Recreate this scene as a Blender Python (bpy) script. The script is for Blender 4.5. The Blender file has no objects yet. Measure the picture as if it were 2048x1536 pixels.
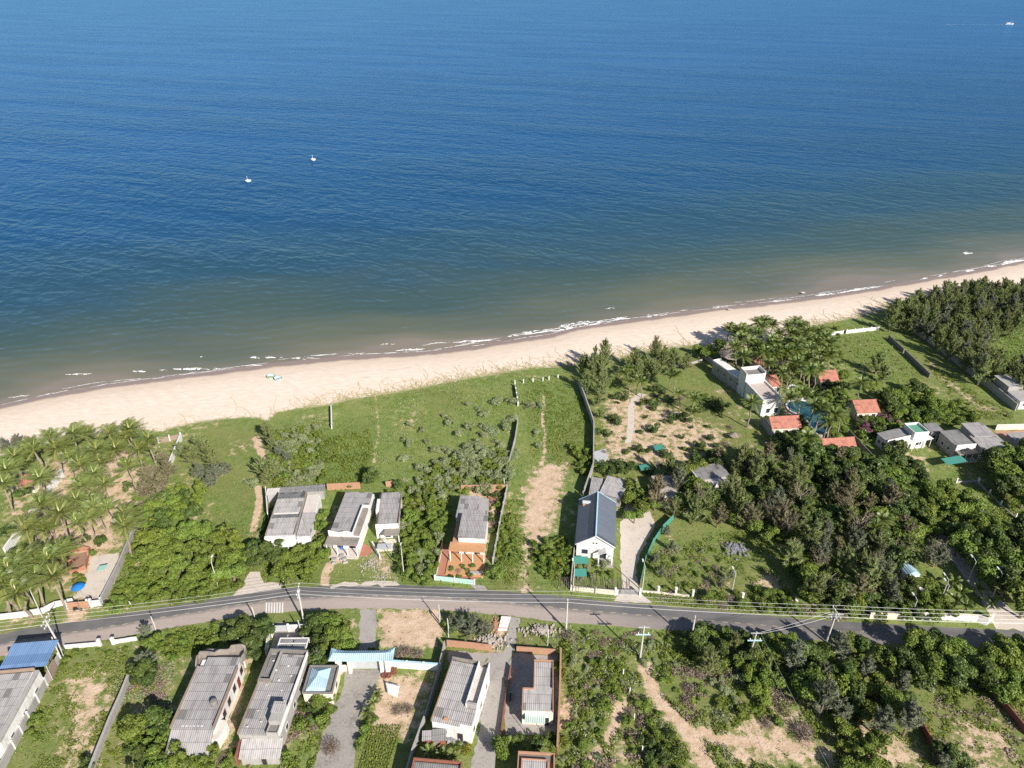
import bpy, math, random
import numpy as np
random.seed(7); RNG = np.random.default_rng(11)
S = bpy.context.scene; COL = S.collection
R = math.radians
# ---------------------------------------------------------------- camera model
CAM_H, PITCH, FPX = 110.0, R(30.0), 1430.0
_c, _s = math.cos(PITCH), math.sin(PITCH)
def P(px, py, z=0.0):
    """photo pixel (2048 x 1536) -> world point on the horizontal plane at height z"""
    a, b = px - 1024.0, 768.0 - py
    dx, dy, dz = a, FPX * _c + b * _s, -FPX * _s + b * _c
    t = (z - CAM_H) / dz
    return np.array((dx * t, dy * t, z))
def PX(pts):
    """world points (N,3) -> photo pixels (N,2)"""
    pts = np.asarray(pts, float); x, y, z = pts[:, 0], pts[:, 1], pts[:, 2] - CAM_H
    d = y * _c - z * _s; u = y * _s + z * _c
    return np.stack((1024 + FPX * x / d, 768 - FPX * u / d), 1)
cam = bpy.data.cameras.new('camera'); camo = bpy.data.objects.new('camera', cam); COL.objects.link(camo)
camo.location = (0, 0, CAM_H); camo.rotation_euler = (math.pi / 2 - PITCH, 0, 0)
cam.sensor_width = 36; cam.lens = 36 * FPX / 2048; cam.clip_start = 0.5; cam.clip_end = 60000
S.camera = camo
# ---------------------------------------------------------------- light
SUN_EL = 33.0; SHADOW = np.array((-0.57, 0.82)); SHADOW /= np.linalg.norm(SHADOW)
sd = np.array((-SHADOW[0] * math.cos(R(SUN_EL)), -SHADOW[1] * math.cos(R(SUN_EL)), math.sin(R(SUN_EL))))
sun = bpy.data.lights.new('sun', 'SUN'); sun.energy = 5.0; sun.angle = R(0.5); sun.color = (1, 0.945, 0.87)
suno = bpy.data.objects.new('sun', sun); COL.objects.link(suno)
from mathutils import Vector
suno.rotation_euler = Vector(sd).to_track_quat('Z', 'Y').to_euler(); suno.location = (0, 0, 150)
W = bpy.data.worlds.new('World'); S.world = W; W.use_nodes = True
nt = W.node_tree; bg = nt.nodes['Background']; sky = nt.nodes.new('ShaderNodeTexSky')
sky.sky_type = 'NISHITA'; sky.sun_disc = False; sky.sun_elevation = R(SUN_EL)
sky.sun_rotation = math.atan2(sd[0], sd[1]); sky.altitude = 50; sky.air_density = 1.0; sky.dust_density = 0.6; sky.ozone_density = 1.2
nt.links.new(sky.outputs[0], bg.inputs[0]); bg.inputs[1].default_value = 0.07
S.view_settings.view_transform = 'Standard'; S.view_settings.look = 'None'; S.view_settings.gamma = 1
S.view_settings.exposure = 0.72
S.cycles.max_bounces = 6; S.cycles.diffuse_bounces = 3; S.cycles.transparent_max_bounces = 6; S.cycles.transmission_bounces = 3
S.cycles.use_denoising = False
# ---------------------------------------------------------------- material helpers
class NT:
    def __init__(self, name):
        self.m = bpy.data.materials.new(name); self.m.use_nodes = True; self.t = self.m.node_tree
        self.b = self.t.nodes['Principled BSDF']; self.b.inputs['Specular IOR Level'].default_value = 0.25
    def n(self, typ, **kw):
        nd = self.t.nodes.new('ShaderNode' + typ)
        for k, v in kw.items():
            if k.startswith('i_'):
                key = k[2:]; key = int(key) if key.isdigit() else key
                nd.inputs[key].default_value = v
            else: setattr(nd, k, v)
        return nd
    def l(self, a, b): self.t.links.new(a, b)
    def math(self, op, a, b=None, clamp=False):
        nd = self.n('Math', operation=op, use_clamp=clamp)
        for i, v in enumerate((a, b)):
            if v is None: continue
            if isinstance(v, (int, float)): nd.inputs[i].default_value = v
            else: self.l(v, nd.inputs[i])
        return nd.outputs[0]
    def noise(self, scale, detail=3, rough=0.55, vec=None, dist=0):
        nd = self.n('TexNoise'); nd.inputs['Scale'].default_value = scale; nd.inputs['Detail'].default_value = detail
        nd.inputs['Roughness'].default_value = rough; nd.inputs['Distortion'].default_value = dist
        self.l(vec if vec is not None else self.obj(), nd.inputs['Vector']); return nd.outputs[0]
    def obj(self):
        if not hasattr(self, '_tc'): self._tc = self.n('TexCoord')
        return self._tc.outputs['Object']
    def pos(self):
        if not hasattr(self, '_ge'): self._ge = self.n('NewGeometry')
        return self._ge.outputs['Position']
    def mapv(self, vec, scale=(1, 1, 1), rot=(0, 0, 0)):
        nd = self.n('Mapping'); nd.inputs['Scale'].default_value = scale; nd.inputs['Rotation'].default_value = rot
        self.l(vec, nd.inputs['Vector']); return nd.outputs[0]
    def mix(self, f, a, b, typ='MIX'):
        nd = self.n('Mix', data_type='RGBA', blend_type=typ)
        for sk, v in ((nd.inputs[0], f), (nd.inputs[6], a), (nd.inputs[7], b)):
            if isinstance(v, (int, float)): sk.default_value = v
            elif isinstance(v, (tuple, list)): sk.default_value = (*v[:3], 1)
            else: self.l(v, sk)
        return nd.outputs[2]
    def ramp(self, f, a, b):
        nd = self.n('MapRange', interpolation_type='SMOOTHSTEP'); nd.inputs[1].default_value = a; nd.inputs[2].default_value = b
        self.l(f, nd.inputs[0]); return nd.outputs[0]
    def attr(self, name):
        return self.n('Attribute', attribute_name=name).outputs['Fac']
    def bump(self, h, strength=0.5, dist=0.1, nrm=None):
        nd = self.n('Bump'); nd.inputs['Strength'].default_value = strength; nd.inputs['Distance'].default_value = dist
        self.l(h, nd.inputs['Height'])
        if nrm is not None: self.l(nrm, nd.inputs['Normal'])
        return nd.outputs[0]
    def base(self, c):
        if isinstance(c, (tuple, list)): self.b.inputs['Base Color'].default_value = (*c[:3], 1)
        else: self.l(c, self.b.inputs['Base Color'])
    def set(self, rough=0.8, metal=0.0, spec=None):
        self.b.inputs['Roughness'].default_value = rough; self.b.inputs['Metallic'].default_value = metal
        if spec is not None: self.b.inputs['Specular IOR Level'].default_value = spec
MATS = {}
def weathered(name, c, dirt=(0.12, 0.10, 0.08), amt=0.5, scale=0.6, rough=0.85, bump=0.2, streak=False, spec=0.25):
    """painted plaster / concrete / metal with blotchy wear"""
    if name in MATS: return MATS[name]
    k = NT(name); p = k.pos()
    v = k.mapv(p, (1, 1, 0.25)) if streak else p
    n1 = k.noise(scale, 5, 0.65, v); n2 = k.noise(scale * 6, 4, 0.6, v)
    f = k.math('MULTIPLY', k.ramp(k.math('ADD', k.math('MULTIPLY', n1, 0.65), k.math('MULTIPLY', n2, 0.35)), 0.45, 0.75), amt)
    col = k.mix(f, c, dirt)
    k.base(k.mix(k.ramp(n2, 0.3, 0.7), col, k.mix(0.12, col, (0.0, 0, 0))))
    k.set(rough, 0, spec); k.l(k.bump(n2, bump, 0.05), k.b.inputs['Normal']); MATS[name] = k.m; return k.m
def corrugated(name, c, c2, pitch=0.34, sheet=(1.0, 1.7), axis=0, stain=0.32, rough=0.85, moss=(0.05, 0.05, 0.045)):
    """ribbed roof sheeting: ribs run along local y (axis 0) or x (axis 1), laps between sheets, grime"""
    if name in MATS: return MATS[name]
    k = NT(name); o = k.obj()
    sep = k.n('SeparateXYZ'); k.l(o, sep.inputs[0])
    x, y = (sep.outputs[0], sep.outputs[1]) if axis == 0 else (sep.outputs[1], sep.outputs[0])
    wave = k.math('SINE', k.math('MULTIPLY', x, 2 * math.pi / pitch))
    cx = k.math('FLOOR', k.math('DIVIDE', x, sheet[0])); cy = k.math('FLOOR', k.math('DIVIDE', y, sheet[1]))
    cmb = k.n('CombineXYZ'); k.l(cx, cmb.inputs[0]); k.l(cy, cmb.inputs[1])
    wn = k.n('TexWhiteNoise', noise_dimensions='3D'); k.l(cmb.outputs[0], wn.inputs['Vector'])
    fy = k.math('FRACT', k.math('DIVIDE', y, sheet[1])); lap = k.math('GREATER_THAN', fy, 0.94)
    streak = k.noise(1.3, 4, 0.6, k.mapv(o, (1, .18, 1) if axis == 0 else (.18, 1, 1)))
    blot = k.noise(0.5, 5, 0.65, k.pos())
    pt = k.ramp(wn.outputs[0], .92, .95); col = k.mix(pt, k.mix(wn.outputs[0], c, c2), k.mix(.5, c2, moss))
    col = k.mix(k.math('MULTIPLY', k.ramp(streak, 0.42, 0.7), stain), col, moss)
    col = k.mix(k.math('MULTIPLY', k.ramp(blot, 0.5, 0.75), stain * 0.7), col, moss)
    col = k.mix(k.math('MULTIPLY', lap, 0.45), col, moss)
    col = k.mix(k.math('MULTIPLY', k.ramp(wave, 0.2, -0.9), 0.16), col, moss)  # rib troughs mixed towards the darker tone
    k.base(col); k.set(rough); k.l(k.bump(wave, 0.45, 0.05), k.b.inputs['Normal']); MATS[name] = k.m; return k.m
# ---------------------------------------------------------------- object helpers
def tag(o, label=None, cat=None, group=None, kind=None):
    if label: o['label'] = label
    if cat: o['category'] = cat
    if group: o['group'] = group
    if kind: o['kind'] = kind
    return o
def empty(name, loc, rz=0.0):
    o = bpy.data.objects.new(name, None); o.empty_display_size = 0.3; COL.objects.link(o)
    o.location = tuple(float(v) for v in loc); o.rotation_euler = (0, 0, rz); return o
def link(name, me, parent=None, loc=None):
    o = bpy.data.objects.new(name, me); COL.objects.link(o)
    if parent is not None: o.parent = parent
    if loc is not None: o.location = tuple(float(v) for v in loc)
    return o
class MB:
    """collects faces for ONE mesh object"""
    def __init__(self): self.v = []; self.f = []
    def add(self, vs, fs):
        b = len(self.v); self.v += [tuple(map(float, p)) for p in vs]; self.f += [tuple(i + b for i in q) for q in fs]; return self
    def box(self, x0, x1, y0, y1, z0, z1):
        return self.prism([(x0, y0), (x1, y0), (x1, y1), (x0, y1)], z0, z1)
    def prism(self, poly, z0, z1):
        n = len(poly); a = sum(poly[i][0] * poly[(i + 1) % n][1] - poly[(i + 1) % n][0] * poly[i][1] for i in range(n))
        if a < 0: poly = poly[::-1]
        vs = [(p[0], p[1], z0) for p in poly] + [(p[0], p[1], z1) for p in poly]
        fs = [tuple(range(n))[::-1], tuple(range(n, 2 * n))] + [(i, (i + 1) % n, n + (i + 1) % n, n + i) for i in range(n)]
        return self.add(vs, fs)
    def slab(self, c4, th):
        """four top corners (3-D, counter-clockwise seen from above) with thickness"""
        c4 = [np.array(p, float) for p in c4]; lo = [p - np.array((0, 0, th)) for p in c4]
        return self.add(lo + c4, [(3, 2, 1, 0), (4, 5, 6, 7), (0, 1, 5, 4), (1, 2, 6, 5), (2, 3, 7, 6), (3, 0, 4, 7)])
    def tube(self, pts, rad, n=6, cap=True):
        pts = [np.array(p, float) for p in pts]; m = len(pts)
        rads = rad if hasattr(rad, '__len__') else [rad] * m
        vs = []; fs = []
        for i, p in enumerate(pts):
            d = pts[min(i + 1, m - 1)] - pts[max(i - 1, 0)]; d /= (np.linalg.norm(d) + 1e-9)
            a = np.cross(d, (0, 0, 1)); a = np.cross(d, (1, 0, 0)) if np.linalg.norm(a) < 1e-3 else a
            a /= np.linalg.norm(a); b = np.cross(d, a)
            for k in range(n):
                t = 2 * math.pi * k / n; vs.append(p + rads[i] * (math.cos(t) * a + math.sin(t) * b))
        for i in range(m - 1):
            for k in range(n):
                k2 = (k + 1) % n; fs.append((i * n + k, i * n + k2, (i + 1) * n + k2, (i + 1) * n + k))
        if cap: fs += [tuple(range(n))[::-1], tuple(range((m - 1) * n, m * n))]
        return self.add(vs, fs)
    def lathe(self, prof, n=16, c=(0, 0, 0), sx=1, sy=1):
        vs = []; fs = []; m = len(prof)
        for r_, z in prof:
            for k in range(n):
                t = 2 * math.pi * k / n; vs.append((c[0] + sx * r_ * math.cos(t), c[1] + sy * r_ * math.sin(t), c[2] + z))
        for i in range(m - 1):
            for k in range(n):
                k2 = (k + 1) % n; fs.append((i * n + k, i * n + k2, (i + 1) * n + k2, (i + 1) * n + k))
        fs += [tuple(range(n))[::-1], tuple(range((m - 1) * n, m * n))]
        return self.add(vs, fs)
    def build(self, name, m, parent=None, loc=None, smooth=False):
        me = bpy.data.meshes.new(name); me.from_pydata(self.v, [], self.f); me.materials.append(m)
        if smooth: me.polygons.foreach_set('use_smooth', [True] * len(me.polygons))
        me.update(); return link(name, me, parent, loc)
def mesh_np(name, V, F, mat, tint=None, smooth=False):
    """V (N,3), F (M,4) or (M,3) int arrays -> mesh datablock"""
    me = bpy.data.meshes.new(name); V = np.asarray(V, np.float32); F = np.asarray(F, np.int32); k = F.shape[1]
    me.vertices.add(len(V)); me.vertices.foreach_set('co', V.ravel())
    me.loops.add(F.size); me.loops.foreach_set('vertex_index', F.ravel())
    me.polygons.add(len(F)); me.polygons.foreach_set('loop_start', np.arange(0, F.size, k, dtype=np.int32))
    if smooth: me.polygons.foreach_set('use_smooth', np.ones(len(F), bool))
    if tint is not None:
        a = me.attributes.new('tint', 'FLOAT', 'FACE'); a.data.foreach_set('value', np.asarray(tint, np.float32))
    me.update(calc_edges=True)
    if mat: me.materials.append(mat)
    return me
def noise2(x, y, seed=0):
    """smooth value noise on numpy arrays, 0..1"""
    x = np.asarray(x, float); y = np.asarray(y, float)
    xi = np.floor(x).astype(np.int64); yi = np.floor(y).astype(np.int64); fx = x - xi; fy = y - yi
    fx = fx * fx * (3 - 2 * fx); fy = fy * fy * (3 - 2 * fy)
    def h(a, b):
        n = (a * 374761393 + b * 668265263 + seed * 974634777) & 0x7fffffff
        n = ((n ^ (n >> 13)) * 1274126177) & 0x7fffffff; return ((n ^ (n >> 16)) & 0xffff) / 65535.0
    return (h(xi, yi) * (1 - fx) + h(xi + 1, yi) * fx) * (1 - fy) + (h(xi, yi + 1) * (1 - fx) + h(xi + 1, yi + 1) * fx) * fy
def fbm(x, y, seed=0, o=4):
    t = 0; a = 0.5; s = 0
    for i in range(o): t = t + a * noise2(x * 2 ** i, y * 2 ** i, seed + i); s += a; a *= 0.55
    return t / s
def sdist(x, y, poly):
    """signed distance to a polygon (positive inside), numpy"""
    d = np.full(x.shape, 1e9); ins = np.zeros(x.shape, bool); n = len(poly)
    for i in range(n):
        ax, ay = poly[i][:2]; bx, by = poly[(i + 1) % n][:2]
        ex, ey = bx - ax, by - ay; L = ex * ex + ey * ey + 1e-12
        t = np.clip(((x - ax) * ex + (y - ay) * ey) / L, 0, 1)
        d = np.minimum(d, np.hypot(x - ax - t * ex, y - ay - t * ey))
        c = ((ay > y) != (by > y)) & (x < (bx - ax) * (y - ay) / ((by - ay) if by != ay else 1e-9) + ax); ins ^= c
    return np.where(ins, d, -d)
def ldist(x, y, line):
    d = np.full(x.shape, 1e9)
    for i in range(len(line) - 1):
        ax, ay = line[i][:2]; bx, by = line[i + 1][:2]
        ex, ey = bx - ax, by - ay; L = ex * ex + ey * ey + 1e-12
        t = np.clip(((x - ax) * ex + (y - ay) * ey) / L, 0, 1)
        d = np.minimum(d, np.hypot(x - ax - t * ex, y - ay - t * ey))
    return d
def GP(pl, z=0.0): return [P(a, b, z) for a, b in pl]
# ---------------------------------------------------------------- shoreline frame
SEA_Z = -0.9
DRY = [(0,822),(100,800),(200,782),(300,769),(400,756),(500,743),(600,731),(700,722),(800,716),(900,708),(1000,692),(1100,676),(1150,662),(1200,655),(1280,644),(1400,626),(1540,611),(1640,598),(1740,582),(1840,564),(1940,547),(2048,525)]
def _up(x): return 13 - 8 * x / 2048
SHW = [P(x, y - _up(x), SEA_Z) for x, y in DRY]
T = SHW[-1] - SHW[0]; T = T[:2] / np.linalg.norm(T[:2]); N = np.array((-T[1], T[0]))     # T along the beach, N out to sea
_ss = np.array([p[:2] @ T for p in SHW]); _qq = np.array([p[:2] @ N for p in SHW])
def shore_q(s):
    q = np.interp(s, _ss, _qq); return q
def off_land(x, y):
    s = x * T[0] + y * T[1]; q = x * N[0] + y * N[1]; return shore_q(s) - q                # + on land
# ---------------------------------------------------------------- ground sheet
def axis_pts(a, b, step, far):
    core = np.arange(a, b + step / 2, step); tail = []; d = step
    x = 0
    while x < far: d *= 1.35; x += d; tail.append(x)
    tail = np.array(tail); return np.concatenate(((a - tail)[::-1], core, b + tail))
gx = axis_pts(-150, 250, 0.6, 15000); gy = axis_pts(55, 330, 0.6, 15000)
GX, GY = np.meshgrid(gx, gy); gd = off_land(GX, GY)
t_ = np.clip(gd / 16.0, 0, 1)
GZ = np.where(gd < 0, np.maximum(SEA_Z + 0.055 * gd, -14), SEA_Z * (1 - t_) ** 1.6)
VEG = [(-400,1010),(0,912),(55,893),(100,880),(160,872),(230,868),(320,862),(350,853),(400,842),(450,836),(505,833),(535,838),(550,824),(600,815),(660,808),(700,797),(800,782),(900,762),(1000,745),(1060,735),(1120,732),(1160,728),(1230,716),(1300,700),(1380,690),(1440,700),(1520,690),(1600,668),(1640,647),(1720,633),(1760,620),(1800,606),(1850,597),(2000,577),(2048,570),(2300,520),(2700,900),(2700,2400),(-800,2400)]
def wpoly(pl): return [P(a, b)[:2] for a, b in pl]
veg = sdist(GX, GY, wpoly(VEG))
zero = np.zeros_like(GX)
def soft(d, w): return np.clip(0.5 + d / (2 * w), 0, 1)
bare = zero.copy(); dry = zero.copy(); lush = zero.copy(); conc = zero.copy()
def paint(arr, pl, amt=1.0, w=2.0):
    d = sdist(GX, GY, wpoly(pl)); np.maximum(arr, amt * soft(d, w), out=arr)
def trail(arr, pl, width, amt=1.0):
    d = ldist(GX, GY, wpoly(pl)); np.maximum(arr, amt * np.clip(1.5 - d / width, 0, 1), out=arr)
#BARE
for pl, a, w in [
    ([(1066,935),(1095,922),(1142,932),(1130,975),(1124,1010),(1112,1060),(1085,1085),(1062,1120),(1052,1165),(1075,1175),(1060,1192),(1035,1185),(1045,1100),(1036,1040),(1044,980)], .80, 4),
    ([(1195,800),(1250,770),(1330,800),(1400,830),(1470,860),(1460,905),(1400,930),(1330,950),(1200,930),(1188,880)], .58, 5),
    ([(60,935),(140,890),(300,880),(290,1000),(262,1080),(230,1180),(200,1205),(60,1180),(40,1120)], .64, 5),
    ([(0,930),(60,930),(100,960),(30,1080),(0,1100)], .55, 4),
    ([(180,1110),(235,1105),(215,1200),(150,1225),(160,1170)], 1.0, 1.5),
    ([(135,1212),(180,1212),(170,1246),(130,1248)], .9, 1.5),
    ([(0,1205),(50,1215),(140,1222),(130,1240),(0,1262)], .45, 2),
    ([(100,1345),(200,1330),(245,1350),(235,1420),(205,1500),(190,1560),(100,1560),(120,1450)], .66, 5),
    ([(240,1390),(350,1370),(340,1420),(260,1560),(215,1560)], .48, 4),
    ([(475,1320),(505,1310),(485,1400),(465,1500),(440,1500),(455,1400)], .85, 1.5),
    ([(755,1218),(890,1215),(892,1250),(880,1300),(790,1298),(753,1290)], .80, 2),
    ([(735,1345),(880,1340),(850,1420),(830,1490),(740,1470),(730,1430)], .72, 3),
    ([(1120,1400),(1155,1410),(1150,1450),(1115,1460)], .9, 2),
    ([(1262,1310),(1275,1320),(1300,1375),(1340,1400),(1385,1450),(1420,1500),(1440,1560),(1380,1560),(1350,1480),(1310,1420),(1280,1380)], .64, 2.5),
    ([(1225,1390),(1250,1400),(1290,1480),(1300,1560),(1180,1560),(1200,1480)], .50, 3),
    ([(1400,1460),(1480,1400),(1520,1410),(1600,1390),(1640,1440),(1700,1490),(1720,1560),(1440,1560)], .56, 4),
    ([(1700,1390),(1760,1440),(1850,1480),(1860,1560),(1700,1560)], .60, 3),
    ([(1880,1420),(1990,1420),(2060,1460),(2060,1560),(1870,1560)], .52, 4),
    ([(1845,715),(1870,720),(1905,760),(1960,800),(2020,830),(1960,825),(1890,775)], .60, 4),
    ([(1500,1130),(1560,1140),(1600,1200),(1640,1225),(1560,1225),(1500,1190)], .55, 3),
    ([(660,1245),(720,1225),(715,1300),(690,1290)], .6, 2),
    ([(655,1030),(675,1000),(665,1090),(650,1110)], .7, 1.5),
    ([(650,1090),(740,1085),(745,1110),(660,1130)], .55, 2),
    ([(990,1240),(1020,1240),(1005,1310),(975,1305)], .7, 1.5),
    ([(735,1100),(790,1100),(800,1165),(750,1160)], .5, 2),
    ([(1900,870),(2048,850),(2048,930),(1900,930)], .5, 3),
    ([(1810,905),(1850,915),(1860,945),(1830,960)], .8, 2),
    ([(930,975),(1010,975),(990,1060),(970,1120),(935,1080)], .65, 2),
    ]: paint(bare, pl, a, w)
for pl, wd, a in [([(1088,790),(1085,840),(1090,870),(1090,900),(1082,930)], .6, .62), ([(750,790),(755,830),(757,870),(750,900),(748,925)], .5, .5),
    ([(513,875),(517,890),(522,905),(527,918)], .9, 1.0), ([(516,975),(519,1000),(514,1030),(506,1060)], .8, 1.0), ([(650,1180),(650,1150),(660,1128),(690,1112),(730,1105)], .9, 1),
    ([(440,1250),(432,1270),(425,1290)], .6, .9), ([(1290,1330),(1310,1390),(1360,1440),(1400,1490),(1425,1550)], 1.2, 1), ([(1405,1460),(1430,1478),(1500,1485),(1590,1495)], 1.0, .9),
    ([(1175,1540),(1230,1450),(1245,1400)], 1.2, .7)]: trail(bare, pl, wd, a)
for pl, a, w in [
    ([(230,1350),(350,1330),(345,1430),(270,1560),(200,1560)], .8, 5), ([(1150,1330),(1400,1290),(1600,1380),(1700,1560),(1120,1560)], .55, 8),
    ([(1830,1380),(1960,1360),(2060,1440),(2060,1560),(1840,1560)], .8, 5), ([(1300,1110),(1480,1070),(1560,1140),(1640,1230),(1300,1190)], .5, 6),
    ([(1190,790),(1470,760),(1520,870),(1400,960),(1190,950)], .7, 6), ([(80,1320),(250,1300),(250,1560),(60,1560)], .45, 6), ([(0,1230),(140,1222),(60,1262),(0,1275)], .7, 2),
    ([(940,1250),(1000,1250),(990,1310),(900,1310)], .5, 2), ([(1040,1250),(1110,1255),(1110,1300),(1035,1300)], .8, 2), ([(640,1130),(780,1140),(790,1175),(650,1185)], .3, 3),
    ([(730,1440),(830,1450),(800,1560),(700,1560)], .6, 3), ([(1400,830),(1500,830),(1530,900),(1420,920)], .6, 3), ([(1860,770),(1960,790),(2048,850),(2048,870),(1900,840)], .5, 5)]: paint(dry, pl, a, w)
for pl, a, w in [
    ([(640,890),(700,850),(740,900),(720,980),(640,960)], .9, 6), ([(800,980),(900,930),(1020,920),(1010,980),(880,1050),(850,1180),(790,1160),(800,1060)], .6, 6),
    ([(240,1060),(480,1030),(620,1080),(640,1150),(480,1160),(220,1215)], .8, 5), ([(1040,740),(1160,760),(1180,860),(1180,940),(1110,900),(1050,850)], .5, 6),
    ([(1650,660),(1760,655),(1850,750),(1780,790),(1690,720)], .45, 6), ([(1960,640),(2100,620),(2100,760),(1990,720)], .9, 5), ([(250,1290),(440,1250),(420,1300),(270,1350)], .8, 3), ([(1940,960),(2048,1010),(2048,1060),(1990,1060)], .7, 3)]: paint(lush, pl, a, w)
np.maximum(bare, .36 * np.clip((fbm(GX * .07, GY * .07, 61) - .52) * 7, 0, 1), out=bare); np.maximum(dry, .5 * np.clip((fbm(GX * .05, GY * .05, 71) - .5) * 6, 0, 1), out=dry)
V = np.stack((GX.ravel(), GY.ravel(), GZ.ravel()), 1); ny, nx = GX.shape
ii = np.arange(ny * nx).reshape(ny, nx)
F = np.stack((ii[:-1, :-1], ii[:-1, 1:], ii[1:, 1:], ii[1:, :-1]), -1).reshape(-1, 4)
def ground_mat():
    k = NT('ground soil and grass'); p = k.pos()
    a_veg, a_bare, a_dry, a_lush, a_d = (k.attr(n) for n in ('veg', 'bare', 'dry', 'lush', 'off'))
    nb = k.noise(0.10, 5, 0.6, p); nm = k.noise(0.55, 5, 0.62, p); nf = k.noise(2.6, 4, 0.65, p); nff = k.noise(8.0, 3, 0.7, p)
    # grass
    g = k.mix(k.ramp(nm, 0.30, 0.72), (0.105, 0.160, 0.030), (0.200, 0.245, 0.070))
    g = k.mix(k.math('MULTIPLY', k.ramp(nb, 0.42, 0.70), 0.7), g, (0.225, 0.235, 0.075))
    g = k.mix(k.math('MULTIPLY', a_lush, 0.65), g, k.mix(nf, (0.06, 0.125, 0.018), (0.115, 0.195, 0.035)))
    drk = k.mix(nf, (0.20, 0.145, 0.075), (0.14, 0.135, 0.045))
    g = k.mix(k.math('MULTIPLY', a_dry, k.ramp(k.math('ADD', k.math('MULTIPLY', nm, .6), k.math('MULTIPLY', nf, .4)), 0.35, 0.62)), g, drk)
    g = k.mix(k.ramp(nf, 0.48, 0.72), g, k.mix(0.55, g, (0.02, 0.04, 0.01)))
    g = k.mix(k.math('MULTIPLY', k.ramp(nff, 0.42, 0.62), 0.5), g, k.mix(0.5, g, (0.24, 0.27, 0.09)))
    # bare earth
    e = k.mix(k.ramp(nm, 0.3, 0.7), (0.47, 0.33, 0.215), (0.60, 0.45, 0.325))
    e = k.mix(k.math('MULTIPLY', k.ramp(nf, 0.45, 0.75), 0.45), e, (0.25, 0.17, 0.10))
    jit = k.math('ADD', k.math('MULTIPLY', k.math('SUBTRACT', nm, 0.5), 1.5), k.math('ADD', k.math('MULTIPLY', k.math('SUBTRACT', nf, 0.5), 1.1), k.math('MULTIPLY', k.math('SUBTRACT', nff, 0.5), 0.7)))
    fb = k.ramp(k.math('ADD', a_bare, k.math('MULTIPLY', jit, 0.85)), 0.40, 0.62)
    land = k.mix(fb, g, e)
    # beach sand
    ns = k.noise(0.35, 5, 0.6, k.mapv(p, (1, 3, 1), (0, 0, -math.atan2(T[1], T[0]))))
    s = k.mix(k.ramp(ns, 0.3, 0.7), (0.62, 0.50, 0.40), (0.715, 0.59, 0.49))
    s = k.mix(k.math('MULTIPLY', k.ramp(nff, 0.55, 0.8), 0.3), s, (0.45, 0.35, 0.27)); wr = k.noise(0.9, 4, 0.7, k.mapv(k.mapv(p, (1, 1, 1), (0, 0, -math.atan2(T[1], T[0]))), (0.06, 1.0, 1))); s = k.mix(k.math('MULTIPLY', k.ramp(wr, 0.54, 0.70), 0.42), s, (0.46, 0.36, 0.28)); fp = k.noise(1.7, 2, .5, p); s = k.mix(k.math('MULTIPLY', k.math('MULTIPLY', k.ramp(fp, .60, .68), k.ramp(nb, .45, .6)), .3), s, (.40, .31, .24))
    wetj = k.math('ADD', a_d, k.math('MULTIPLY', k.math('SUBTRACT', nb, 0.5), 4.0))
    wet = k.ramp(wetj, 4.6, 2.6); damp = k.ramp(wetj, 12.0, 4.0)
    s = k.mix(k.math('MULTIPLY', damp, 0.45), s, (0.50, 0.39, 0.29))
    s = k.mix(wet, s, (0.27, 0.195, 0.16))
    fv = k.ramp(k.math('ADD', a_veg, k.math('MULTIPLY', jit, 2.6)), -0.6, 0.9)
    k.base(k.mix(fv, s, land))
    rg = k.n('MapRange'); k.l(wet, rg.inputs[0]); rg.inputs[3].default_value = 0.9; rg.inputs[4].default_value = 0.28; k.l(rg.outputs[0], k.b.inputs['Roughness'])
    h = k.math('ADD', k.math('MULTIPLY', nm, 0.5), k.math('ADD', k.math('MULTIPLY', nf, 0.35), k.math('MULTIPLY', nff, 0.22)))
    st = k.n('Bump'); k.l(k.math('ADD', k.math('MULTIPLY', fv, 0.45), 0.08), st.inputs['Strength']); st.inputs['Distance'].default_value = 0.6; k.l(h, st.inputs['Height'])
    k.l(st.outputs[0], k.b.inputs['Normal']); return k.m
gm = mesh_np('ground', V, F, ground_mat(), smooth=True)
for nme, arr in (('veg', veg), ('bare', bare), ('dry', dry), ('lush', lush), ('off', gd)):
    a = gm.attributes.new(nme, 'FLOAT', 'POINT'); a.data.foreach_set('value', arr.ravel().astype(np.float32))
tag(link('ground', gm), kind='structure')
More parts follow.
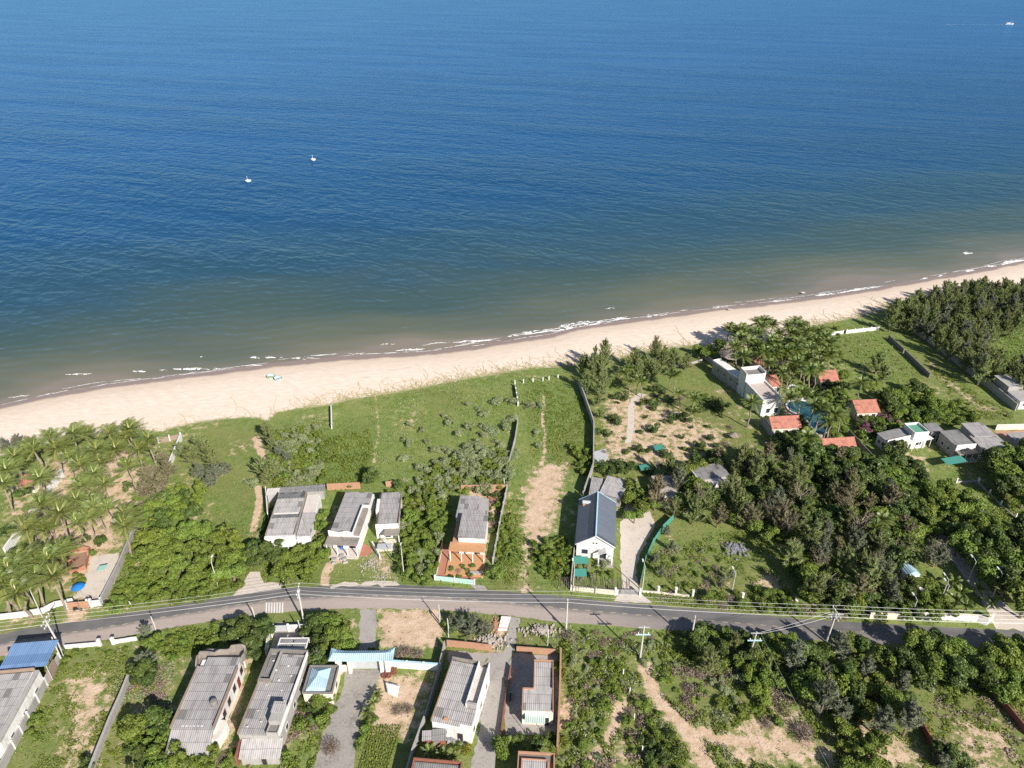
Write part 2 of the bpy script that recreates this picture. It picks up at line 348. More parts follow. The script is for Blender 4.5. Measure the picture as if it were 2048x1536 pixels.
# ---------------------------------------------------------------- sea
ss = np.concatenate((_ss[0] - np.array([12000, 5000, 2000, 900, 400, 150, 60]), np.linspace(_ss[0], _ss[-1], 160), _ss[-1] + np.array([60, 150, 400, 900, 2000, 5000, 12000])))
ds = np.concatenate(([-30, -10], np.arange(0, 60, 2.0), np.geomspace(60, 30000, 50)))
SS, DD = np.meshgrid(ss, ds); wob = 0
QQ = shore_q(SS) + DD
X = SS * T[0] + QQ * N[0]; Y = SS * T[1] + QQ * N[1]
V = np.stack((X.ravel(), Y.ravel(), np.full(X.size, SEA_Z)), 1); ny, nx = X.shape; ii = np.arange(ny * nx).reshape(ny, nx)
F = np.stack((ii[:-1, :-1], ii[:-1, 1:], ii[1:, 1:], ii[1:, :-1]), -1).reshape(-1, 4)
def sea_mat():
    k = NT('sea water'); p = k.pos(); off = k.attr('off')
    rot = (0, 0, R(8))
    big = k.noise(0.012, 3, 0.5, k.mapv(p, (1, 2.2, 1)))
    o2 = k.math('ADD', off, k.math('MULTIPLY', k.math('SUBTRACT', big, 0.5), 60))
    cr = k.n('ValToRGB'); e = cr.color_ramp.elements
    cr.color_ramp.interpolation = 'EASE'
    lo = k.math('DIVIDE', k.math('LOGARITHM', k.math('ADD', k.math('MAXIMUM', o2, 0.0), 4.0), 10.0), 3.5)
    k.l(lo, cr.inputs[0])
    def lp(d): return math.log10(d + 4) / 3.5
    stops = [(0, (0.215, 0.180, 0.140)), (6, (0.160, 0.152, 0.108)), (20, (0.108, 0.122, 0.084)), (50, (0.054, 0.088, 0.078)), (100, (0.025, 0.070, 0.105)), (190, (0.013, 0.065, 0.150)), (420, (0.013, 0.074, 0.195)), (1000, (0.016, 0.094, 0.250)), (2500, (0.018, 0.105, 0.265))]
    e[0].position = lp(stops[0][0]); e[0].color = (*stops[0][1], 1); e[1].position = lp(stops[-1][0]); e[1].color = (*stops[-1][1], 1)
    for d, c in stops[1:-1]:
        q = e.new(lp(d)); q.color = (*c, 1)
    # wind waves: crests run obliquely to the beach, shorter chop on top, swell near the shore
    def rs(rot, sc): return k.mapv(k.mapv(p, (1, 1, 1), (0, 0, rot)), sc)
    def ridge(n): return k.math('SUBTRACT', 1.0, k.math('ABSOLUTE', k.math('SUBTRACT', k.math('MULTIPLY', n, 2.0), 1.0)))
    band = k.noise(0.010, 4, 0.6, rs(R(20), (0.35, 1.6, 1)))
    w1 = ridge(k.noise(0.10, 2, 0.5, rs(R(40), (0.60, 1.0, 1)), .4)); w2 = ridge(k.noise(0.20, 2, 0.55, rs(R(26), (0.65, 1.0, 1)))); w3 = k.noise(0.55, 2, 0.6, rs(R(40), (0.6, 1.0, 1))); w4 = k.noise(1.6, 2, .6, p); w0 = k.noise(.03, 2, .5, rs(R(26), (.4, 1, 1)))
    sw = k.n('TexWave', wave_type='BANDS', bands_direction='Y', wave_profile='SIN'); sw.inputs['Scale'].default_value = 0.055; sw.inputs['Distortion'].default_value = 9; sw.inputs['Detail'].default_value = 2; sw.inputs['Detail Scale'].default_value = 0.6
    k.l(rs(-math.atan2(T[1], T[0]) + R(6), (1, 1, 1)), sw.inputs['Vector'])
    near = k.ramp(off, 150, 20); calm = k.math('ADD', k.math('MULTIPLY', k.ramp(off, 5, 120), .75), .25)
    gust = k.math('ADD', .7, k.math('MULTIPLY', k.ramp(band, .35, .7), .6))
    h = k.math('ADD', k.math('MULTIPLY', w1, 1.7), k.math('ADD', k.math('MULTIPLY', w2, 0.75), k.math('ADD', k.math('MULTIPLY', w3, .34), k.math('MULTIPLY', w4, .08))))
    h = k.math('MULTIPLY', k.math('ADD', h, k.math('MULTIPLY', w0, 1.2)), k.math('MULTIPLY', calm, gust))
    h = k.math('ADD', h, k.math('MULTIPLY', k.math('MULTIPLY', sw.outputs[1], near), 0.17))
    col = k.mix(k.math('MULTIPLY', k.ramp(band, 0.35, 0.7), 0.25), cr.outputs[0], k.mix(0.55, cr.outputs[0], (0.008, 0.045, 0.10)))
    bmp = k.bump(h, 0.72, 1.0); df = k.n('BsdfDiffuse'); k.l(col, df.inputs[0])
    gl = k.n('BsdfGlossy'); gl.inputs['Roughness'].default_value = 0.12; gl.inputs[0].default_value = (.42, .70, 1, 1); k.l(bmp, gl.inputs['Normal'])
    fr = k.n('Fresnel'); fr.inputs[0].default_value = 1.33; k.l(bmp, fr.inputs['Normal']); mx = k.n('MixShader')
    k.l(k.math('MINIMUM', k.math('MULTIPLY', fr.outputs[0], .62), 0.42), mx.inputs[0]); k.l(df.outputs[0], mx.inputs[1]); k.l(gl.outputs[0], mx.inputs[2]); k.l(mx.outputs[0], k.t.nodes['Material Output'].inputs[0]); k.t.nodes.remove(k.b); return k.m
sm = mesh_np('sea', V, F, sea_mat(), smooth=True)
a = sm.attributes.new('off', 'FLOAT', 'POINT'); a.data.foreach_set('value', DD.ravel().astype(np.float32))
tag(link('sea', sm), kind='structure')
# foam: broken ribbons of surf lying on the water
foam_list = [(130,748,185,747,3),(265,742,292,743,5),(318,740,335,740,2),(343,737,420,738,5),(425,738,445,738,2.5),(223,769,247,768,2.5),(135,784,175,779,2.5),(0,814,55,802,4),(15,795,60,790,2),(500,714,520,715,4.5),(530,714,552,715,5),(585,717,612,717,2.5),(490,731,525,730,2.5),(400,713,405,713,3),(560,715,566,715,2),(610,716,640,716,1.5),(790,701,850,697,4),(760,690,790,686,1.5),(905,685,985,680,4.5),(1010,673,1050,668,3),(1035,670,1110,659,8),(1100,661,1200,645,12),(1120,652,1180,642,6),(1190,644,1260,635,7),(1290,633,1345,631,7),(1365,626,1400,622,4.5),(1420,618,1480,611,2.5),(1545,603,1590,600,4.5),(1630,591,1700,583,5),(1690,583,1770,573,5.5),(1790,571,1835,565,3),(1845,561,1872,557,8),(1875,553,1902,551,6),(1930,543,1952,540,5),(1975,533,1992,531,4.5),(2000,531,2048,520,8),(1926,507,1946,506,6),(695,708,730,705,1.5),(840,690,900,684,1.5),(1210,618,1230,616,1.5)]
rg = np.random.default_rng(5); V = []; F = []
for (x0, y0, x1, y1, wpx) in foam_list:
    n = max(4, int(abs(x1 - x0) / 1.0)); a0 = P(x0, y0, SEA_Z + 0.05); a1 = P(x1, y1, SEA_Z + 0.05)
    wpx *= .75; mpp = abs(P(x0, y0)[1] - P(x0, y0 + 1)[1]); strands = 2 if wpx < 5 else int(wpx / 1.5)
    for st in range(strands):
        lo = rg.uniform(0, .35) if st else 0; hi = rg.uniform(.6, 1) if st else 1
        sh = (st - (strands - 1) * .3) * 1.25 * mpp; ww = min(wpx, 4) * mpp * .36 * (0.55 if st else 1); s0 = rg.uniform(0, 99)
        prev = None
        for i in range(n + 1):
            t = lo + (hi - lo) * i / n; c = a0 + (a1 - a0) * t; c[:2] += N * (sh + 2.2 * mpp * (float(fbm(np.array(t * n * .08), np.array(s0), 3)) - .5) * 2)
            env = math.sin(math.pi * i / n) ** .5; wv = ww * env * (0.15 + 1.7 * float(fbm(np.array(t * n * .35), np.array(s0 + 7), 9)))
            if float(noise2(np.array(t * n * .22), np.array(s0 + 31), 4)) < .24: wv *= 0.05
            cur = len(V); V += [c - np.array((*(N * wv), 0)), c + np.array((*(N * wv), 0))]
            if prev is not None: F.append((prev, cur, cur + 1, prev + 1))
            prev = cur
s0 = _ss[0]
while s0 < _ss[-1]:      # thin swash lines left by the last waves
    L = rg.uniform(4, 26); off0 = rg.uniform(-1.0, 2.6); n = int(L / .5); prev = None; sd0 = rg.uniform(0, 99)
    for i in range(n + 1):
        s_ = s0 + L * i / n; q_ = shore_q(s_) + off0 + 1.6 * (float(fbm(np.array(s_ * .12), np.array(sd0), 4)) - .5); wv = rg.uniform(.04, .16) * math.sin(math.pi * i / n) ** .4 * (0.1 if float(noise2(np.array(s_ * .5), np.array(sd0), 6)) < .3 else 1)
        c = np.array((*(T * s_ + N * q_), max(SEA_Z, SEA_Z + .02) + .035)); cur = len(V); V += [c - np.array((*(N * wv), 0)), c + np.array((*(N * wv), 0))]
        if prev is not None: F.append((prev, cur, cur + 1, prev + 1))
        prev = cur
    s0 += rg.uniform(2, 12)
fm = NT('surf foam'); fm.base((0.82, 0.80, 0.78)); fm.set(0.7)
tag(link('surf_foam', mesh_np('surf_foam', np.array(V), np.array(F), fm.m)), kind='stuff')
# ---------------------------------------------------------------- road and paved sheets
FAR = [(-420,1340),(-150,1298),(0,1267),(130,1246),(250,1227),(320,1215),(400,1203),(470,1190),(512,1184),(560,1177),(630,1173),(700,1170.5),(780,1169),(880,1173),(980,1181),(1100,1190.5),(1232,1203),(1350,1214),(1450,1224),(1600,1237),(1700,1244),(1790,1249),(1900,1255),(2048,1261),(2300,1270),(2700,1280)]
NEAR = [(-420,1410),(-150,1345),(0,1312),(130,1291),(200,1281),(325,1258),(457,1237),(520,1228),(600,1221),(682,1217.5),(760,1217),(832,1218),(878,1219),(950,1225),(1025,1232),(1130,1245),(1292,1257),(1375,1262),(1500,1271),(1650,1282),(1790,1288),(1900,1292),(2048,1296),(2300,1303),(2700,1310)]
def resample(pl, n):
    pl = np.array(pl, float); x = np.linspace(pl[0, 0], pl[-1, 0], n); y = np.interp(x, pl[:, 0], pl[:, 1])
    for _ in range(3): y[1:-1] = (y[:-2] + 2 * y[1:-1] + y[2:]) / 4
    return np.stack((x, y), 1)
rf = resample(FAR, 420); rn = resample(NEAR, 420)
RF = np.array([P(*p) for p in rf]); RN = np.array([P(*p) for p in rn])
jit = np.random.default_rng(3).normal(0, .10, (420, 2))
for i in range(420):
    w = RF[i] - RN[i]; w /= np.linalg.norm(w); RF[i] += w * jit[i, 0]; RN[i] -= w * jit[i, 1]
fr = np.linspace(0, 1, 13); V = (RN[:, None] * (1 - fr[None, :, None]) + RF[:, None] * fr[None, :, None]); V[..., 2] = 0.012
ii = np.arange(420 * 13).reshape(420, 13); F = np.stack((ii[:-1, :-1], ii[1:, :-1], ii[1:, 1:], ii[:-1, 1:]), -1).reshape(-1, 4)
k = NT('road asphalt'); p = k.pos(); ac = k.attr('across')
n1 = k.noise(0.22, 5, 0.6, p); n2 = k.noise(1.8, 4, 0.65, p)
along = k.noise(0.25, 4, 0.6, k.mapv(p, (0.25, 3.5, 1), (0, 0, R(-4))))
c = k.mix(k.ramp(n1, 0.3, 0.7), (0.115, 0.112, 0.112), (0.155, 0.148, 0.145)); c = k.mix(k.math('MULTIPLY', k.ramp(along, 0.45, 0.7), 0.6), c, (0.095, 0.092, 0.092))
acn = k.math('ADD', ac, k.math('MULTIPLY', k.math('SUBTRACT', n1, 0.5), 0.10)); xr = k.n('SeparateXYZ'); k.l(p, xr.inputs[0])
dustx = k.ramp(xr.outputs[0], 40, 5)
dust = k.math('MULTIPLY', k.ramp(acn, 0.60, 0.36), k.math('ADD', k.math('MULTIPLY', dustx, 0.7), 0.25)); c = k.mix(dust, c, k.mix(along, (0.42, 0.345, 0.30), (0.31, 0.26, 0.225)))
edge = k.math('MAXIMUM', k.ramp(acn, 0.985, 1.02), k.ramp(acn, 0.03, -0.03)); c = k.mix(k.math('MULTIPLY', edge, 0.8), c, (0.42, 0.32, 0.22))
c = k.mix(k.math('MULTIPLY', k.ramp(n2, 0.5, 0.8), 0.3), c, (0.05, 0.05, 0.05)); k.base(c); k.set(0.85); k.l(k.bump(n2, 0.1, 0.02), k.b.inputs['Normal'])
me = mesh_np('road', V.reshape(-1, 3), F, k.m); a = me.attributes.new('across', 'FLOAT', 'POINT'); a.data.foreach_set('value', np.tile(fr, 420).astype(np.float32))
tag(link('road', me), kind='structure')
mk = weathered('worn yellow road paint', (0.48, 0.39, 0.24), (0.2, 0.17, 0.14), 0.95, 2.0); mw = weathered('worn white road paint', (0.70, 0.68, 0.64), (0.22, 0.19, 0.17), 0.7, 2.0)
def at_x(px): 
    i = (px - rf[0, 0]) / (rf[-1, 0] - rf[0, 0]) * 419; i0 = int(i); f = i - i0
    return RF[i0] * (1 - f) + RF[i0 + 1] * f, RN[i0] * (1 - f) + RN[i0 + 1] * f
m = MB(); px = 20.0
while px < 2048:
    fa, na = at_x(px); fb_, nb_ = at_x(px + 9 + 3 * random.random()); u = 0.53
    for t0, t1 in ((u - .012, u + .012),):
        q = [na + (fa - na) * t0, nb_ + (fb_ - nb_) * t0, nb_ + (fb_ - nb_) * t1, na + (fa - na) * t1]
        for v in q: v[2] = 0.018
        m.add(q, [(0, 1, 2, 3)])
    px += 25
tag(m.build('road_centre_marking', mk), kind='structure')
m = MB()
for i in range(7):
    x0 = 531 + i * 5.4; q = [P(x0, 1226), P(x0 + 2.6, 1226), P(x0 + 3.4, 1205), P(x0 + 0.8, 1205)]
    for v in q: v[2] = 0.019
    m.add(q, [(0, 1, 2, 3)])
tag(m.build('road_crossing_marking', mw), kind='structure')
def sheet(name, pl, mat, z=0.02, rough=0.15, sub=1.0):
    """flat paved sheet with a slightly ragged rim"""
    w = [P(a, b) for a, b in pl]; out = []; rg_ = np.random.default_rng(len(pl) + int(pl[0][0]))
    for i in range(len(w)):
        a, b = w[i], w[(i + 1) % len(w)]; n = max(1, int(np.linalg.norm(b - a) / sub))
        for j in range(n):
            q = a + (b - a) * j / n; q = q + np.array((*rg_.normal(0, rough, 2), 0)) * (0 if j == 0 else 1); out.append((q[0], q[1]))
    m = MB(); n = len(out); ar = sum(out[i][0] * out[(i + 1) % n][1] - out[(i + 1) % n][0] * out[i][1] for i in range(n))
    if ar < 0: out = out[::-1]
    m.prism(out, z - 0.08, z); return tag(m.build(name, mat), kind='structure')
cc = weathered('old concrete', (0.40, 0.36, 0.32), (0.16, 0.14, 0.12), 0.75, 0.35, bump=.1); cl = weathered('pale concrete', (0.56, 0.49, 0.42), (0.30, 0.25, 0.2), 0.6, 0.5, bump=.1)
cd = weathered('dark worn concrete', (0.31, 0.285, 0.255), (0.12, 0.11, 0.10), 0.8, 0.4, bump=.1); cgy = weathered('grey yard concrete', (0.35, 0.32, 0.29), (0.15, 0.13, 0.115), .7, .5, bump=.1)
sheet('driveway', [(500,1144),(520,1144),(528,1166),(562,1167),(562,1176),(512,1184),(466,1191),(490,1160)], cl)
sheet('driveway', [(720,1219),(752,1219),(752,1310),(719,1310)], cgy)
sheet('driveway', [(690,1340),(765,1340),(742,1400),(718,1440),(702,1560),(620,1560),(655,1440),(682,1390)], cd)
sheet('driveway', [(1020,1234),(1040,1236),(1028,1300),(1012,1330),(1008,1400),(1000,1470),(985,1560),(935,1560),(960,1460),(965,1330),(985,1306),(1006,1304)], cgy)
sheet('driveway', [(1252,1005),(1298,1015),(1310,1050),(1285,1100),(1272,1130),(1278,1180),(1304,1206),(1228,1202),(1244,1180),(1240,1110),(1240,1050)], cl)
sheet('driveway', [(940,1168),(970,1172),(975,1180),(950,1179)], cgy)
sheet('lane', [(1862,1060),(1895,1062),(1930,1110),(1985,1185),(2030,1225),(2048,1236),(2100,1262),(2100,1264),(1992,1258),(1965,1205),(1925,1150)], cl)
sheet('garden_path', [(1278,786),(1296,790),(1274,799),(1267,815),(1269,845),(1262,885),(1250,886),(1255,850),(1256,815),(1262,798)], cl, rough=.1)
sheet('yard', [(780,1162),(800,1170),(640,1173),(700,1165)], cl, rough=.3)
sheet('verge_slab', [(940,1222),(975,1224),(1000,1236),(1020,1234),(1005,1268),(988,1268),(998,1240)], cl, z=.016) if False else None
sheet('yard', [(898,1302),(985,1306),(965,1330),(960,1440),(948,1470),(930,1440),(895,1320)], cgy, z=.016)
sheet('yard', [(1032,1306),(1118,1312),(1110,1470),(1010,1470),(1012,1330)], cgy, z=.024)
sheet('yard', [(665,1345),(690,1340),(660,1395),(640,1410),(610,1395)], cl, z=.028)
sheet('yard', [(188,1112),(236,1106),(229,1160),(206,1196),(150,1198),(166,1165),(178,1135)], cl, rough=.3)
sheet('yard', [(555,1245),(615,1245),(600,1300),(540,1300)], cgy)
# ---------------------------------------------------------------- shared surfaces
WH = weathered('white plaster', (0.70, 0.68, 0.65), (0.30, 0.27, 0.235), 0.75, 0.7, streak=True)
CRM = weathered('cream plaster', (0.66, 0.60, 0.49), (0.34, 0.30, 0.25), 0.55, 0.7, streak=True)
GRY = weathered('grey cement render', (0.36, 0.34, 0.32), (0.17, 0.155, 0.14), 0.65, 0.7, streak=True)
DGR = weathered('dark stained cement', (0.20, 0.185, 0.17), (0.09, 0.085, 0.08), 0.7, 0.6)
TOPC = weathered('grimy roof terrace', (0.27, 0.235, 0.20), (0.10, 0.09, 0.08), 0.85, 0.5)
PALE = weathered('pale roof terrace', (0.56, 0.50, 0.45), (0.32, 0.28, 0.24), 0.6, 0.6)
ORG = weathered('orange brick', (0.42, 0.235, 0.15), (0.22, 0.14, 0.10), 0.75, 1.2)
RBR = weathered('red brick', (0.26, 0.10, 0.065), (0.12, 0.07, 0.055), 0.6, 1.2)
BRN = weathered('brown coping', (0.29, 0.215, 0.165), (0.13, 0.10, 0.08), 0.6, 1.0)
ORT = weathered('orange floor tile', (0.52, 0.275, 0.135), (0.30, 0.19, 0.12), 0.75, 1.5)
MNT = weathered('mint paint', (0.40, 0.60, 0.52), (0.45, 0.47, 0.42), 0.6, 0.9, streak=True)
SKY = weathered('sky blue paint', (0.40, 0.60, 0.72), (0.40, 0.44, 0.46), 0.5, 0.9)
TEAL = weathered('teal net', (0.05, 0.24, 0.19), (0.09, 0.14, 0.12), 0.8, 1.5)
DRK = weathered('dark opening', (0.030, 0.030, 0.032), (0.02, 0.02, 0.02), 0.3, 1.0)
MAR = weathered('maroon shutter', (0.18, 0.045, 0.035), (0.08, 0.03, 0.03), 0.5, 1.5)
RED = weathered('red paint', (0.42, 0.05, 0.04), (0.2, 0.06, 0.05), 0.4, 1.5)
BLU = weathered('blue plastic', (0.02, 0.17, 0.55), (0.03, 0.12, 0.3), 0.4, 1.0, rough=0.5)
STEEL = weathered('galvanised steel', (0.42, 0.43, 0.44), (0.2, 0.19, 0.18), 0.4, 1.5, rough=0.45)
CPOST = weathered('concrete pole', (0.52, 0.49, 0.46), (0.28, 0.26, 0.24), 0.5, 1.5)
WOOD = weathered('grey timber', (0.24, 0.19, 0.15), (0.11, 0.09, 0.07), 0.6, 2.0)
THATCH = weathered('grey thatch', (0.30, 0.25, 0.20), (0.14, 0.12, 0.10), 0.8, 1.6, bump=.6)
def glass_mat():
    k = NT('window glass'); k.base((0.03, 0.04, 0.05)); k.set(0.12, 0, 0.6); return k.m
GLS = glass_mat()
C_ = corrugated
RG1 = C_('grey fibre cement sheets', (0.36, 0.34, 0.33), (0.315, 0.295, 0.285))
RG2 = C_('pale fibre cement sheets', (0.42, 0.395, 0.38), (0.37, 0.345, 0.33))
RG3 = C_('dark fibre cement sheets', (0.25, 0.24, 0.235), (0.19, 0.185, 0.18))
RG1x = C_('grey fibre cement sheets crosswise', (0.36, 0.34, 0.33), (0.315, 0.295, 0.285), axis=1)
RBL = C_('blue steel sheets', (0.17, 0.27, 0.44), (0.15, 0.245, 0.41), pitch=.4, sheet=(1.1, 30), stain=.3, rough=.5, moss=(.06, .12, .24))
RSL = C_('slate blue steel sheets', (0.125, 0.145, 0.175), (0.11, 0.13, 0.16), pitch=.42, sheet=(1.1, 30), stain=.1, rough=.4, axis=1, moss=(.03, .035, .045))
RRD = C_('red clay tiles', (0.43, 0.18, 0.13), (0.37, 0.15, 0.105), pitch=.3, sheet=(.9, .5), stain=.55, moss=(.17, .08, .06))
RSK = C_('sky blue steel sheets', (0.42, 0.60, 0.70), (0.36, 0.54, 0.66), pitch=.36, sheet=(1.1, 30), stain=.35, rough=.5, moss=(.22, .28, .31))
RMT = C_('pale mint steel sheets', (0.52, 0.64, 0.58), (0.50, 0.60, 0.54), pitch=.36, sheet=(1.1, 30), stain=.25, rough=.5, moss=(.32, .36, .32))
# ---------------------------------------------------------------- building kit
class Bld:
    """a thing in its own frame: x across (w), y away from the camera (d); origin at its base"""
    def __init__(s, name, label, cat, px4, z, group=None, base=0.0):
        A, B, C, D = [P(a, b, z) for a, b in px4]
        u = (B - A) + (C - D); u = u[:2] / np.linalg.norm(u[:2]); v = np.array((-u[1], u[0]))
        c = (A + B + C + D)[:2] / 4
        s.w = float(abs(((B - A) + (C - D))[:2] @ u) / 2); s.d = float(abs(((A - D) + (B - C))[:2] @ v) / 2)
        s.c, s.u, s.v = c, u, v; s.rz = math.atan2(u[1], u[0]); s.z = z
        s.o = empty(name, (c[0], c[1], base), s.rz); tag(s.o, label, cat, group)
    def L(s, px, py, z=0.0):
        q = P(px, py, z)[:2] - s.c; return (float(q @ s.u), float(q @ s.v))
    def X(s, u): return (u - .5) * s.w
    def Y(s, v): return (v - .5) * s.d
    def wldir(s, x, y): return np.array((*(s.c + s.u * x + s.v * y), 0))
    def blk(s, part, mat, u0, u1, v0, v1, z0, z1, par=None):
        return MB().box(s.X(u0), s.X(u1), s.Y(v0), s.Y(v1), z0, z1).build(part, mat, par or s.o)
    def bx(s, part, mat, x0, x1, y0, y1, z0, z1, par=None):
        return MB().box(x0, x1, y0, y1, z0, z1).build(part, mat, par or s.o)
    def roof(s, mat, u0, u1, v0, v1, zn, zf, th=.07, part='roof', par=None, ov=0.0):
        x0, x1, y0, y1 = s.X(u0) - ov, s.X(u1) + ov, s.Y(v0) - ov, s.Y(v1) + ov
        return MB().slab([(x0, y0, zn), (x1, y0, zn), (x1, y1, zf), (x0, y1, zf)], th).build(part, mat, par or s.o)
    def roofx(s, mat, u0, u1, v0, v1, zl, zr, th=.07, part='roof', par=None, ov=0.0):
        x0, x1, y0, y1 = s.X(u0) - ov, s.X(u1) + ov, s.Y(v0) - ov, s.Y(v1) + ov
        return MB().slab([(x0, y0, zl), (x1, y0, zr), (x1, y1, zr), (x0, y1, zl)], th).build(part, mat, par or s.o)
    def rim(s, mat, u0, u1, v0, v1, z0, z1, th=.16, sides='LRFN', part='parapet', par=None):
        """parapet round a rectangle; pieces butt end to end"""
        x0, x1, y0, y1 = s.X(u0), s.X(u1), s.Y(v0), s.Y(v1); m = MB()
        if sides == 'LR':
            f_ = MB().box(x0, x0 + th, y0, y1, z0, z1).build(part, mat, par or s.o); MB().box(x1 - th, x1, y0, y1, z0, z1).build(part, mat, par or s.o); return f_
        a0 = x0 + (th if 'L' in sides else 0); a1 = x1 - (th if 'R' in sides else 0)
        if 'L' in sides: m.box(x0, x0 + th, y0, y1, z0, z1)
        if 'R' in sides: m.box(x1 - th, x1, y0, y1, z0, z1)
        if 'N' in sides: m.box(a0, a1, y0, y0 + th, z0, z1)
        if 'F' in sides: m.box(a0, a1, y1 - th, y1, z0, z1)
        return m.build(part, mat, par or s.o)
    def win(s, side, t, z0, w, h, frame=None, pane=None, at=None, door=False):
        """window or door on a wall; side R/L/N, t = fraction along it, at = offset of the wall plane"""
        frame = frame or WH; pane = pane or GLS; e = .05; b = .09
        def put(m, a0, a1, p0, p1, q0, q1):
            if side == 'R': X0 = at if at is not None else s.X(1); m.box(X0 + p0, X0 + p1, a0, a1, q0, q1)
            elif side == 'L': X0 = at if at is not None else s.X(0); m.box(X0 - p1, X0 - p0, a0, a1, q0, q1)
            else: Y0 = at if at is not None else s.Y(0); m.box(a0, a1, Y0 - p1, Y0 - p0, q0, q1)
        c = s.Y(t) if side in 'RL' else s.X(t); a0, a1 = c - w / 2, c + w / 2
        m = MB(); put(m, a0, a0 + b, .004, e, z0, z0 + h); put(m, a1 - b, a1, .004, e, z0, z0 + h); put(m, a0 + b, a1 - b, .004, e, z0 + h - b, z0 + h)
        if not door: put(m, a0 + b, a1 - b, .004, e, z0, z0 + b)
        f = m.build('door' if door else 'window', frame, s.o)
        q = MB(); put(q, a0 + b, a1 - b, .004, e - .02, z0 + (0 if door else b), z0 + h - b); q.build('door_leaf' if door else 'pane', pane, f); return f
def strip(pts, th, z0, z1, profile=None, closed=False):
    """mitred wall strip along 2-D points -> MB; z1 number or per-point list"""
    pts = [np.array(p[:2], float) for p in pts]; n = len(pts); m = MB(); vs = []
    hs = z1 if hasattr(z1, '__len__') else [z1] * n
    for i in range(n):
        a = pts[i - 1] if i else None; b = pts[i]; c = pts[i + 1] if i < n - 1 else None
        d1 = (b - a) / np.linalg.norm(b - a) if a is not None else None; d2 = (c - b) / np.linalg.norm(c - b) if c is not None else None
        d = d1 if d2 is None else d2 if d1 is None else d1 + d2; d = d / np.linalg.norm(d); nn = np.array((-d[1], d[0]))
        ref = d1 if d1 is not None else d2; sc = 1 / max(.35, abs(nn @ np.array((-ref[1], ref[0])))); o = nn * th / 2 * sc
        vs += [(*(b + o), z0), (*(b - o), z0), (*(b - o), hs[i]), (*(b + o), hs[i])]
    fs = []
    for i in range(n - 1):
        a, b = i * 4, (i + 1) * 4
        for k_ in range(4):
            k2 = (k_ + 1) % 4; fs.append((a + k_, b + k_, b + k2, a + k2))
    fs += [(0, 1, 2, 3), tuple(4 * (n - 1) + k_ for k_ in (3, 2, 1, 0))]
    return m.add(vs, fs)
def wall(label, px, h, mat, th=.18, name='boundary_wall', cop=None, posts=0, post_mat=None, post_h=None, z=0.0, group=None, rough=0.0, pw=.3):
    """free-standing wall along ground pixels: thing > wall, coping, posts"""
    W3 = [P(a, b, 0)[:2] for a, b in px]; o0 = np.array(W3[0]); pts = [w - o0 for w in W3]
    fine = []
    for i in range(len(pts) - 1):
        L = np.linalg.norm(pts[i + 1] - pts[i]); k_ = max(1, int(L / 1.2)); fine += [pts[i] + (pts[i + 1] - pts[i]) * j / k_ for j in range(k_)]
    fine.append(pts[-1]); rr = np.random.default_rng(int(px[0][0]) + int(px[0][1]))
    hs = [h + (rr.uniform(-rough, rough) if rough else 0) for _ in fine]
    r_ = empty(name, (*o0, 0)); tag(r_, label, 'wall' if 'wall' in name else 'fence', group)
    strip(fine, th, -.05, hs).build('wall_panel', mat, r_)
    if cop: strip(pts, th + .10, h, h + .09).build('coping', cop, r_)
    if posts:
        for i in range(len(pts) - 1):
            L = np.linalg.norm(pts[i + 1] - pts[i]); k_ = max(1, round(L / posts))
            for j in range(k_ + (1 if i == len(pts) - 2 else 0)):
                c = pts[i] + (pts[i + 1] - pts[i]) * j / k_; ph = post_h or h + .25
                MB().box(-pw / 2, pw / 2, -pw / 2, pw / 2, -.05, ph).add([(-pw/2-.04, -pw/2-.04, ph), (pw/2+.04, -pw/2-.04, ph), (pw/2+.04, pw/2+.04, ph), (-pw/2-.04, pw/2+.04, ph), (0, 0, ph + .12)], [(3, 2, 1, 0), (0, 1, 4), (1, 2, 4), (2, 3, 4), (3, 0, 4)]).build('post', post_mat or mat, r_, (*c, 0))
    return r_
# ================================================================ houses south of the road
# -- long house with scalloped parapet
b = Bld('house', 'long grey-roofed house with a wavy scalloped concrete parapet facing the road', 'house', [(394,1316),(474,1316),(437,1456),(353,1456)], 4.2)
b.blk('wall', WH, .015, .985, .01, .99, -.05, 3.95)
nt_ = .86
MB().slab([(b.X(0), b.Y(0), 4.0), (b.X(1), b.Y(0), 4.0), (b.X(1), b.Y(nt_), 4.38), (b.X(0), b.Y(nt_), 4.38)], .07).build('roof', RG1, b.o)
MB().slab([(b.X(.16), b.Y(nt_), 4.40), (b.X(1), b.Y(nt_), 4.40), (b.X(1), b.Y(1), 4.46), (b.X(.16), b.Y(1), 4.46)], .07).build('roof', RG1, b.o)
b.rim(BRN, -.012, 1.012, .0, nt_, 3.9, 4.62, .2, 'LR', 'parapet_rim')
b.bx('rear_wing', WH, b.X(.03), b.X(.97), b.Y(-.235), b.Y(.009), -.05, 2.2); b.roof(RG1, .0, 1.0, -.26, .004, 2.35, 3.95, part='rear_roof')
o = b.blk('terrace', TOPC, -.07, .95, 1.002, 1.19, 3.3, 3.5)
for q in ((-.05, .9), (.1, .9), (.3, .9)): pass
pp = [b.L(391, 1330, 4.6), b.L(394, 1312, 4.6), b.L(400, 1304, 4.6), b.L(428, 1304, 4.6), b.L(441, 1300, 4.6), b.L(462, 1297, 4.6), b.L(469, 1292, 4.6), b.L(490, 1294, 4.6), b.L(487, 1308, 4.6), b.L(480, 1320, 4.6)]
fp = []; hh = []
for i in range(len(pp) - 1):
    for j in range(5):
        t = j / 5; fp.append(np.array(pp[i]) * (1 - t) + np.array(pp[i + 1]) * t); hh.append(4.45 + .30 * abs(math.sin(math.pi * (i + t) / 1.5)) + (.45 if i in (5, 6) else 0))
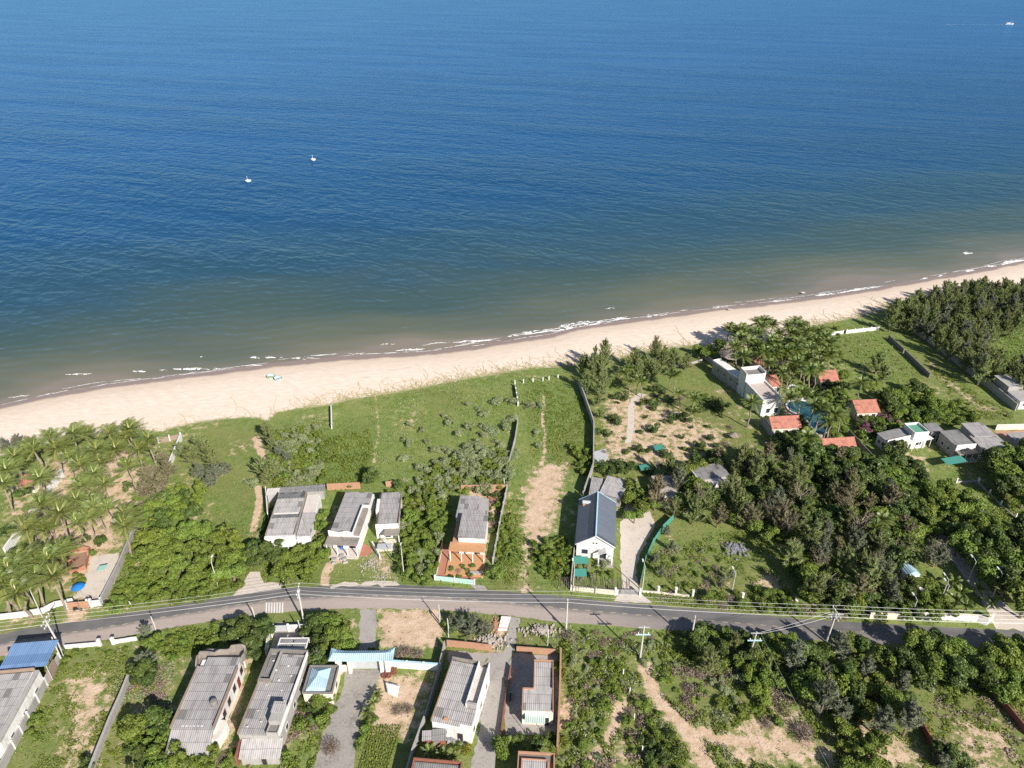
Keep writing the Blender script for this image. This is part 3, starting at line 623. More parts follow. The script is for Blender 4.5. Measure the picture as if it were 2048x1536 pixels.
fp.append(pp[-1]); hh.append(4.4); strip(fp, .22, 3.3, hh).build('parapet', TOPC, b.o)
for px_, py_ in ((398, 1318), (452, 1312), (484, 1310)):
    q = b.L(px_, py_, 3.3); MB().tube([(*q, -.05), (*q, 3.3)], .16, 8).build('column', WH, b.o)
MB().prism([b.L(388,1342,3.3), b.L(391,1329,3.3), b.L(396,1310,3.3), b.L(404,1305,3.3), b.L(440,1302,3.3), b.L(470,1296,3.3), b.L(486,1298,3.3), b.L(478,1318,3.3)], 3.02, 3.29).build('canopy', TOPC, b.o)
for t in (.93, .66, .47, .30): b.win('R', t, 1.3, 1.1, 1.5, MAR, GLS, at=b.X(.985))
b.win('R', .80, 0, 1.0, 2.3, MAR, MAR, at=b.X(.985), door=True)
for t in (.25, .5, .75): b.win('N', t, .7, .9, .9, WH, GLS, at=b.Y(-.235))
for i in range(6): b.bx('roof_patch', WH, b.X(.22 + .09 * i), b.X(.22 + .09 * i) + .35, b.Y(.03), b.Y(.03) + .16, 4.01, 4.06)
b = Bld('lean_to', 'small white cement lean-to with a water tower frame beside the scalloped parapet house', 'shed', [(437,1440),(448,1442),(440,1478),(428,1476)], 2.6)
b.blk('wall', WH, 0, 1, 0, 1, -.05, 2.5); b.roof(PALE, 0, 1, 0, 1, 2.56, 2.7, ov=.1); b.win('N', .5, 0, .8, 1.9, WOOD, DRK, door=True)
t = empty('water_tank', P(439, 1440, 0)); tag(t, 'dark round water tank on a thin legged stand beside the scalloped parapet house', 'water tank')
MB().lathe([(.0, 3.9), (.55, 3.9), (.6, 4.2), (.6, 4.9), (.5, 5.1), (.15, 5.15)], 14).build('tank', DGR, t, smooth=False)
for sx in (-.45, .45):
    for sy in (-.45, .45): MB().tube([(sx, sy, -.05), (sx * .8, sy * .8, 3.9)], .06, 5).build('leg', STEEL, t)
MB().box(-.6, .6, -.6, .6, 3.78, 3.9).build('platform', GRY, t)
# -- stepped grey house
b = Bld('house', 'stepped grey house with ribbed annex roof and raised boxy water room', 'house', [(534,1302),(605,1302),(571,1474),(484,1467)], 4.2)
b.blk('wall', GRY, .01, .985, .01, .985, -.05, 3.8)
b.roof(RG1, .34, .97, .60, .95, 4.05, 4.35); b.roof(RG1, .02, .97, .02, .598, 3.86, 4.18)
b.roof(RG3, .04, .26, .66, .95, 3.86, 4.0)
b.rim(DGR, -.01, 1.0, .60, 1.0, 3.8, 4.75, .2, 'LF'); b.blk('party_wall', GRY, .28, .325, .63, .97, 3.8, 4.7); b.blk('party_wall', TOPC, -.008, .32, .585, .625, 3.8, 4.6)
b.rim(BRN, -.015, .995, .012, .585, 3.7, 4.3, .18, 'L', 'parapet_rim'); b.rim(WH, .0, 1.0, .02, .98, 3.7, 4.7, .16, 'R', 'parapet')
wr = b.blk('water_room', GRY, .70, .975, .10, .30, 3.9, 5.6); b.roof(RG2, .68, .985, .19, .31, 5.68, 5.8, par=wr); b.blk('tank_pit', DGR, .72, .95, .012, .095, 3.9, 4.5); b.rim(GRY, .70, .975, .005, .10, 3.9, 4.75, .14, 'LRN', 'pit_rim')
for i in range(14): b.bx('roof_patch', WH, b.X(.15 + .055 * (i * 5 % 13)), b.X(.15 + .055 * (i * 5 % 13)) + .3, b.Y(.08 + .06 * i), b.Y(.08 + .06 * i) + .2, 4.18 + .02 * (i > 8), 4.24 + .1 * (i > 8))
for t_ in (.2, .45, .7): b.win('R', t_, 1.2, 1.1, 1.3, WH, GLS, at=b.X(.985))
b.win('N', .3, 0, 1.0, 2.1, WOOD, DRK, at=b.Y(.01), door=True)
b2 = Bld('shed', 'low shed with pale ribbed roof and rusty side wall behind the stepped grey house', 'shed', [(485,1480),(567,1478),(554,1508),(477,1510)], 2.8)
b2.blk('wall', GRY, .03, .97, .03, .97, -.05, 1.62); b2.roof(RG2, -.02, 1.02, -.03, 1.03, 1.75, 3.0); b2.blk('side_wall', RBR, -.10, -.06, -.05, 1.5, -.05, 2.6); b2.win('N', .6, 0, .9, 1.6, WOOD, DRK, at=b2.Y(.03), door=True)
b = Bld('porch_roof', 'white-framed porch roof with three dark ribbed panels in front of stepped house', 'canopy', [(558,1276),(618,1275),(613,1298),(555,1298)], 3.0)
fr = b.rim(WH, 0, 1, 0, 1, 2.85, 3.06, .2, 'LRFN', 'roof_frame'); b.blk('cross_beam', WH, .02, .98, .46, .53, 2.87, 3.075)
for u0 in (.03, .52): b.roof(RG3, u0, u0 + .44, .55, .96, 2.93, 3.0, part='roof_panel'); b.roof(RG3, u0, u0 + .44, .04, .45, 2.93, 3.0, part='roof_panel')
for u in (.02, .98):
    for v in (.03, .97): MB().tube([(b.X(u), b.Y(v), -.05), (b.X(u), b.Y(v), 2.86)], .1, 6).build('column', WH, b.o)
b = Bld('forecourt', 'white-walled roadside forecourt with a sliding gate at the road edge', 'wall', [(546,1251),(612,1249),(608,1262),(540,1264)], 1.6)
b.rim(WH, 0, 1, 0, 1, -.05, 1.7, .18, 'LR', 'side_wall'); b.bx('front_wall', WH, b.X(.45), b.X(1) - .2, b.Y(1) - .18, b.Y(1), -.05, 1.72); g = b.bx('gate', STEEL, b.X(.02) + .18, b.X(.44), b.Y(.97), b.Y(.99), .05, 1.6)
for u in (.0, .44): b.bx('gate_post', WH, b.X(u) - .05, b.X(u) + .3, b.Y(1) - .32, b.Y(1) + .05, -.05, 2.0)
wall('tall white side wall running back from the forecourt to the stepped grey house', [(541, 1265), (533, 1312)], 1.7, WH)
# -- gate pavilion
b = Bld('gatehouse', 'white gatehouse with flared sky-blue roof spanning the concrete drive', 'gatehouse', [(668,1302),(784,1300),(781,1317),(662,1317)], 4.4)
w2, d2 = b.w / 2, b.d / 2
def flare(mat, par, w2, d2, z, up, n=10):
    m = MB(); top = []; bot = []
    for i in range(n + 1):
        t = -1 + 2 * i / n; fl = .5 * abs(t) ** 5
        bot.append((t * (w2 + .5), -d2 - .3 - .3 * abs(t) ** 6, z + fl)); top.append((t * (w2 + .1 - .2), .0, z + up + fl * .4))
    far = [(x, -y, q) for x, y, q in bot]; vs = bot + top + far; fs = []
    for i in range(n): fs += [(i, i + 1, n + 2 + i, n + 1 + i), (n + 1 + i, n + 2 + i, 2 * n + 3 + i, 2 * n + 2 + i), (2 * n + 2 + i, 2 * n + 3 + i, i + 1, i)]
    fs += [(0, n + 1, 2 * n + 2), (n, 3 * n + 2, 2 * n + 1)]
    return m.add(vs, fs).build('roof', mat, par)
flare(RSK, b.o, w2, d2, 4.0, .75)
b.bx('lintel', WH, -w2 * .93, w2 * .93, -d2 * .6, d2 * .6, 3.5, 3.99)
for x0, x1 in ((-w2 * .92, -w2 * .92 + .8), (-w2 * .52, -w2 * .52 + .6), (w2 * .58, w2 * .58 + .6), (w2 * .92 - .8, w2 * .92)): b.bx('pillar', WH, x0, x1, -d2 * .7, d2 * .7, -.05, 3.5)
b.bx('side_panel', CRM, -w2 * .78, -w2 * .56, -.08, .08, -.05, 1.6); b.bx('side_panel', CRM, w2 * .67, w2 * .80, -.08, .08, -.05, 3.0)
b.bx('gate_leaf', STEEL, -w2 * .45, w2 * .55, d2 * .5, d2 * .5 + .06, .05, 2.4)
wall('white wall with pale blue sloping coping running east from the gatehouse', [(781, 1334), (881, 1341)], 1.7, WH, th=.3, cop=SKY, posts=3.6, post_mat=WH, post_h=1.95)
b = Bld('guard_pavilion', 'small guard pavilion with hipped sky-blue roof inside concrete parapet', 'pavilion', [(617,1331),(676,1331),(667,1386),(607,1386)], 3.2)
b.blk('wall', CRM, .02, .98, .02, .98, -.05, 2.9); b.rim(DGR, 0, 1, 0, 1, 2.9, 3.35, .18); b.blk('roof_slab', DGR, .03, .97, .03, .97, 2.9, 2.98)
x0, x1, y0, y1 = b.X(.08), b.X(.74), b.Y(.05), b.Y(.93); xm = (x0 + x1) / 2; rr_ = [(x0, y0, 3.1), (x1, y0, 3.1), (x1, y1, 3.1), (x0, y1, 3.1), (xm, y0 + 2.6, 4.2), (xm, y1 - 1.6, 4.2)]
MB().add(rr_, [(0, 1, 4), (1, 2, 5, 4), (2, 3, 5), (3, 0, 4, 5), (3, 2, 1, 0)]).build('roof', RSK, b.o)
b.win('R', .5, 1.0, 1.4, 1.3, WH, GLS, at=b.X(.98)); b.win('N', .35, 0, .95, 2.1, SKY, DRK, at=b.Y(.02), door=True)
# -- house with roof terrace strip
b = Bld('house', 'grey ribbed-roof house with a walled terrace strip along its roof edge', 'house', [(897,1318),(977,1326),(946,1464),(871,1440)], 4.3)
b.blk('wall', WH, .01, .985, .03, .98, -.05, 3.9)
b.roof(RG2, .02, .70, .02, .955, 3.98, 4.35); b.roof(RG2, .702, .985, .06, .29, 4.02, 4.1)
b.blk('terrace', PALE, .735, .965, .34, .94, 3.9, 4.25); b.rim(WH, .705, 1.0, .30, .985, 3.9, 5.1, .16, 'LR', 'terrace_wall'); b.blk('terrace_wall', GRY, .72, .985, .305, .335, 3.9, 5.12)
b.rim(TOPC, -.01, .99, .02, 1.0, 3.8, 4.75, .22, 'F'); b.rim(BRN, -.01, 1.0, .02, .975, 3.8, 4.4, .2, 'L', 'parapet_rim')
for t_ in (.15, .5, .8): b.win('R', t_, 1.1, 1.2, 1.4, CRM, GLS, at=b.X(.985))
b.win('N', .7, 0, 1.0, 2.1, WOOD, DRK, at=b.Y(.03), door=True); b.win('N', .3, 1.2, 1.1, 1.1, WH, GLS, at=b.Y(.03)); b.bx('roof_hatch', ORT, b.X(.28), b.X(.28) + .7, b.Y(.06), b.Y(.06) + .5, 4.05, 4.25)
b2 = Bld('lean_to', 'patched lean-to of ribbed sheets behind the terrace-strip house', 'shed', [(848,1464),(893,1456),(890,1482),(842,1480)], 2.3)
b2.blk('wall', RBR, .03, .97, .05, .95, -.05, 2.1); b2.roof(RG3, .42, 1.02, -.02, 1.02, 2.2, 2.55); b2.roof(RG1, -.02, .41, .1, 1.02, 2.1, 2.3); b2.bx('door', WOOD, b2.X(.5), b2.X(.5) + .9, b2.Y(.05) - .05, b2.Y(.05) - .004, 0, 1.9)
# -- L shaped house
b = Bld('house', 'L-shaped grey-roofed house with orange brick rim beside the weedy slope', 'house', [(1060,1322),(1109,1324),(1106,1422),(1030,1419)], 4.0)
b.blk('wall', CRM, .36, .985, .42, .985, -.05, 3.7); b.blk('wall', CRM, .01, .984, .015, .418, -.05, 3.7)
b.roof(RG2, .37, .97, .43, .965, 4.0, 4.28); b.roof(RG2, .02, .97, .01, .428, 3.74, 3.99)
b.rim(ORG, .35, .99, .42, 1.0, 3.7, 4.5, .16, 'LRF'); b.rim(ORG, 0, .99, .0, .42, 3.6, 4.12, .16, 'LR', 'parapet_rim'); b.blk('parapet_rim', ORG, .012, .345, .405, .43, 3.6, 4.15)
for t_ in (.2, .6): b.win('L', t_, 1.2, 1.1, 1.3, WH, GLS, at=b.X(.01 if t_ < .4 else .36))
b.win('N', .15, 1.2, 1.3, 1.3, WH, GLS, at=b.Y(.015)); b.win('N', .78, 0, 1.0, 2.1, WH, DRK, at=b.Y(.015), door=True)
b2 = Bld('canopy', 'pale mint sheet canopy on posts behind the L-shaped house', 'canopy', [(1050,1421),(1091,1424),(1090,1446),(1050,1444)], 3.0)
b2.roof(RMT, 0, 1, 0, 1, 2.9, 3.15)
for u in (.04, .96):
    for v in (.06, .94): MB().tube([(b2.X(u), b2.Y(v), -.05), (b2.X(u), b2.Y(v), 2.86 + .2 * v)], .05, 6).build('post', STEEL, b2.o)
b = Bld('house', 'house with brown parapet rim cut off by the picture bottom, behind small palms', 'house', [(828,1516),(926,1528),(915,1580),(815,1575)], 3.6)
b.blk('wall', CRM, .01, .99, .01, .97, -.05, 3.3); b.roof(RG3, .03, .97, .0, .9, 3.4, 3.65); b.rim(RBR, 0, 1, 0, 1, 3.3, 4.0, .2, 'LRF'); b.win('R', .5, 1, 1.2, 1.2, at=b.X(.99))
b = Bld('house', 'narrow orange-rimmed house at picture bottom behind the L-shaped house', 'house', [(1038,1504),(1110,1508),(1108,1590),(1030,1585)], 3.6)
b.blk('wall', ORG, .01, .985, .01, .97, -.05, 3.3); b.roof(RG2, .12, .80, .0, .80, 3.55, 3.8); b.blk('terrace', DGR, .03, .97, .82, .96, 3.3, 3.4); b.rim(ORG, 0, 1, 0, 1, 3.3, 3.9, .18, 'LRF'); b.rim(ORG, .10, .83, .0, .815, 3.3, 4.0, .14, 'LRF', 'parapet_rim'); b.win('R', .5, 1, 1.2, 1.2, at=b.X(.985))
# -- left edge house and blue carport
b = Bld('house', 'wide grey-roofed house with pale side wall beside the blue carport', 'house', [(-80,1352),(78,1338),(6,1486),(-140,1500)], 4.2)
b.blk('wall', WH, .01, .985, .01, .98, -.05, 3.9); b.roof(RG2, .02, .90, .0, .96, 3.95, 4.3); b.rim(BRN, .0, .92, .0, 1.0, 3.9, 4.75, .2, 'LF'); b.blk('gutter_wall', GRY, .92, .985, .02, .98, 3.9, 4.3)
for t_ in (.2, .5, .8): b.win('R', t_, 1.1, 1.2, 1.4, WH, GLS, at=b.X(.985))
b = Bld('carport', 'blue metal sheet carport roof on posts overhanging the road verge', 'carport', [(26,1288),(115,1281),(94,1329),(-4,1338)], 4.4)
b.roof(RBL, 0, 1, 0, 1, 4.15, 4.55, th=.1); b.roof(RBL, .12, .72, -.06, .1, 3.95, 4.0, part='awning')
for u in (.03, .5, .97):
    for v in (.05, .95): MB().tube([(b.X(u), b.Y(v), -.05), (b.X(u), b.Y(v), 4.05 + .38 * v)], .08, 6).build('post', STEEL, b.o)
b.blk('side_wall', BRN, .93, .96, .02, .5, -.05, 2.6); b.blk('rear_panel', ORG, -.25, .6, .93, .96, -.05, 2.8)
wall('pale grey boundary wall of the blue carport plot, bordering the bare field', [(123, 1322), (95, 1372), (60, 1440), (30, 1498), (4, 1550)], 1.9, GRY, posts=3.4, post_mat=WH, cop=GRY)
for i, (x, y) in enumerate(((118, 1306), (124, 1320))): 
    m = MB().tube([(0, 0, -.05), (0.1, -.1, 4.4)], .11, 6); tag(m.build('concrete_post', CPOST, None, P(x, y)), ('bare concrete post at the corner of the blue carport', 'bare concrete post at the road end of the pale boundary wall')[i], 'post')
# ================================================================ houses north of the road
b = Bld('house', 'twin-gabled grey house with a pale green arched porch behind leafy trees', 'house', [(551,984),(604,982),(599,1066),(540,1069)], 4.2)
b.blk('wall', WH, .01, .985, .01, .985, -.05, 3.7)
for v0, vm, v1 in ((.0, .36, .5), (.5, .80, 1.0)):
    ze = 3.75 if v0 == 0 else 4.0; zr = ze + .42
    b.roof(RG2, 0, 1, v0, vm, ze, zr, part='roof_slope'); b.roof(RG3, 0, 1, vm + .001, v1, zr, ze - .1, part='roof_slope')  # far slopes get the darker sheets: shade away from the sun painted as colour
    for i in range(7): b.bx('ridge_cap', GRY, b.X(.14 + .11 * i), b.X(.14 + .11 * i) + .42, b.Y(vm) - .16, b.Y(vm) + .1, zr + .005, zr + .08)
b.rim(TOPC, -.012, 1.012, .0, 1.0, 3.6, 4.25, .18, 'LR', 'parapet_rim')
b.blk('front_parapet', WH, -.03, 1.03, -.045, -.005, 3.0, 3.85); b.bx('porch_floor', CRM, b.X(.25), b.X(1.05), b.Y(-.17), b.Y(-.05), -.05, .25); b.bx('porch_roof', WH, b.X(.2), b.X(1.08), b.Y(-.18), b.Y(-.05), 2.8, 3.0)
for u in (.22, .42, .62, .82, 1.05): MB().tube([(b.X(u), b.Y(-.165), -.05), (b.X(u), b.Y(-.165), 2.8)], .12, 8).build('column', MNT, b.o)
for u in (.3, .7): b.win('N', u, .3, 1.3, 2.0, MNT, GLS, at=b.Y(.01) - .01)
ex = b.bx('side_wing', WH, b.X(1.03), b.X(1.5), b.Y(.02), b.Y(.96), -.05, 3.1); b.roof(RG2, 1.03, 1.53, .0, .52, 3.25, 3.5, par=ex); b.roof(PALE, 1.03, 1.48, .53, .97, 3.35, 3.5, par=ex)
MB().slab([(b.X(1.03), b.Y(.47), 3.58), (b.X(1.10), b.Y(.52), 3.58), (b.X(1.53), b.Y(.04), 3.36), (b.X(1.47), b.Y(-.01), 3.36)], .1).build('roof_ridge', GRY, ex)
b2 = Bld('outhouse', 'long low outhouse with mossy ribbed roof seaward of twin-gabled house', 'outhouse', [(533,977),(648,970),(649,979),(535,988)], 2.8)
b2.blk('wall', GRY, .01, .99, .03, .97, -.05, 2.5); b2.roof(RG3, .22, 1.01, -.05, 1.05, 2.6, 2.85); b2.roof(PALE, -.01, .215, -.05, 1.05, 2.62, 2.8); b2.win('N', .5, 0, .9, 2, WOOD, DRK, at=b2.Y(.03), door=True)
wall('white yard wall on the path side of the twin-gabled house', [(534, 988), (538, 1040)], 2.4, WH)
b = Bld('house', 'grey-roofed house with wavy white front parapet and concrete L-shaped ledge', 'house', [(680,979),(735,985),(734,1068),(668,1070)], 4.3)
b.blk('wall', WH, .01, .985, .01, .985, -.05, 3.8); b.roof(RG1, .02, .80, .03, .98, 3.92, 4.3); b.roof(RG1, .80, .97, .62, .98, 4.16, 4.3)
b.blk('side_ledge', TOPC, .80, .985, .01, .60, 3.8, 4.45); b.rim(WH, .78, 1.0, .0, .62, 3.8, 5.0, .14, 'LF', 'ledge_wall')
hp = [b.X(i / 20 * .8) for i in range(21)]; strip([(x, b.Y(.02)) for x in hp], .16, 3.6, [4.75 + .2 * math.cos(i / 20 * 9) for i in range(21)]).build('front_parapet', WH, b.o)
b.bx('porch_roof', TOPC, b.X(-.02), b.X(1.0), b.Y(-.17), b.Y(-.005), 3.35, 3.6)
b.bx('porch_floor', PALE, b.X(.0), b.X(1.0), b.Y(-.20), b.Y(-.005), -.05, .22)
for u in (.02, .34, .66, .97): MB().tube([(b.X(u), b.Y(-.155), .2), (b.X(u), b.Y(-.155), 3.35)], .13, 8).build('column', WH, b.o)
b.win('N', .3, .25, 1.6, 2.2, RED, GLS, at=b.Y(.01)); b.win('N', .72, .22, 1.5, 2.3, RED, DRK, at=b.Y(.01), door=True)
tag(MB().lathe([(0, 0), (.30, .02), (.36, .5), (.3, .9), (.05, .95)], 12).build('blue_barrel', BLU, None, P(684, 1099)), 'blue plastic barrel lying near the terracotta yard', 'barrel')
b = Bld('house', 'smaller grey-roofed house with low white parapet beside tall shrubs', 'house', [(752,986),(799,984),(801,1048),(758,1050)], 4.0)
b.blk('wall', WH, .01, .985, .01, .985, -.05, 3.6); b.roof(RG1, .12, .985, .0, .99, 3.7, 4.1); b.rim(BRN, .1, 1.02, .0, 1.0, 3.55, 4.2, .14, 'LR', 'parapet_rim'); b.blk('front_parapet', WH, .02, 1.0, -.035, -.004, 3.3, 4.35)
b.bx('porch_roof', TOPC, b.X(.4), b.X(1.05), b.Y(-.22), b.Y(-.04), 2.9, 3.1); b.bx('porch_floor', CRM, b.X(.1), b.X(1.05), b.Y(-.36), b.Y(-.04), -.05, .2); b.bx('side_ledge', WH, b.X(-.05), b.X(.09), b.Y(.40), b.Y(.75), -.05, 4.5)
for u in (.42, 1.02): MB().tube([(b.X(u), b.Y(-.2), .2), (b.X(u), b.Y(-.2), 2.9)], .12, 8).build('column', WH, b.o)
b.win('N', .5, .2, 1.4, 2.2, WH, GLS, at=b.Y(.01)); b.bx('awning', STEEL, b.X(.15), b.X(.75), b.Y(-.52), b.Y(-.37), 2.3, 2.36)
for u in (.16, .74): MB().tube([(b.X(u), b.Y(-.51), -.05), (b.X(u), b.Y(-.51), 2.3)], .05, 6).build('post', STEEL, b.o)
wall('orange brick rear wall seaward of the wavy-parapet house', [(655, 980), (721, 977)], 1.9, ORG)
wall('short orange brick rear wall seaward of the smaller grey-roofed house', [(772, 974), (792, 972)], 1.7, ORG)
b = Bld('house', 'house with two offset grey roofs, orange tiled porch and white columns', 'house', [(925,1027),(977,1029),(968,1076),(916,1073)], 5.0)
b.blk('wall', WH, .01, .985, .01, .985, -.05, 4.6); b.roof(RG1, .0, 1.0, .02, 1.0, 4.7, 5.0, ov=.1)
b.bx('rear_wing', GRY, b.X(-.28), b.X(.90), b.Y(1.04), b.Y(1.95), -.05, 3.7); b.roof(RG1, -.28, .55, 1.35, 1.98, 3.8, 4.05, part='rear_roof'); b.roof(RG1, -.29, .92, 1.03, 1.348, 3.72, 3.86, part='rear_roof')
b.bx('porch_roof', ORT, b.X(-.3), b.X(1.05), b.Y(-.36), b.Y(-.01), 3.3, 3.5); b.bx('side_roof', ORG, b.X(-.22), b.X(-.01), b.Y(.0), b.Y(.8), 3.3, 3.46); b.bx('porch_floor', ORT, b.X(-.35), b.X(1.05), b.Y(-.85), b.Y(-.01), -.05, .25)
for u in (-.26, .16, .58, 1.0): MB().tube([(b.X(u), b.Y(-.32), .25), (b.X(u), b.Y(-.32), 3.3)], .14, 8).build('column', WH, b.o)
b.win('N', .25, .5, 1.4, 1.9, WH, GLS, at=b.Y(.01)); b.win('N', .7, .25, 1.3, 2.3, WOOD, DRK, at=b.Y(.01), door=True); b.win('L', .5, 1, 1, 1.2, at=b.X(.01))
b.bx('bench', GRY, b.X(.55), b.X(1.0), b.Y(-.80), b.Y(-.72), .25, .7)
sheet('yard', [(884,1098),(890,1090),(972,1110),(965,1150),(948,1162),(872,1156)], weathered('terracotta yard', (0.40, .17, .11), (.24, .13, .09), .6, .8), z=.03)
wall('low mint-green front wall of the house with orange tiled porch', [(870, 1160), (949, 1169)], 1.2, MNT, posts=4.2, post_mat=WH)
wall('pinkish side wall between scrub and the terracotta yard', [(886, 1092), (871, 1158)], 1.2, MNT, cop=RBR)
wall('grey side wall between the orange-porch house and the sandy empty lot', [(1014, 982), (1003, 1035), (986, 1128)], 1.7, GRY, posts=3.5)
wall('orange brick rear wall behind the house with orange tiled porch', [(922, 982), (1011, 981)], 1.8, ORG)
# -- white gabled house
e = [P(1158,999,3.9), P(1234,1005,3.9), P(1229,1096,3.9), P(1150,1088,3.9)]
b = Bld('house', 'white gabled house with dark slate-blue metal roof on the sandy lot edge', 'house', [(1158,999),(1234,1005),(1229,1096),(1150,1088)], 3.9)
zr = 6.3
for z_ in np.arange(4.5, 9, .1):
    w_ = np.array((*(b.c + b.v * b.d / 2), z_)); 
    if PX([w_])[0, 1] < 983: zr = float(z_); break
x1, y0, y1 = b.w / 2, -b.d / 2, b.d / 2; iw = x1 - .35; iy0, iy1 = y0 + .45, y1 - .3
zi = 3.9 + (zr - 3.9) * .35 / x1 - .12
MB().add([(-iw, iy0, -.05), (iw, iy0, -.05), (iw, iy1, -.05), (-iw, iy1, -.05), (-iw, iy0, zi), (iw, iy0, zi), (iw, iy1, zi), (-iw, iy1, zi), (0, iy0, zr - .12), (0, iy1, zr - .12)], [(0, 1, 5, 8, 4), (1, 2, 6, 5), (2, 3, 7, 9, 6), (3, 0, 4, 7), (5, 6, 9, 8), (7, 4, 8, 9)]).build('wall', WH, b.o)
MB().slab([(-x1, y0, 3.9), (0, y0, zr), (0, y1, zr), (-x1, y1, 3.9)], .1).build('roof_slope', RSL, b.o); MB().slab([(0, y0, zr), (x1, y0, 3.9), (x1, y1, 3.9), (0, y1, zr)], .1).build('roof_slope', RSL, b.o)
MB().box(-.14, .14, y0 - .03, y1 + .03, zr + .0, zr + .06).build('ridge_cap', SKY, b.o)
for s_ in (-1, 1): MB().slab([(0, y0 - .06, zr + .03), (s_ * x1, y0 - .06, 3.93), (s_ * x1, y0 + .1, 3.93), (0, y0 + .1, zr + .03)][::s_], .16).build('barge_board', WH, b.o)
for s_ in (-1, 1): MB().slab([(0, y1 - .1, zr + .03), (s_ * x1, y1 - .1, 3.93), (s_ * x1, y1 + .06, 3.93), (0, y1 + .06, zr + .03)][::s_], .16).build('barge_board', SKY, b.o)
MB().box(-iw, iw, iy0 - .25, iy0 - .004, 2.9, 3.05).build('ledge', WH, b.o)
px0 = iw * .18
MB().slab([(px0, iy0 - 1.8, 2.7), (px0 + 1.6, iy0 - 1.8, 3.5), (px0 + 1.6, iy0 - .3, 3.5), (px0, iy0 - .3, 2.7)], .1).build('porch_roof', WH, b.o); MB().slab([(px0 + 1.6, iy0 - 1.8, 3.5), (px0 + 3.2, iy0 - 1.8, 2.7), (px0 + 3.2, iy0 - .3, 2.7), (px0 + 1.6, iy0 - .3, 3.5)], .1).build('porch_roof', WH, b.o)
for x_ in (px0 + .2, px0 + 3.0): MB().box(x_ - .13, x_ + .13, iy0 - 1.75, iy0 - 1.49, -.05, 2.64).build('column', WH, b.o)
MB().box(px0 - .2, px0 + 3.4, iy0 - 2.4, iy0 - .004, -.05, .22).build('porch_floor', GRY, b.o)
b.win('N', .70, .22, 1.6, 2.2, WH, GLS, at=iy0, door=True); b.win('N', .25, 1.0, 1.5, 1.4, WH, GLS, at=iy0); b.win('N', .45, 4.0, .5, .6, WH, GLS, at=iy0); b.win('N', .53, 4.0, .5, .6, WH, GLS, at=iy0)
for t_ in (.25, .5, .75): b.win('R', t_, 1.1, 1.1, 1.3, WH, GLS, at=iw)
q = b.L(1173, 1008, 4.9); t = empty('water_tank', (*b.wldir(*q)[:2], 3.9)); t.rotation_euler.z = b.rz; tag(t, 'steel water tank on orange stand on the slate-blue roof', 'water tank')
MB().box(-.8, .8, -.45, .45, .7, 1.05).build('stand', ORT, t); MB().tube([(-.9, 0, 1.5), (.9, 0, 1.5)], .45, 12).build('tank', STEEL, t)
for sx in (-.7, .7):
    for sy in (-.4, .4): MB().box(sx - .05, sx + .05, sy - .05, sy + .05, .0, .7).build('leg', STEEL, t)
b = Bld('shed', 'curved-edge grey shed roof tucked seaward of the white gabled house', 'shed', [(1215,953),(1254,962),(1246,997),(1200,984)], 3.0)
b.blk('wall', GRY, .02, .98, .02, .98, -.05, 2.7); b.roof(RG2, -.02, 1.02, -.03, 1.03, 2.8, 3.15); b.win('R', .5, 0, 1, 2, WOOD, DRK, at=b.X(.98), door=True)
b = Bld('shed', 'low lean-to with half shaded roof beside the lot wall behind the white gabled house', 'shed', [(1187,957),(1209,957),(1197,990),(1175,984)], 2.5)
b.blk('wall', WH, .02, .98, .02, .98, -.05, 2.3); b.roof(RG1, -.02, 1.02, -.03, 1.03, 2.4, 2.6); b.win('N', .5, 0, .8, 1.8, WOOD, DRK, at=b.Y(.02), door=True)
b = Bld('outbuilding', 'pale patched outbuilding with two-level pinkish roof among casuarinas', 'outbuilding', [(1305,953),(1345,953),(1358,996),(1317,998)], 3.0)
b.blk('wall', CRM, .02, .98, .02, .98, -.05, 2.6); PK = C_('pinkish fibre cement sheets', (0.42, .37, .34), (.36, .31, .29)); b.roof(PK, -.02, 1.02, .38, 1.03, 2.8, 3.1); b.roof(PK, -.02, 1.02, -.03, .36, 2.5, 2.7); b.win('L', .6, 0, 1, 2, WOOD, DRK, at=b.X(.02), door=True)
b = Bld('house', 'weathered flat-roofed house half hidden under casuarina trees', 'house', [(1380,934),(1432,926),(1482,962),(1404,974)], 4.0)
b.blk('wall', GRY, .01, .985, .01, .985, -.05, 3.6); b.roof(RG3, .0, 1.0, .35, 1.0, 3.7, 3.95); b.blk('terrace', PALE, .02, .97, .02, .34, 3.6, 3.75); b.rim(WH, -.01, 1.0, .0, 1.01, 3.5, 4.3, .16, 'LN'); b.win('L', .5, 1, 1.1, 1.3, at=b.X(.01)); b.win('N', .4, 0, 1, 2.1, WOOD, DRK, at=b.Y(.01), door=True)
b = Bld('water_tower', 'white block house with pale blue curved roof buried among trees', 'house', [(1800,1122),(1826,1120),(1838,1146),(1808,1150)], 4.5)
b.blk('wall', WH, .02, .98, .02, .98, -.05, 4.0)
m = MB(); arc = [(b.X(0) + b.w * i / 8, 4.0 + 1.0 * math.sin(math.pi * i / 8)) for i in range(9)]
m.add([(x, b.Y(0), z) for x, z in arc] + [(x, b.Y(1), z) for x, z in arc], [(i, i + 1, 10 + i, 9 + i) for i in range(8)] + [tuple(range(9))[::-1], tuple(range(9, 18))]); m.build('roof', RSK, b.o); b.win('N', .6, 0, 1, 2, WOOD, DRK, at=b.Y(.02), door=True); b.bx('annex', WH, b.X(.55), b.X(1.0), b.Y(-.85), b.Y(.0), -.05, 2.6)
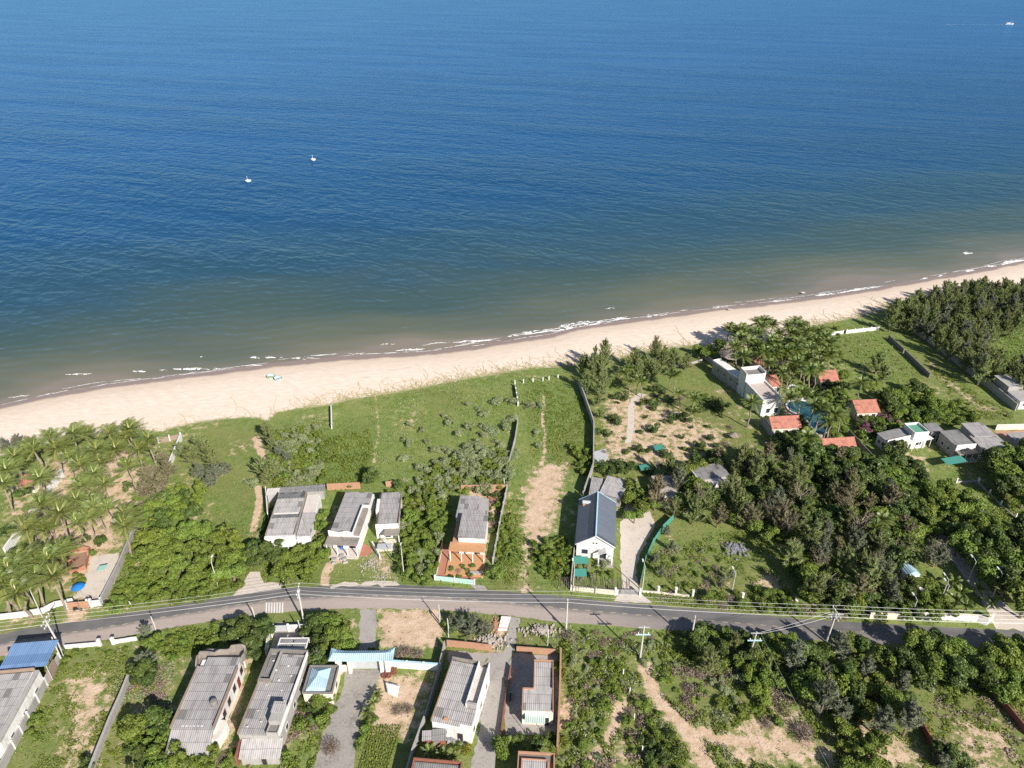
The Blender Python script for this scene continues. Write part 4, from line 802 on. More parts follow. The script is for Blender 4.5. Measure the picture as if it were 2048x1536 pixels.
# ================================================================ resort
b = Bld('resort_block', 'white flat-roofed resort block with pinkish terrace and square tower', 'building', [(1494,764),(1530,761),(1567,797),(1524,802)], 5.4)
b.blk('wall', WH, .01, .99, .01, .99, -.05, 5.0); b.blk('roof_terrace', weathered('pinkish terrace', (.50, .42, .37), (.27, .22, .19), .8, .6), .05, .95, .04, .96, 5.0, 5.06); b.rim(WH, 0, 1, 0, 1, 5.0, 5.6, .3)
b.bx('tower', WH, b.X(-.02), b.X(.98), b.Y(1.01), b.Y(1.38), -.05, 7.2); x0, x1, y0, y1 = b.X(-.02), b.X(.98), b.Y(1.01), b.Y(1.38); m = MB(); m.box(x0, x0 + .2, y0, y1, 7.2, 8.3); m.box(x1 - .2, x1, y0, y1, 7.2, 8.3); m.box(x0 + .2, x1 - .2, y1 - .2, y1, 7.2, 8.3); m.box(x0 + .2, x1 - .2, y0, y0 + .2, 7.2, 7.7); m.build('tower_parapet', WH, b.o); b.bx('tower_roof', DGR, x0 + .2, x1 - .2, y0 + .2, y1 - .2, 7.2, 7.25)
for u in (.35, .75): b.win('N', u, 1.0, 1.3, 1.6, WH, GLS, at=b.Y(.01))
for t_ in (.3, .7): b.win('L', t_, 2.6, .8, .8, GRY, GLS, at=b.X(.01))
b = Bld('resort_wing', 'long narrow white-roofed wing joining the resort tower to the beach wall', 'building', [(1435,718),(1450,716),(1497,762),(1480,768)], 4.6)
b.blk('wall', GRY, .02, .98, .005, .995, -.05, 4.3); b.blk('roof', WH, -.02, 1.02, .0, 1.0, 4.3, 4.45); b.rim(WH, -.03, 1.03, .0, 1.0, 4.3, 4.8, .18, 'LF')
for t_ in (.2, .4, .6, .8): b.win('L', t_, 2.2, 1.0, .8, GRY, GLS, at=b.X(.02))
def bungalow(label, r0, r1, e0, e1, zr=4.9, ze=2.9):
    A, B_, C, D = P(*r0, zr), P(*r1, zr), P(*e1, ze), P(*e0, ze)
    u = B_ - A; L = np.linalg.norm(u[:2]); u = u[:2] / L; v = np.array((-u[1], u[0])); hd = abs(((C + D) / 2 - (A + B_) / 2)[:2] @ v); hd = min(max(hd, 2.2), 4.2); c = ((A + B_) / 2)[:2]
    o = empty('bungalow', (*c, 0), math.atan2(u[1], u[0])); tag(o, label, 'bungalow', 'red-roofed resort bungalows'); x = L / 2
    MB().add([(-x + .5, -hd + .5, -.05), (x - .5, -hd + .5, -.05), (x - .5, hd - .5, -.05), (-x + .5, hd - .5, -.05), (-x + .5, -hd + .5, ze + .1), (x - .5, -hd + .5, ze + .1), (x - .5, hd - .5, ze + .1), (-x + .5, hd - .5, ze + .1), (-x + .5, 0, zr - .2), (x - .5, 0, zr - .2)],
             [(0, 1, 5, 4), (1, 2, 6, 9, 5), (2, 3, 7, 6), (3, 0, 4, 8, 7), (4, 5, 9, 8), (6, 7, 8, 9)]).build('wall', CRM, o)
    MB().slab([(-x, -hd, ze), (x, -hd, ze), (x, 0, zr), (-x, 0, zr)], .12).build('roof_slope', RRD, o); MB().slab([(-x, 0, zr), (x, 0, zr), (x, hd, ze), (-x, hd, ze)], .12).build('roof_slope', RRD, o)
    MB().tube([(-x - .05, 0, zr + .02), (x + .05, 0, zr + .02)], .13, 6).build('ridge_cap', RRD, o)
    f = MB().box(-.6, .6, -hd + .42, -hd + .496, .0, 2.1).build('door', WOOD, o); MB().box(.40, .48, -hd + .38, -hd + .42, 1.0, 1.08).build('handle', STEEL, f)
    for sx in (-1, 1): MB().box(sx * x * .55 - .5, sx * x * .55 + .5, -hd + .43, -hd + .496, 1.0, 2.1).build('window', GLS, o)
    return o
bungalow('red-tiled bungalow seaward of the round pool, palm fronds over its roof', (1634,742),(1672,740),(1630,764),(1677,762))
bungalow('red-tiled bungalow between pool and pink bougainvillea bush', (1705,801),(1752,799),(1713,827),(1761,824))
bungalow('red-tiled bungalow beside the diagonal wall, landward of the pools', (1643,878),(1709,874),(1652,897),(1719,902))
bungalow('shadow-dappled red-tiled bungalow landward of the white flat-roofed block', (1538,834),(1598,831),(1546,860),(1606,853))
bungalow('short red-tiled bungalow pressed against the white flat-roofed block', (1533,752),(1553,750),(1543,774),(1563,771), 4.6, 3.0)
bungalow('red-tiled bungalow deep in the palms seaward of the square tower', (1506,711),(1541,710),(1508,731),(1539,730))
bungalow('red-tiled bungalow almost hidden by palms east of the square tower', (1562,716),(1590,715),(1562,733),(1593,732), 4.6, 3.0)
t = empty('thatched_hut', P(1461, 722)); tag(t, 'round grey thatched hut at the beach end of the resort wing', 'hut')
MB().lathe([(4.1, 2.5), (2.2, 3.6), (.5, 4.6), (.1, 5.0)], 18).build('roof', THATCH, t)
for i in range(8): MB().tube([(3.2 * math.cos(i * .785), 3.2 * math.sin(i * .785), -.05), (3.2 * math.cos(i * .785), 3.2 * math.sin(i * .785), 2.9)], .1, 6).build('post', WOOD, t)
t = empty('thatched_parasol', P(1468, 878)); tag(t, 'small ragged thatched parasol on dry grass near the resort wall', 'parasol'); MB().tube([(0, 0, -.05), (0, 0, 2.1)], .07, 6).build('pole', WOOD, t)
m = MB(); rg_ = np.random.default_rng(9)
for i in range(40): a_ = i * .157; r_ = rg_.uniform(1.0, 1.6); m.add([(0.1 * math.cos(a_), .1 * math.sin(a_), 2.2), (r_ * math.cos(a_ - .12), r_ * math.sin(a_ - .12), 1.35), (r_ * math.cos(a_ + .12), r_ * math.sin(a_ + .12), 1.3)], [(0, 1, 2)])
m.build('thatch', THATCH, t)
def smooth_loop(pl, n=5):
    pts = [np.array(p, float) for p in pl]; out = []; k_ = len(pts)
    for i in range(k_):
        p0, p1, p2, p3 = pts[i - 1], pts[i], pts[(i + 1) % k_], pts[(i + 2) % k_]
        for j in range(n):
            s_ = j / n; out.append(.5 * ((2 * p1) + (-p0 + p2) * s_ + (2 * p0 - 5 * p1 + 4 * p2 - p3) * s_ ** 2 + (-p0 + 3 * p1 - 3 * p2 + p3) * s_ ** 3))
    return out
def pool(label, pl, ca, cb):
    w = [P(*q)[:2] for q in smooth_loop(pl)]; c = np.mean(w, 0); w = [q - c for q in w]; o = empty('swimming_pool', (*c, 0)); tag(o, label, 'pool'); n = len(w)
    out = [q + .55 * q / np.linalg.norm(q) for q in w]; m = MB()
    vs = [(*q, .05) for q in w] + [(*q, .05) for q in out] + [(*q, .32) for q in w] + [(*q, .32) for q in out]; fs = []
    for i in range(n): j = (i + 1) % n; fs += [(i, j, 2 * n + j, 2 * n + i), (n + j, n + i, 3 * n + i, 3 * n + j), (2 * n + i, 2 * n + j, 3 * n + j, 3 * n + i)]
    ar = sum(w[i][0] * w[(i + 1) % n][1] - w[(i + 1) % n][0] * w[i][1] for i in range(n))
    m.add(vs, fs).build('rim', WH, o); k = NT('pool water ' + label[:8]); k.base(k.mix(k.ramp(k.noise(.3, 3, .5), .35, .65), ca, cb)); k.set(.08, 0, .5); k.l(k.bump(k.noise(2.5, 2), .08, .1), k.b.inputs['Normal'])
    f = list(range(n)) if ar > 0 else list(range(n))[::-1]; MB().add([(*q, .16) for q in w], [tuple(f)]).build('pool_water', k.m, o); return o
sheet('pool_deck', [(1565,790),(1580,766),(1605,775),(1630,795),(1650,815),(1668,850),(1660,878),(1640,880),(1600,850),(1566,825)], weathered('brown deck paving', (.30, .22, .16), (.18, .14, .10), .6, .8), z=.03)
pool('large curved swimming pool with white rim, blue deep end toward the palms', [(1574,811),(1582,804),(1605,803),(1630,808),(1644,818),(1653,832),(1656,850),(1652,867),(1636,870),(1622,854),(1611,839),(1595,829),(1580,822)], (.012, .06, .11), (.045, .125, .125))
pool('small kidney-shaped pool with white rim and murky water', [(1579,775),(1586,772),(1598,778),(1610,789),(1609,796),(1598,797),(1588,796),(1579,786)], (.06, .09, .05), (.10, .15, .13))
# ================================================================ eastern row
def plainhouse(label, px4, z, roofm, wallm, v=None, name='house', **kw):
    b = Bld(name, label, name.replace('_', ' '), px4, z); b.blk('wall', wallm, .02, .98, .02, .98, -.05, z - .35); b.roof(roofm, -.02, 1.02, -.02, 1.02, z - .2, z + .1)
    b.win('N', .3, 1.0, 1.2, 1.2, WH, GLS, at=b.Y(.02)); b.win('N', .7, 0, 1.1, 2.1, WH, DRK, at=b.Y(.02), door=True); b.win('L', .35, 1.1, .9, 1.1, WH, GLS, at=b.X(.02)); b.win('L', .7, 1.1, .9, 1.1, WH, GLS, at=b.X(.02)); return b
b = plainhouse('dark-roofed white house beside the pink bougainvillea bush', [(1761,867),(1808,853),(1831,871),(1769,881)], 3.6, RG3, WH)
b.blk('front_parapet', WH, -.02, 1.02, -.07, -.022, 2.6, 3.9); b.bx('verandah_roof', WH, b.X(.55), b.X(1.5), b.Y(-.55), b.Y(-.08), 2.6, 2.75)
for u in (.6, .8, 1.0, 1.2, 1.45): MB().tube([(b.X(u), b.Y(-.5), -.05), (b.X(u), b.Y(-.5), 2.6)], .11, 6).build('column', WH, b.o)
b = Bld('terrace_house', 'white house block topped by a green-floored roof terrace', 'house', [(1808,847),(1838,845),(1858,864),(1830,867)], 5.0); b.blk('wall', WH, .01, .99, .01, .99, -.05, 4.5); b.blk('terrace', weathered('green terrace paint', (.10, .30, .20), (.20, .28, .22), .5, .8), .05, .95, .05, .95, 4.5, 4.55); b.rim(WH, 0, 1, 0, 1, 4.5, 5.15, .2); b.win('N', .5, 1, 1.6, 1.4, at=b.Y(.01))
plainhouse('low dark-roofed annex between the green terrace house and the grey house', [(1846,848),(1872,846),(1888,862),(1864,864)], 3.3, RG3, GRY, name='annex')
b = plainhouse('grey-walled house with dark roof and bright white front parapet', [(1881,863),(1913,860),(1952,888),(1912,891)], 4.0, RG3, GRY); b.blk('front_parapet', WH, -.03, 1.03, -.06, -.022, 2.7, 4.3); b.bx('porch_roof', TOPC, b.X(-.05), b.X(1.1), b.Y(-.35), b.Y(-.07), 2.5, 2.65); b.bx('porch_floor', CRM, b.X(.0), b.X(1.1), b.Y(-.38), b.Y(-.07), -.05, .2)
for u in (.0, .35, .7, 1.05): MB().tube([(b.X(u), b.Y(-.32), .2), (b.X(u), b.Y(-.32), 2.5)], .11, 6).build('column', WH, b.o)
b = plainhouse('grey sheet-roofed house with patched dark panels, highest of the eastern row', [(1928,847),(1971,845),(1984,870),(1946,872)], 4.4, RG1, GRY)
b = plainhouse('wide lower grey roof with dark patched sheets facing the lane', [(1946,872),(1998,870),(2014,893),(1959,896)], 3.8, RG1, GRY, name='annex')
b = plainhouse('grey house behind an earth yard at the picture edge of eastern row', [(2016,866),(2070,864),(2085,890),(2042,893)], 3.8, RG1, GRY)
b = plainhouse('cement hut with pale wall at the end of the long shaded wall', [(1998,751),(2027,749),(2042,771),(2010,773)], 4.2, GRY, GRY, name='hut')
b = plainhouse('low white hut below the cement hut at the shaded wall end', [(2024,783),(2060,780),(2070,800),(2034,802)], 3.0, GRY, WH, name='hut')
wall('pale rear wall of the eastern earth yard', [(1990, 860), (2070, 858)], 1.8, CRM)
sheet('yard', [(1988,862),(2060,860),(2060,880),(2010,880)], weathered('red earth yard', (.42, .23, .15), (.3, .2, .14), .5, .8), z=.02)
b = Bld('canopy', 'teal net canopy in front of the white-parapet grey house', 'canopy', [(1888,916),(1925,910),(1932,922),(1890,930)], 2.4); b.roof(TEAL, 0, 1, 0, 1, 2.2, 2.4, th=.03)
for u in (.03, .97):
    for v in (.05, .95): MB().tube([(b.X(u), b.Y(v), -.05), (b.X(u), b.Y(v), 2.2)], .05, 5).build('post', WOOD, b.o)
# ================================================================ red roof and ruins among the left palms
bungalow('red-tiled hut roof among the palms beside the tall white wall', (48,950),(77,951),(34,973),(72,972), 3.6, 2.4)['group'] = 'red-roofed huts among palms'
BR = weathered('broken brick', (.36, .17, .11), (.2, .12, .09), .6, 1.2)
wall('broken red brick wall of the roofless ruin, seaward side', [(75, 1112), (130, 1106), (182, 1100)], 1.0, BR, rough=.35, th=.3)
wall('broken red brick wall of the roofless ruin, road side', [(125, 1150), (172, 1139), (180, 1100)], .9, BR, rough=.3, th=.3)
wall('low red brick stub inside the roofless ruin', [(120, 1130), (150, 1122)], .7, BR, rough=.3, th=.3)
sheet('ruin_floor', [(80,1116),(180,1103),(172,1137),(125,1148),(90,1150)], weathered('brick rubble floor', (.30, .18, .12), (.2, .14, .1), .7, .9), z=.02)
# ================================================================ boundary walls
wall('tall white wall slanting through the palm grove toward the beach', [(128, 952), (95, 998), (60, 1045), (14, 1112)], 2.3, WH, th=.3)
wall('grey wall along the palm grove, hedge side', [(283, 1040), (262, 1088), (240, 1140), (204, 1212)], 1.9, GRY, th=.3)
wall('white beach-corner wall running down beside dark casuarina', [(364, 880), (352, 908), (340, 940)], 2.0, WH, th=.3)
wall('brown panel wall with white posts at the beach corner of the palm grove', [(318, 886), (363, 877)], 1.5, BRN, posts=3.4, post_mat=WH, post_h=1.9)
wall('white roadside wall of the palm grove', [(-20, 1241), (40, 1234), (86, 1226), (112, 1213), (148, 1206)], 1.3, WH, th=.3)
wall('short white wall beside the orange gate of the palm grove', [(178, 1213), (205, 1210)], 1.4, WH, th=.3, posts=3.5, post_h=2.0)
t = empty('entrance_gate', P(160, 1216)); tag(t, 'orange-brown panel gate between white pillars at palm grove', 'gate'); t.rotation_euler.z = .12
for sx in (-1, 1): MB().box(sx * 1.05 - 1.0, sx * 1.05 + 1.0, -.05, .05, .1, 1.7).build('gate_leaf', ORG, t); MB().box(sx * 2.35 - .22, sx * 2.35 + .22, -.25, .25, -.05, 2.2).build('pillar', WH, t)
wall('low white roadside wall beside the blue carport', [(131, 1297), (200, 1291)], .9, WH, th=.25)
wall('low white roadside wall partly swallowed by the roadside tree', [(228, 1287), (275, 1280)], .9, WH, th=.25)
for i, (x, y) in enumerate(((201, 1291), (228, 1288))):
    m = MB().box(-.25, .25, -.25, .25, -.05, 1.5).box(-.31, .31, -.31, .31, 1.502, 1.62); tag(m.build('gate_pillar', WH, None, P(x, y)), ('square white gate pillar at the end of the longer low roadside wall', 'square white gate pillar at the end of the wall swallowed by the tree')[i], 'pillar')
wall('long pale lot wall between the bare field and the dry scrub lot', [(261, 1360), (245, 1400), (225, 1445), (205, 1495), (180, 1560)], 1.6, GRY, th=.3, cop=GRY)
wall('short white wall stub running from beach into the meadow', [(663, 818), (664, 858)], 1.3, WH, th=.25)
wall('overgrown meadow wall, upper run beside the white posts', [(1030, 774), (1036, 812)], 1.2, GRY, rough=.15, posts=3, post_mat=WH)
wall('overgrown meadow wall, lower run between grey shrubs', [(1036, 846), (1030, 885), (1019, 928)], 1.7, GRY, rough=.1)
wall('tall grey lot wall curving from the casuarinas to the white gabled house', [(1157, 770), (1172, 812), (1187, 856), (1186, 940), (1168, 992)], 2.3, GRY, th=.2, cop=GRY)
wall('grey lot wall alongside the white gabled house', [(1166, 994), (1152, 1066), (1141, 1178)], 2.0, GRY, th=.2)
wall('cream front wall of the white gabled house, vine trellis above it', [(1142, 1180), (1190, 1185), (1234, 1190)], 1.2, CRM, posts=4.5, post_mat=WH)
t = empty('entrance_gate', P(1255, 1190)); tag(t, 'pale grey sliding gate across the drive of the white gabled house', 'gate'); t.rotation_euler.z = -.04
m = MB().box(-2.2, 2.2, -.04, .04, 1.35, 1.45).box(-2.2, 2.2, -.04, .04, .1, .2)
for i in range(18): m.box(-2.15 + i * .252, -2.08 + i * .252, -.03, .03, .2, 1.35)
m.build('gate_leaf', STEEL, t)
for sx in (-1, 1): MB().box(sx * 2.5 - .22, sx * 2.5 + .22, -.22, .22, -.05, 1.9).build('pillar', WH, t)
wall('low broken cream wall along the scrub plot beside the drive', [(1284, 1184), (1340, 1190), (1378, 1194)], .5, CRM, rough=.15)
for i, (x, y) in enumerate([(1316, 1186), (1351, 1188), (1385, 1193), (1484, 1199), (1590, 1213)]):
    m = MB().box(-.2, .2, -.2, .2, -.05, 1.7).box(-.25, .25, -.25, .25, 1.702, 1.8)
    tag(m.build('fence_post', WH, None, P(x, y)), ['white fence post beside the broken cream wall, next to the drive', 'white fence post at the middle of the broken cream wall', 'white fence post where the broken cream wall ends', 'lone white fence post between roadside bushes', 'tall white fence post standing on bare slope in tree shade'][i], 'post', 'white posts along the scrub plot')
t = empty('net_fence', P(1305, 1090)); tag(t, 'teal net fence on posts bordering the drive of white gabled house', 'fence'); o0 = P(1305, 1090); ln = [P(a, b_) - o0 for a, b_ in ((1346, 1040), (1325, 1062), (1305, 1090), (1290, 1125), (1280, 1172))]
strip(ln, .04, .1, [1.7, 1.9, 1.6, 1.8, 1.5]).build('net', TEAL, t)
for q in ln: MB().tube([q - (0, 0, .05), q + (0, 0, 2.0)], .06, 6).build('post', WOOD, t)
wall('brick front wall of the terrace-strip house plot', [(894, 1292), (945, 1297), (984, 1302)], 1.6, ORG, th=.22)
wall('brick front wall of the L-shaped house plot', [(1033, 1304), (1075, 1307), (1112, 1310)], 1.5, ORG, th=.22)
wall('tall brick side wall between the L-shaped house and the weedy slope', [(1121, 1312), (1119, 1400), (1114, 1510)], 2.2, RBR, th=.22, cop=ORG)
wall('leaning cement wall between the ploughed beds and the terrace-strip house', [(890, 1296), (873, 1372), (852, 1440), (826, 1512), (812, 1560)], 2.0, GRY, th=.22)
wall('low yard wall between the terrace-strip house and L-shaped house', [(1022, 1335), (1010, 1410), (998, 1500)], 1.0, RBR, th=.2)
wall('white resort beach wall with posts, gap in the middle', [(1631, 675), (1685, 668)], 1.3, WH, posts=3.6)
wall('white resort beach wall beyond the gap, ending at a corner', [(1692, 667), (1757, 660)], 1.3, WH, posts=3.6)
wall('dark mossy wall dividing the resort lawn from the sandy strip, seaward run', [(1776, 678), (1806, 706)], 1.6, DGR, th=.25)
wall('dark mossy wall dividing the resort lawn from the sandy strip, landward run', [(1808, 708), (1858, 756)], 1.6, DGR, th=.25)
wall('long grey wall shaded by the casuarina wood', [(1832, 668), (1880, 702), (1930, 741), (1985, 784), (2030, 822)], 2.4, GRY, th=.25)
wall('grey resort wall at the beach end of the garden lot', [(1402, 712), (1430, 735)], 2.0, GRY)
wall('grey resort wall below the shadow-dappled bungalow', [(1522, 848), (1545, 880), (1562, 905)], 2.4, GRY)
wall('dark diagonal wall running from the resort palms into the trees', [(1696, 870), (1725, 902), (1758, 938)], 1.8, DGR)
wall('low garden wall under the casuarinas by the beach', [(1350, 735), (1385, 728), (1405, 722)], .8, GRY)
wall('low white-posted fence on the lane side of the grassy strip', [(1937, 1003), (1965, 1032), (1998, 1063)], .6, GRY, posts=4.2, post_mat=WH, post_h=1.5, name='post_fence', pw=.25)
wall('low white-posted fence on the far side of the grassy strip', [(1956, 968), (2000, 1012), (2060, 1066)], .6, GRY, posts=4.2, post_mat=WH, post_h=1.6, name='post_fence', pw=.25)
wall('short white-posted fence closing the top of the grassy strip', [(1912, 966), (1955, 965)], .6, GRY, posts=4.2, post_mat=WH, post_h=1.5, name='post_fence', pw=.25)
wall('cream roadside wall in front of the casuarina plot, weathered half', [(1738, 1236), (1822, 1238)], 1.5, CRM, th=.25)
wall('cream roadside wall in front of the casuarina plot, bright half', [(1823.5, 1238), (1905, 1240), (1952, 1243), (1972, 1250), (1984, 1238)], 1.7, WH, th=.25, cop=CRM)
wall('rusty brick wall bordering the dry grass, beside dark trees', [(1832, 1440), (1872, 1512), (1890, 1550)], 1.6, RBR)
wall('rusty brick wall bordering the dry grass, beside the picture edge', [(1985, 1391), (2016, 1428), (2052, 1472)], 1.6, RBR)
for i, (x, y) in enumerate([(1030, 768), (1047, 766), (1066, 764), (1086, 762), (1098, 760), (1116, 757)]):
    tag(MB().box(-.14, .14, -.14, .14, -.05, 1.3).box(-.17, .17, -.17, .17, 1.302, 1.36).build('fence_post', WH, None, P(x, y)), ['short white post beside the upper end of the overgrown meadow wall', 'short white post, second along from the overgrown meadow wall', 'short white post, third along from the overgrown meadow wall', 'short white post, fourth along from the overgrown meadow wall', 'short white post, fifth along from meadow wall, by the shadow edge', 'short white post standing inside the casuarina shadow'][i], 'post', 'white posts at the meadow top')
for i, (x, y) in enumerate([(1246, 1350), (1259, 1387), (1268, 1439), (1284, 1504), (1245, 1340)][:4]):
    tag(MB().box(-.08, .08, -.08, .08, -.05, 1.4).box(-.1, .1, -.1, .1, 1.402, 1.5).build('marker_post', WH, None, P(x, y)), ['white marker post on the weedy slope, uppermost of four', 'white marker post on the weedy slope, second from the road', 'white marker post on the weedy slope, third from the road', 'white marker post on the weedy slope, lowest of four'][i], 'post', 'white marker posts on the weedy slope')
# ================================================================ utility poles and wires
POLETOP = {}
def pole(key, label, bx, by, H, kind, lean=(0, 0), r0=.2):
    p = P(bx, by); o = empty('utility_pole' if kind != 'lamp' else 'street_lamp', p); tag(o, label, 'pole' if kind != 'lamp' else 'street lamp', 'roadside poles'); top = np.array((lean[0], lean[1], H))
    MB().tube([(0, 0, -.1), top * .5, top], [r0, r0 * .8, r0 * .6], 8).build('shaft', CPOST, o)
    if kind == 'lamp':
        MB().tube([top - (0, 0, .3), top + (-.1, .5, .15), top + (-.2, 1.1, .2)], .06, 6).build('arm', STEEL, o); MB().box(-.14, .14, -.35, .35, -.08, .06).build('lamp_head', WH, o, top + (-.25, 1.35, .2))
    if kind in ('cross', 'double'):
        for dz, L in ((.15, 1.5), (1.3, 1.1)):
            a = MB().box(-.07, .07, -L, L, -.07, .07).build('crossarm', STEEL, o, top - (0, 0, dz)); a.rotation_euler.z = .1
            for y_ in (-L + .1, -L * .4, L * .4, L - .1): MB().lathe([(.06, .07), (.09, .12), (.05, .2), (.09, .27), (.03, .36)], 6, (0, y_, 0)).build('insulator', WH, a)
    if kind == 'double':
        a = MB().box(-1.4, 1.4, -.07, .07, -.07, .07).build('crossarm', STEEL, o, top - (0, 0, .7)); b_ = MB().box(-.3, .3, -.25, .25, -.4, .4).build('switch_box', STEEL, o, top - (.3, -.4, 1.9))
    if kind == 'trafo':
        MB().box(-1.3, 1.3, -.1, .1, -.08, .08).build('crossarm', SKY, o, top - (0, 0, 2.2)); MB().box(-1.0, 1.0, -.08, .08, -.07, .07).build('crossarm', STEEL, o, top - (0, 0, .3))
        for x_ in (-.9, 0, .9): MB().lathe([(.07, 0), (.11, .1), (.06, .25), (.11, .35), (.04, .5)], 6, (x_, 0, 0)).build('insulator', WH, o, top - (0, 0, 2.1))
    if kind == 'lv':
        MB().box(-.06, .06, -.35, .35, -.06, .06).build('crossarm', STEEL, o, top - (0, 0, .5)); MB().box(-.2, .2, -.15, .15, -.25, .25).build('meter_box', STEEL, o, (.0, -.28, 2.4))
    POLETOP[key] = p + top; return o
pole('a', 'concrete power pole with crossarms leaning over the blue carport', 126, 1303, 8.6, 'cross', (-.5, -.1))
pole('b', 'concrete power pole with crossarms beside the zebra stripes', 608, 1245, 9.0, 'cross', (.15, .0))
pole('d', 'slim power pole rising from the brown earth plot at roadside', 880, 1245, 5.0, 'lv', r0=.13)
pole('e', 'plain concrete power pole at the roadside above the white rubble heap', 1132, 1260, 8.4, 'lv')
pole('g', 'concrete pole with blue crossarm standing in the weedy slope', 1280, 1317, 8.6, 'trafo')
pole('h', 'plain concrete power pole among roadside bushes', 1381, 1285, 7.2, 'lv')
pole('j', 'concrete pole topped by a long crossarm, wires leading to the double pole', 1497, 1318, 7.2, 'trafo', (.3, 0))
pole('k', 'tall power pole crowded with crossarms and insulators at road curve', 1652, 1285, 8.2, 'double', (.2, 0))
for i, (x, y, H, lb) in enumerate([(85, 1234, 7.5, 'white lamp post inside the roadside wall of the palm grove'), (436, 1172, 6.8, 'thin white lamp post rising out of the leafy hedge'), (808, 1152, 7.5, 'thin white lamp post beside the tall shrubs'), (1146, 1182, 7.2, 'thin white lamp post at the corner of the trellis wall'), (1284, 1182, 7.0, 'white lamp post beside the gate of the white gabled house'), (1464, 1182, 5.0, 'thin pale lamp post in the scrub plot'), (1936, 1161, 5.4, 'concrete lamp post halfway along the lane'), (1985, 1192, 6.2, 'plain lamp post across the lane beside small palms'), (1884, 1192, 4.6, 'short lamp post with round head near curved path'), (1888, 1196, 3.6, 'shorter lamp beside the curved path lamp'), (1822, 1232, 4.5, 'slanting thin lamp post over the cream roadside wall')]):
    pole('L%d' % i, lb, x, y, H, 'lamp', r0=.11)
for i, (x, y, H, lb) in enumerate([(897, 1274, 5.0, 'bare white post at the corner of the brown earth plot'), (1095, 1290, 4.2, 'bare white post behind the white rubble heap'), (602, 1270, 4.0, 'bare white post inside the forecourt wall'), (312, 1262, 4.0, 'vine-covered post beside the roadside tree'), (510, 1240, 3.6, 'short grey post at the roadside beside dark tree'), (1008, 975, 3.0, 'pale post at the rear of the orange-porch house'), (1547, 1015, 4.0, 'crooked pale dead trunk among casuarinas'), (262, 1214, 1.6, 'small white roadside marker post on the green verge')]):
    m = MB().tube([(0, 0, -.05), (.08, .05, H * .5), (.0, .0, H)], [.13, .12, .1], 7); tag(m.build('roadside_post', CPOST, None, P(x, y)), lb, 'post')
CAB = NT('bare aluminium cable'); CAB.base((.50, .49, .48)); CAB.set(.4); CABM = CAB.m; CABD = weathered('black cable', (.05, .05, .05), (.02, .02, .02), .3)
def cable(label, pts, sag=.5, mat=None, r=.022):
    out = []
    for a_, b_ in zip(pts[:-1], pts[1:]):
        L = np.linalg.norm(b_ - a_); n = 10
        for j in range(n): t_ = j / n; out.append(a_ + (b_ - a_) * t_ - np.array((0, 0, 4 * sag * (L / 50) ** 2 * t_ * (1 - t_))))
    out.append(pts[-1]); tag(MB().tube(out, r, 4).build('power_cable', mat or CABM), label, 'cable', 'cables between the roadside poles')
PT = POLETOP; ext = P(2350, 1300) + (0, 0, 8.6); w0 = PT['a'] + np.array((-70, -9, 0))
chain = [w0, PT['a'], PT['b'], PT['e'] + (0, 0, .3), PT['k'], ext]
for lb, dy, dz in (('outermost bare cable on the seaward crossarm ends', 1.4, .2), ('bare cable second from the seaward crossarm ends', .5, .2), ('bare cable second from the landward crossarm ends', -.5, .2), ('outermost bare cable on the landward crossarm ends', -1.4, .2), ('lower insulated cable below the crossarms', .2, -1.4)):
    cable(lb, [q + np.array((0, dy, dz)) for q in chain], .55, None, .022 if dz > 0 else .018)
for lb, dy in (('feeder cable between the long crossarm and the double pole, seaward strand', .5), ('feeder cable between the long crossarm and the double pole, landward strand', -.5)):
    cable(lb, [PT['j'] + np.array((.9, dy * .3, -.2)), PT['k'] + np.array((-1, dy, -.6))], 3.5)
far = P(1640, 1620) + (0, 0, 7.5)
for lb, dx in (('cable running down slope from the long crossarm, one of a pair', -.7), ('cable running down slope from the long crossarm, beside its twin', .7)): cable(lb, [PT['j'] + np.array((dx, 0, -.2)), far + np.array((dx, 0, 0))], .4)
# ================================================================ boats
def hull_bowl(mat_o, mat_i, r, name, loc, label, cat, group=None, tilt=(0, 0, 0)):
    o = empty(name, loc); tag(o, label, cat, group); o.rotation_euler = tilt
    MB().lathe([(r * .35, 0), (r * .7, .12), (r * .93, .4), (r, .8), (r * .98, .84), (r * .92, .8), (r * .84, .42), (r * .6, .18), (r * .1, .10)], 24).build('hull', mat_o, o, smooth=True)
    m = MB()
    for i in range(24):
        a0, a1 = 2 * math.pi * i / 24, 2 * math.pi * (i + 1) / 24; m.tube([(r * math.cos(a0), r * math.sin(a0), .82), (r * math.cos(a1), r * math.sin(a1), .82)], .07, 5, False)
    m.build('rim', mat_i, o); MB().box(-r * .8, r * .8, -.14, .14, .5, .56).build('bench', WOOD, o); return o
GRN = weathered('sea green paint', (.30, .55, .45), (.45, .5, .45), .5, 1.2); PBL = weathered('pale blue paint', (.36, .52, .58), (.4, .45, .46), .5, 1.2)
hull_bowl(GRN, DGR, 1.25, 'basket_boat', P(542, 756, -.45), 'round green-rimmed basket boat resting on the sand', 'boat', 'basket boats', (.05, .1, 0))
hull_bowl(PBL, DGR, 1.2, 'basket_boat', P(556, 760, -.3), 'round bluish basket boat beside the green-rimmed one on sand', 'boat', 'basket boats', (.05, .08, 1))
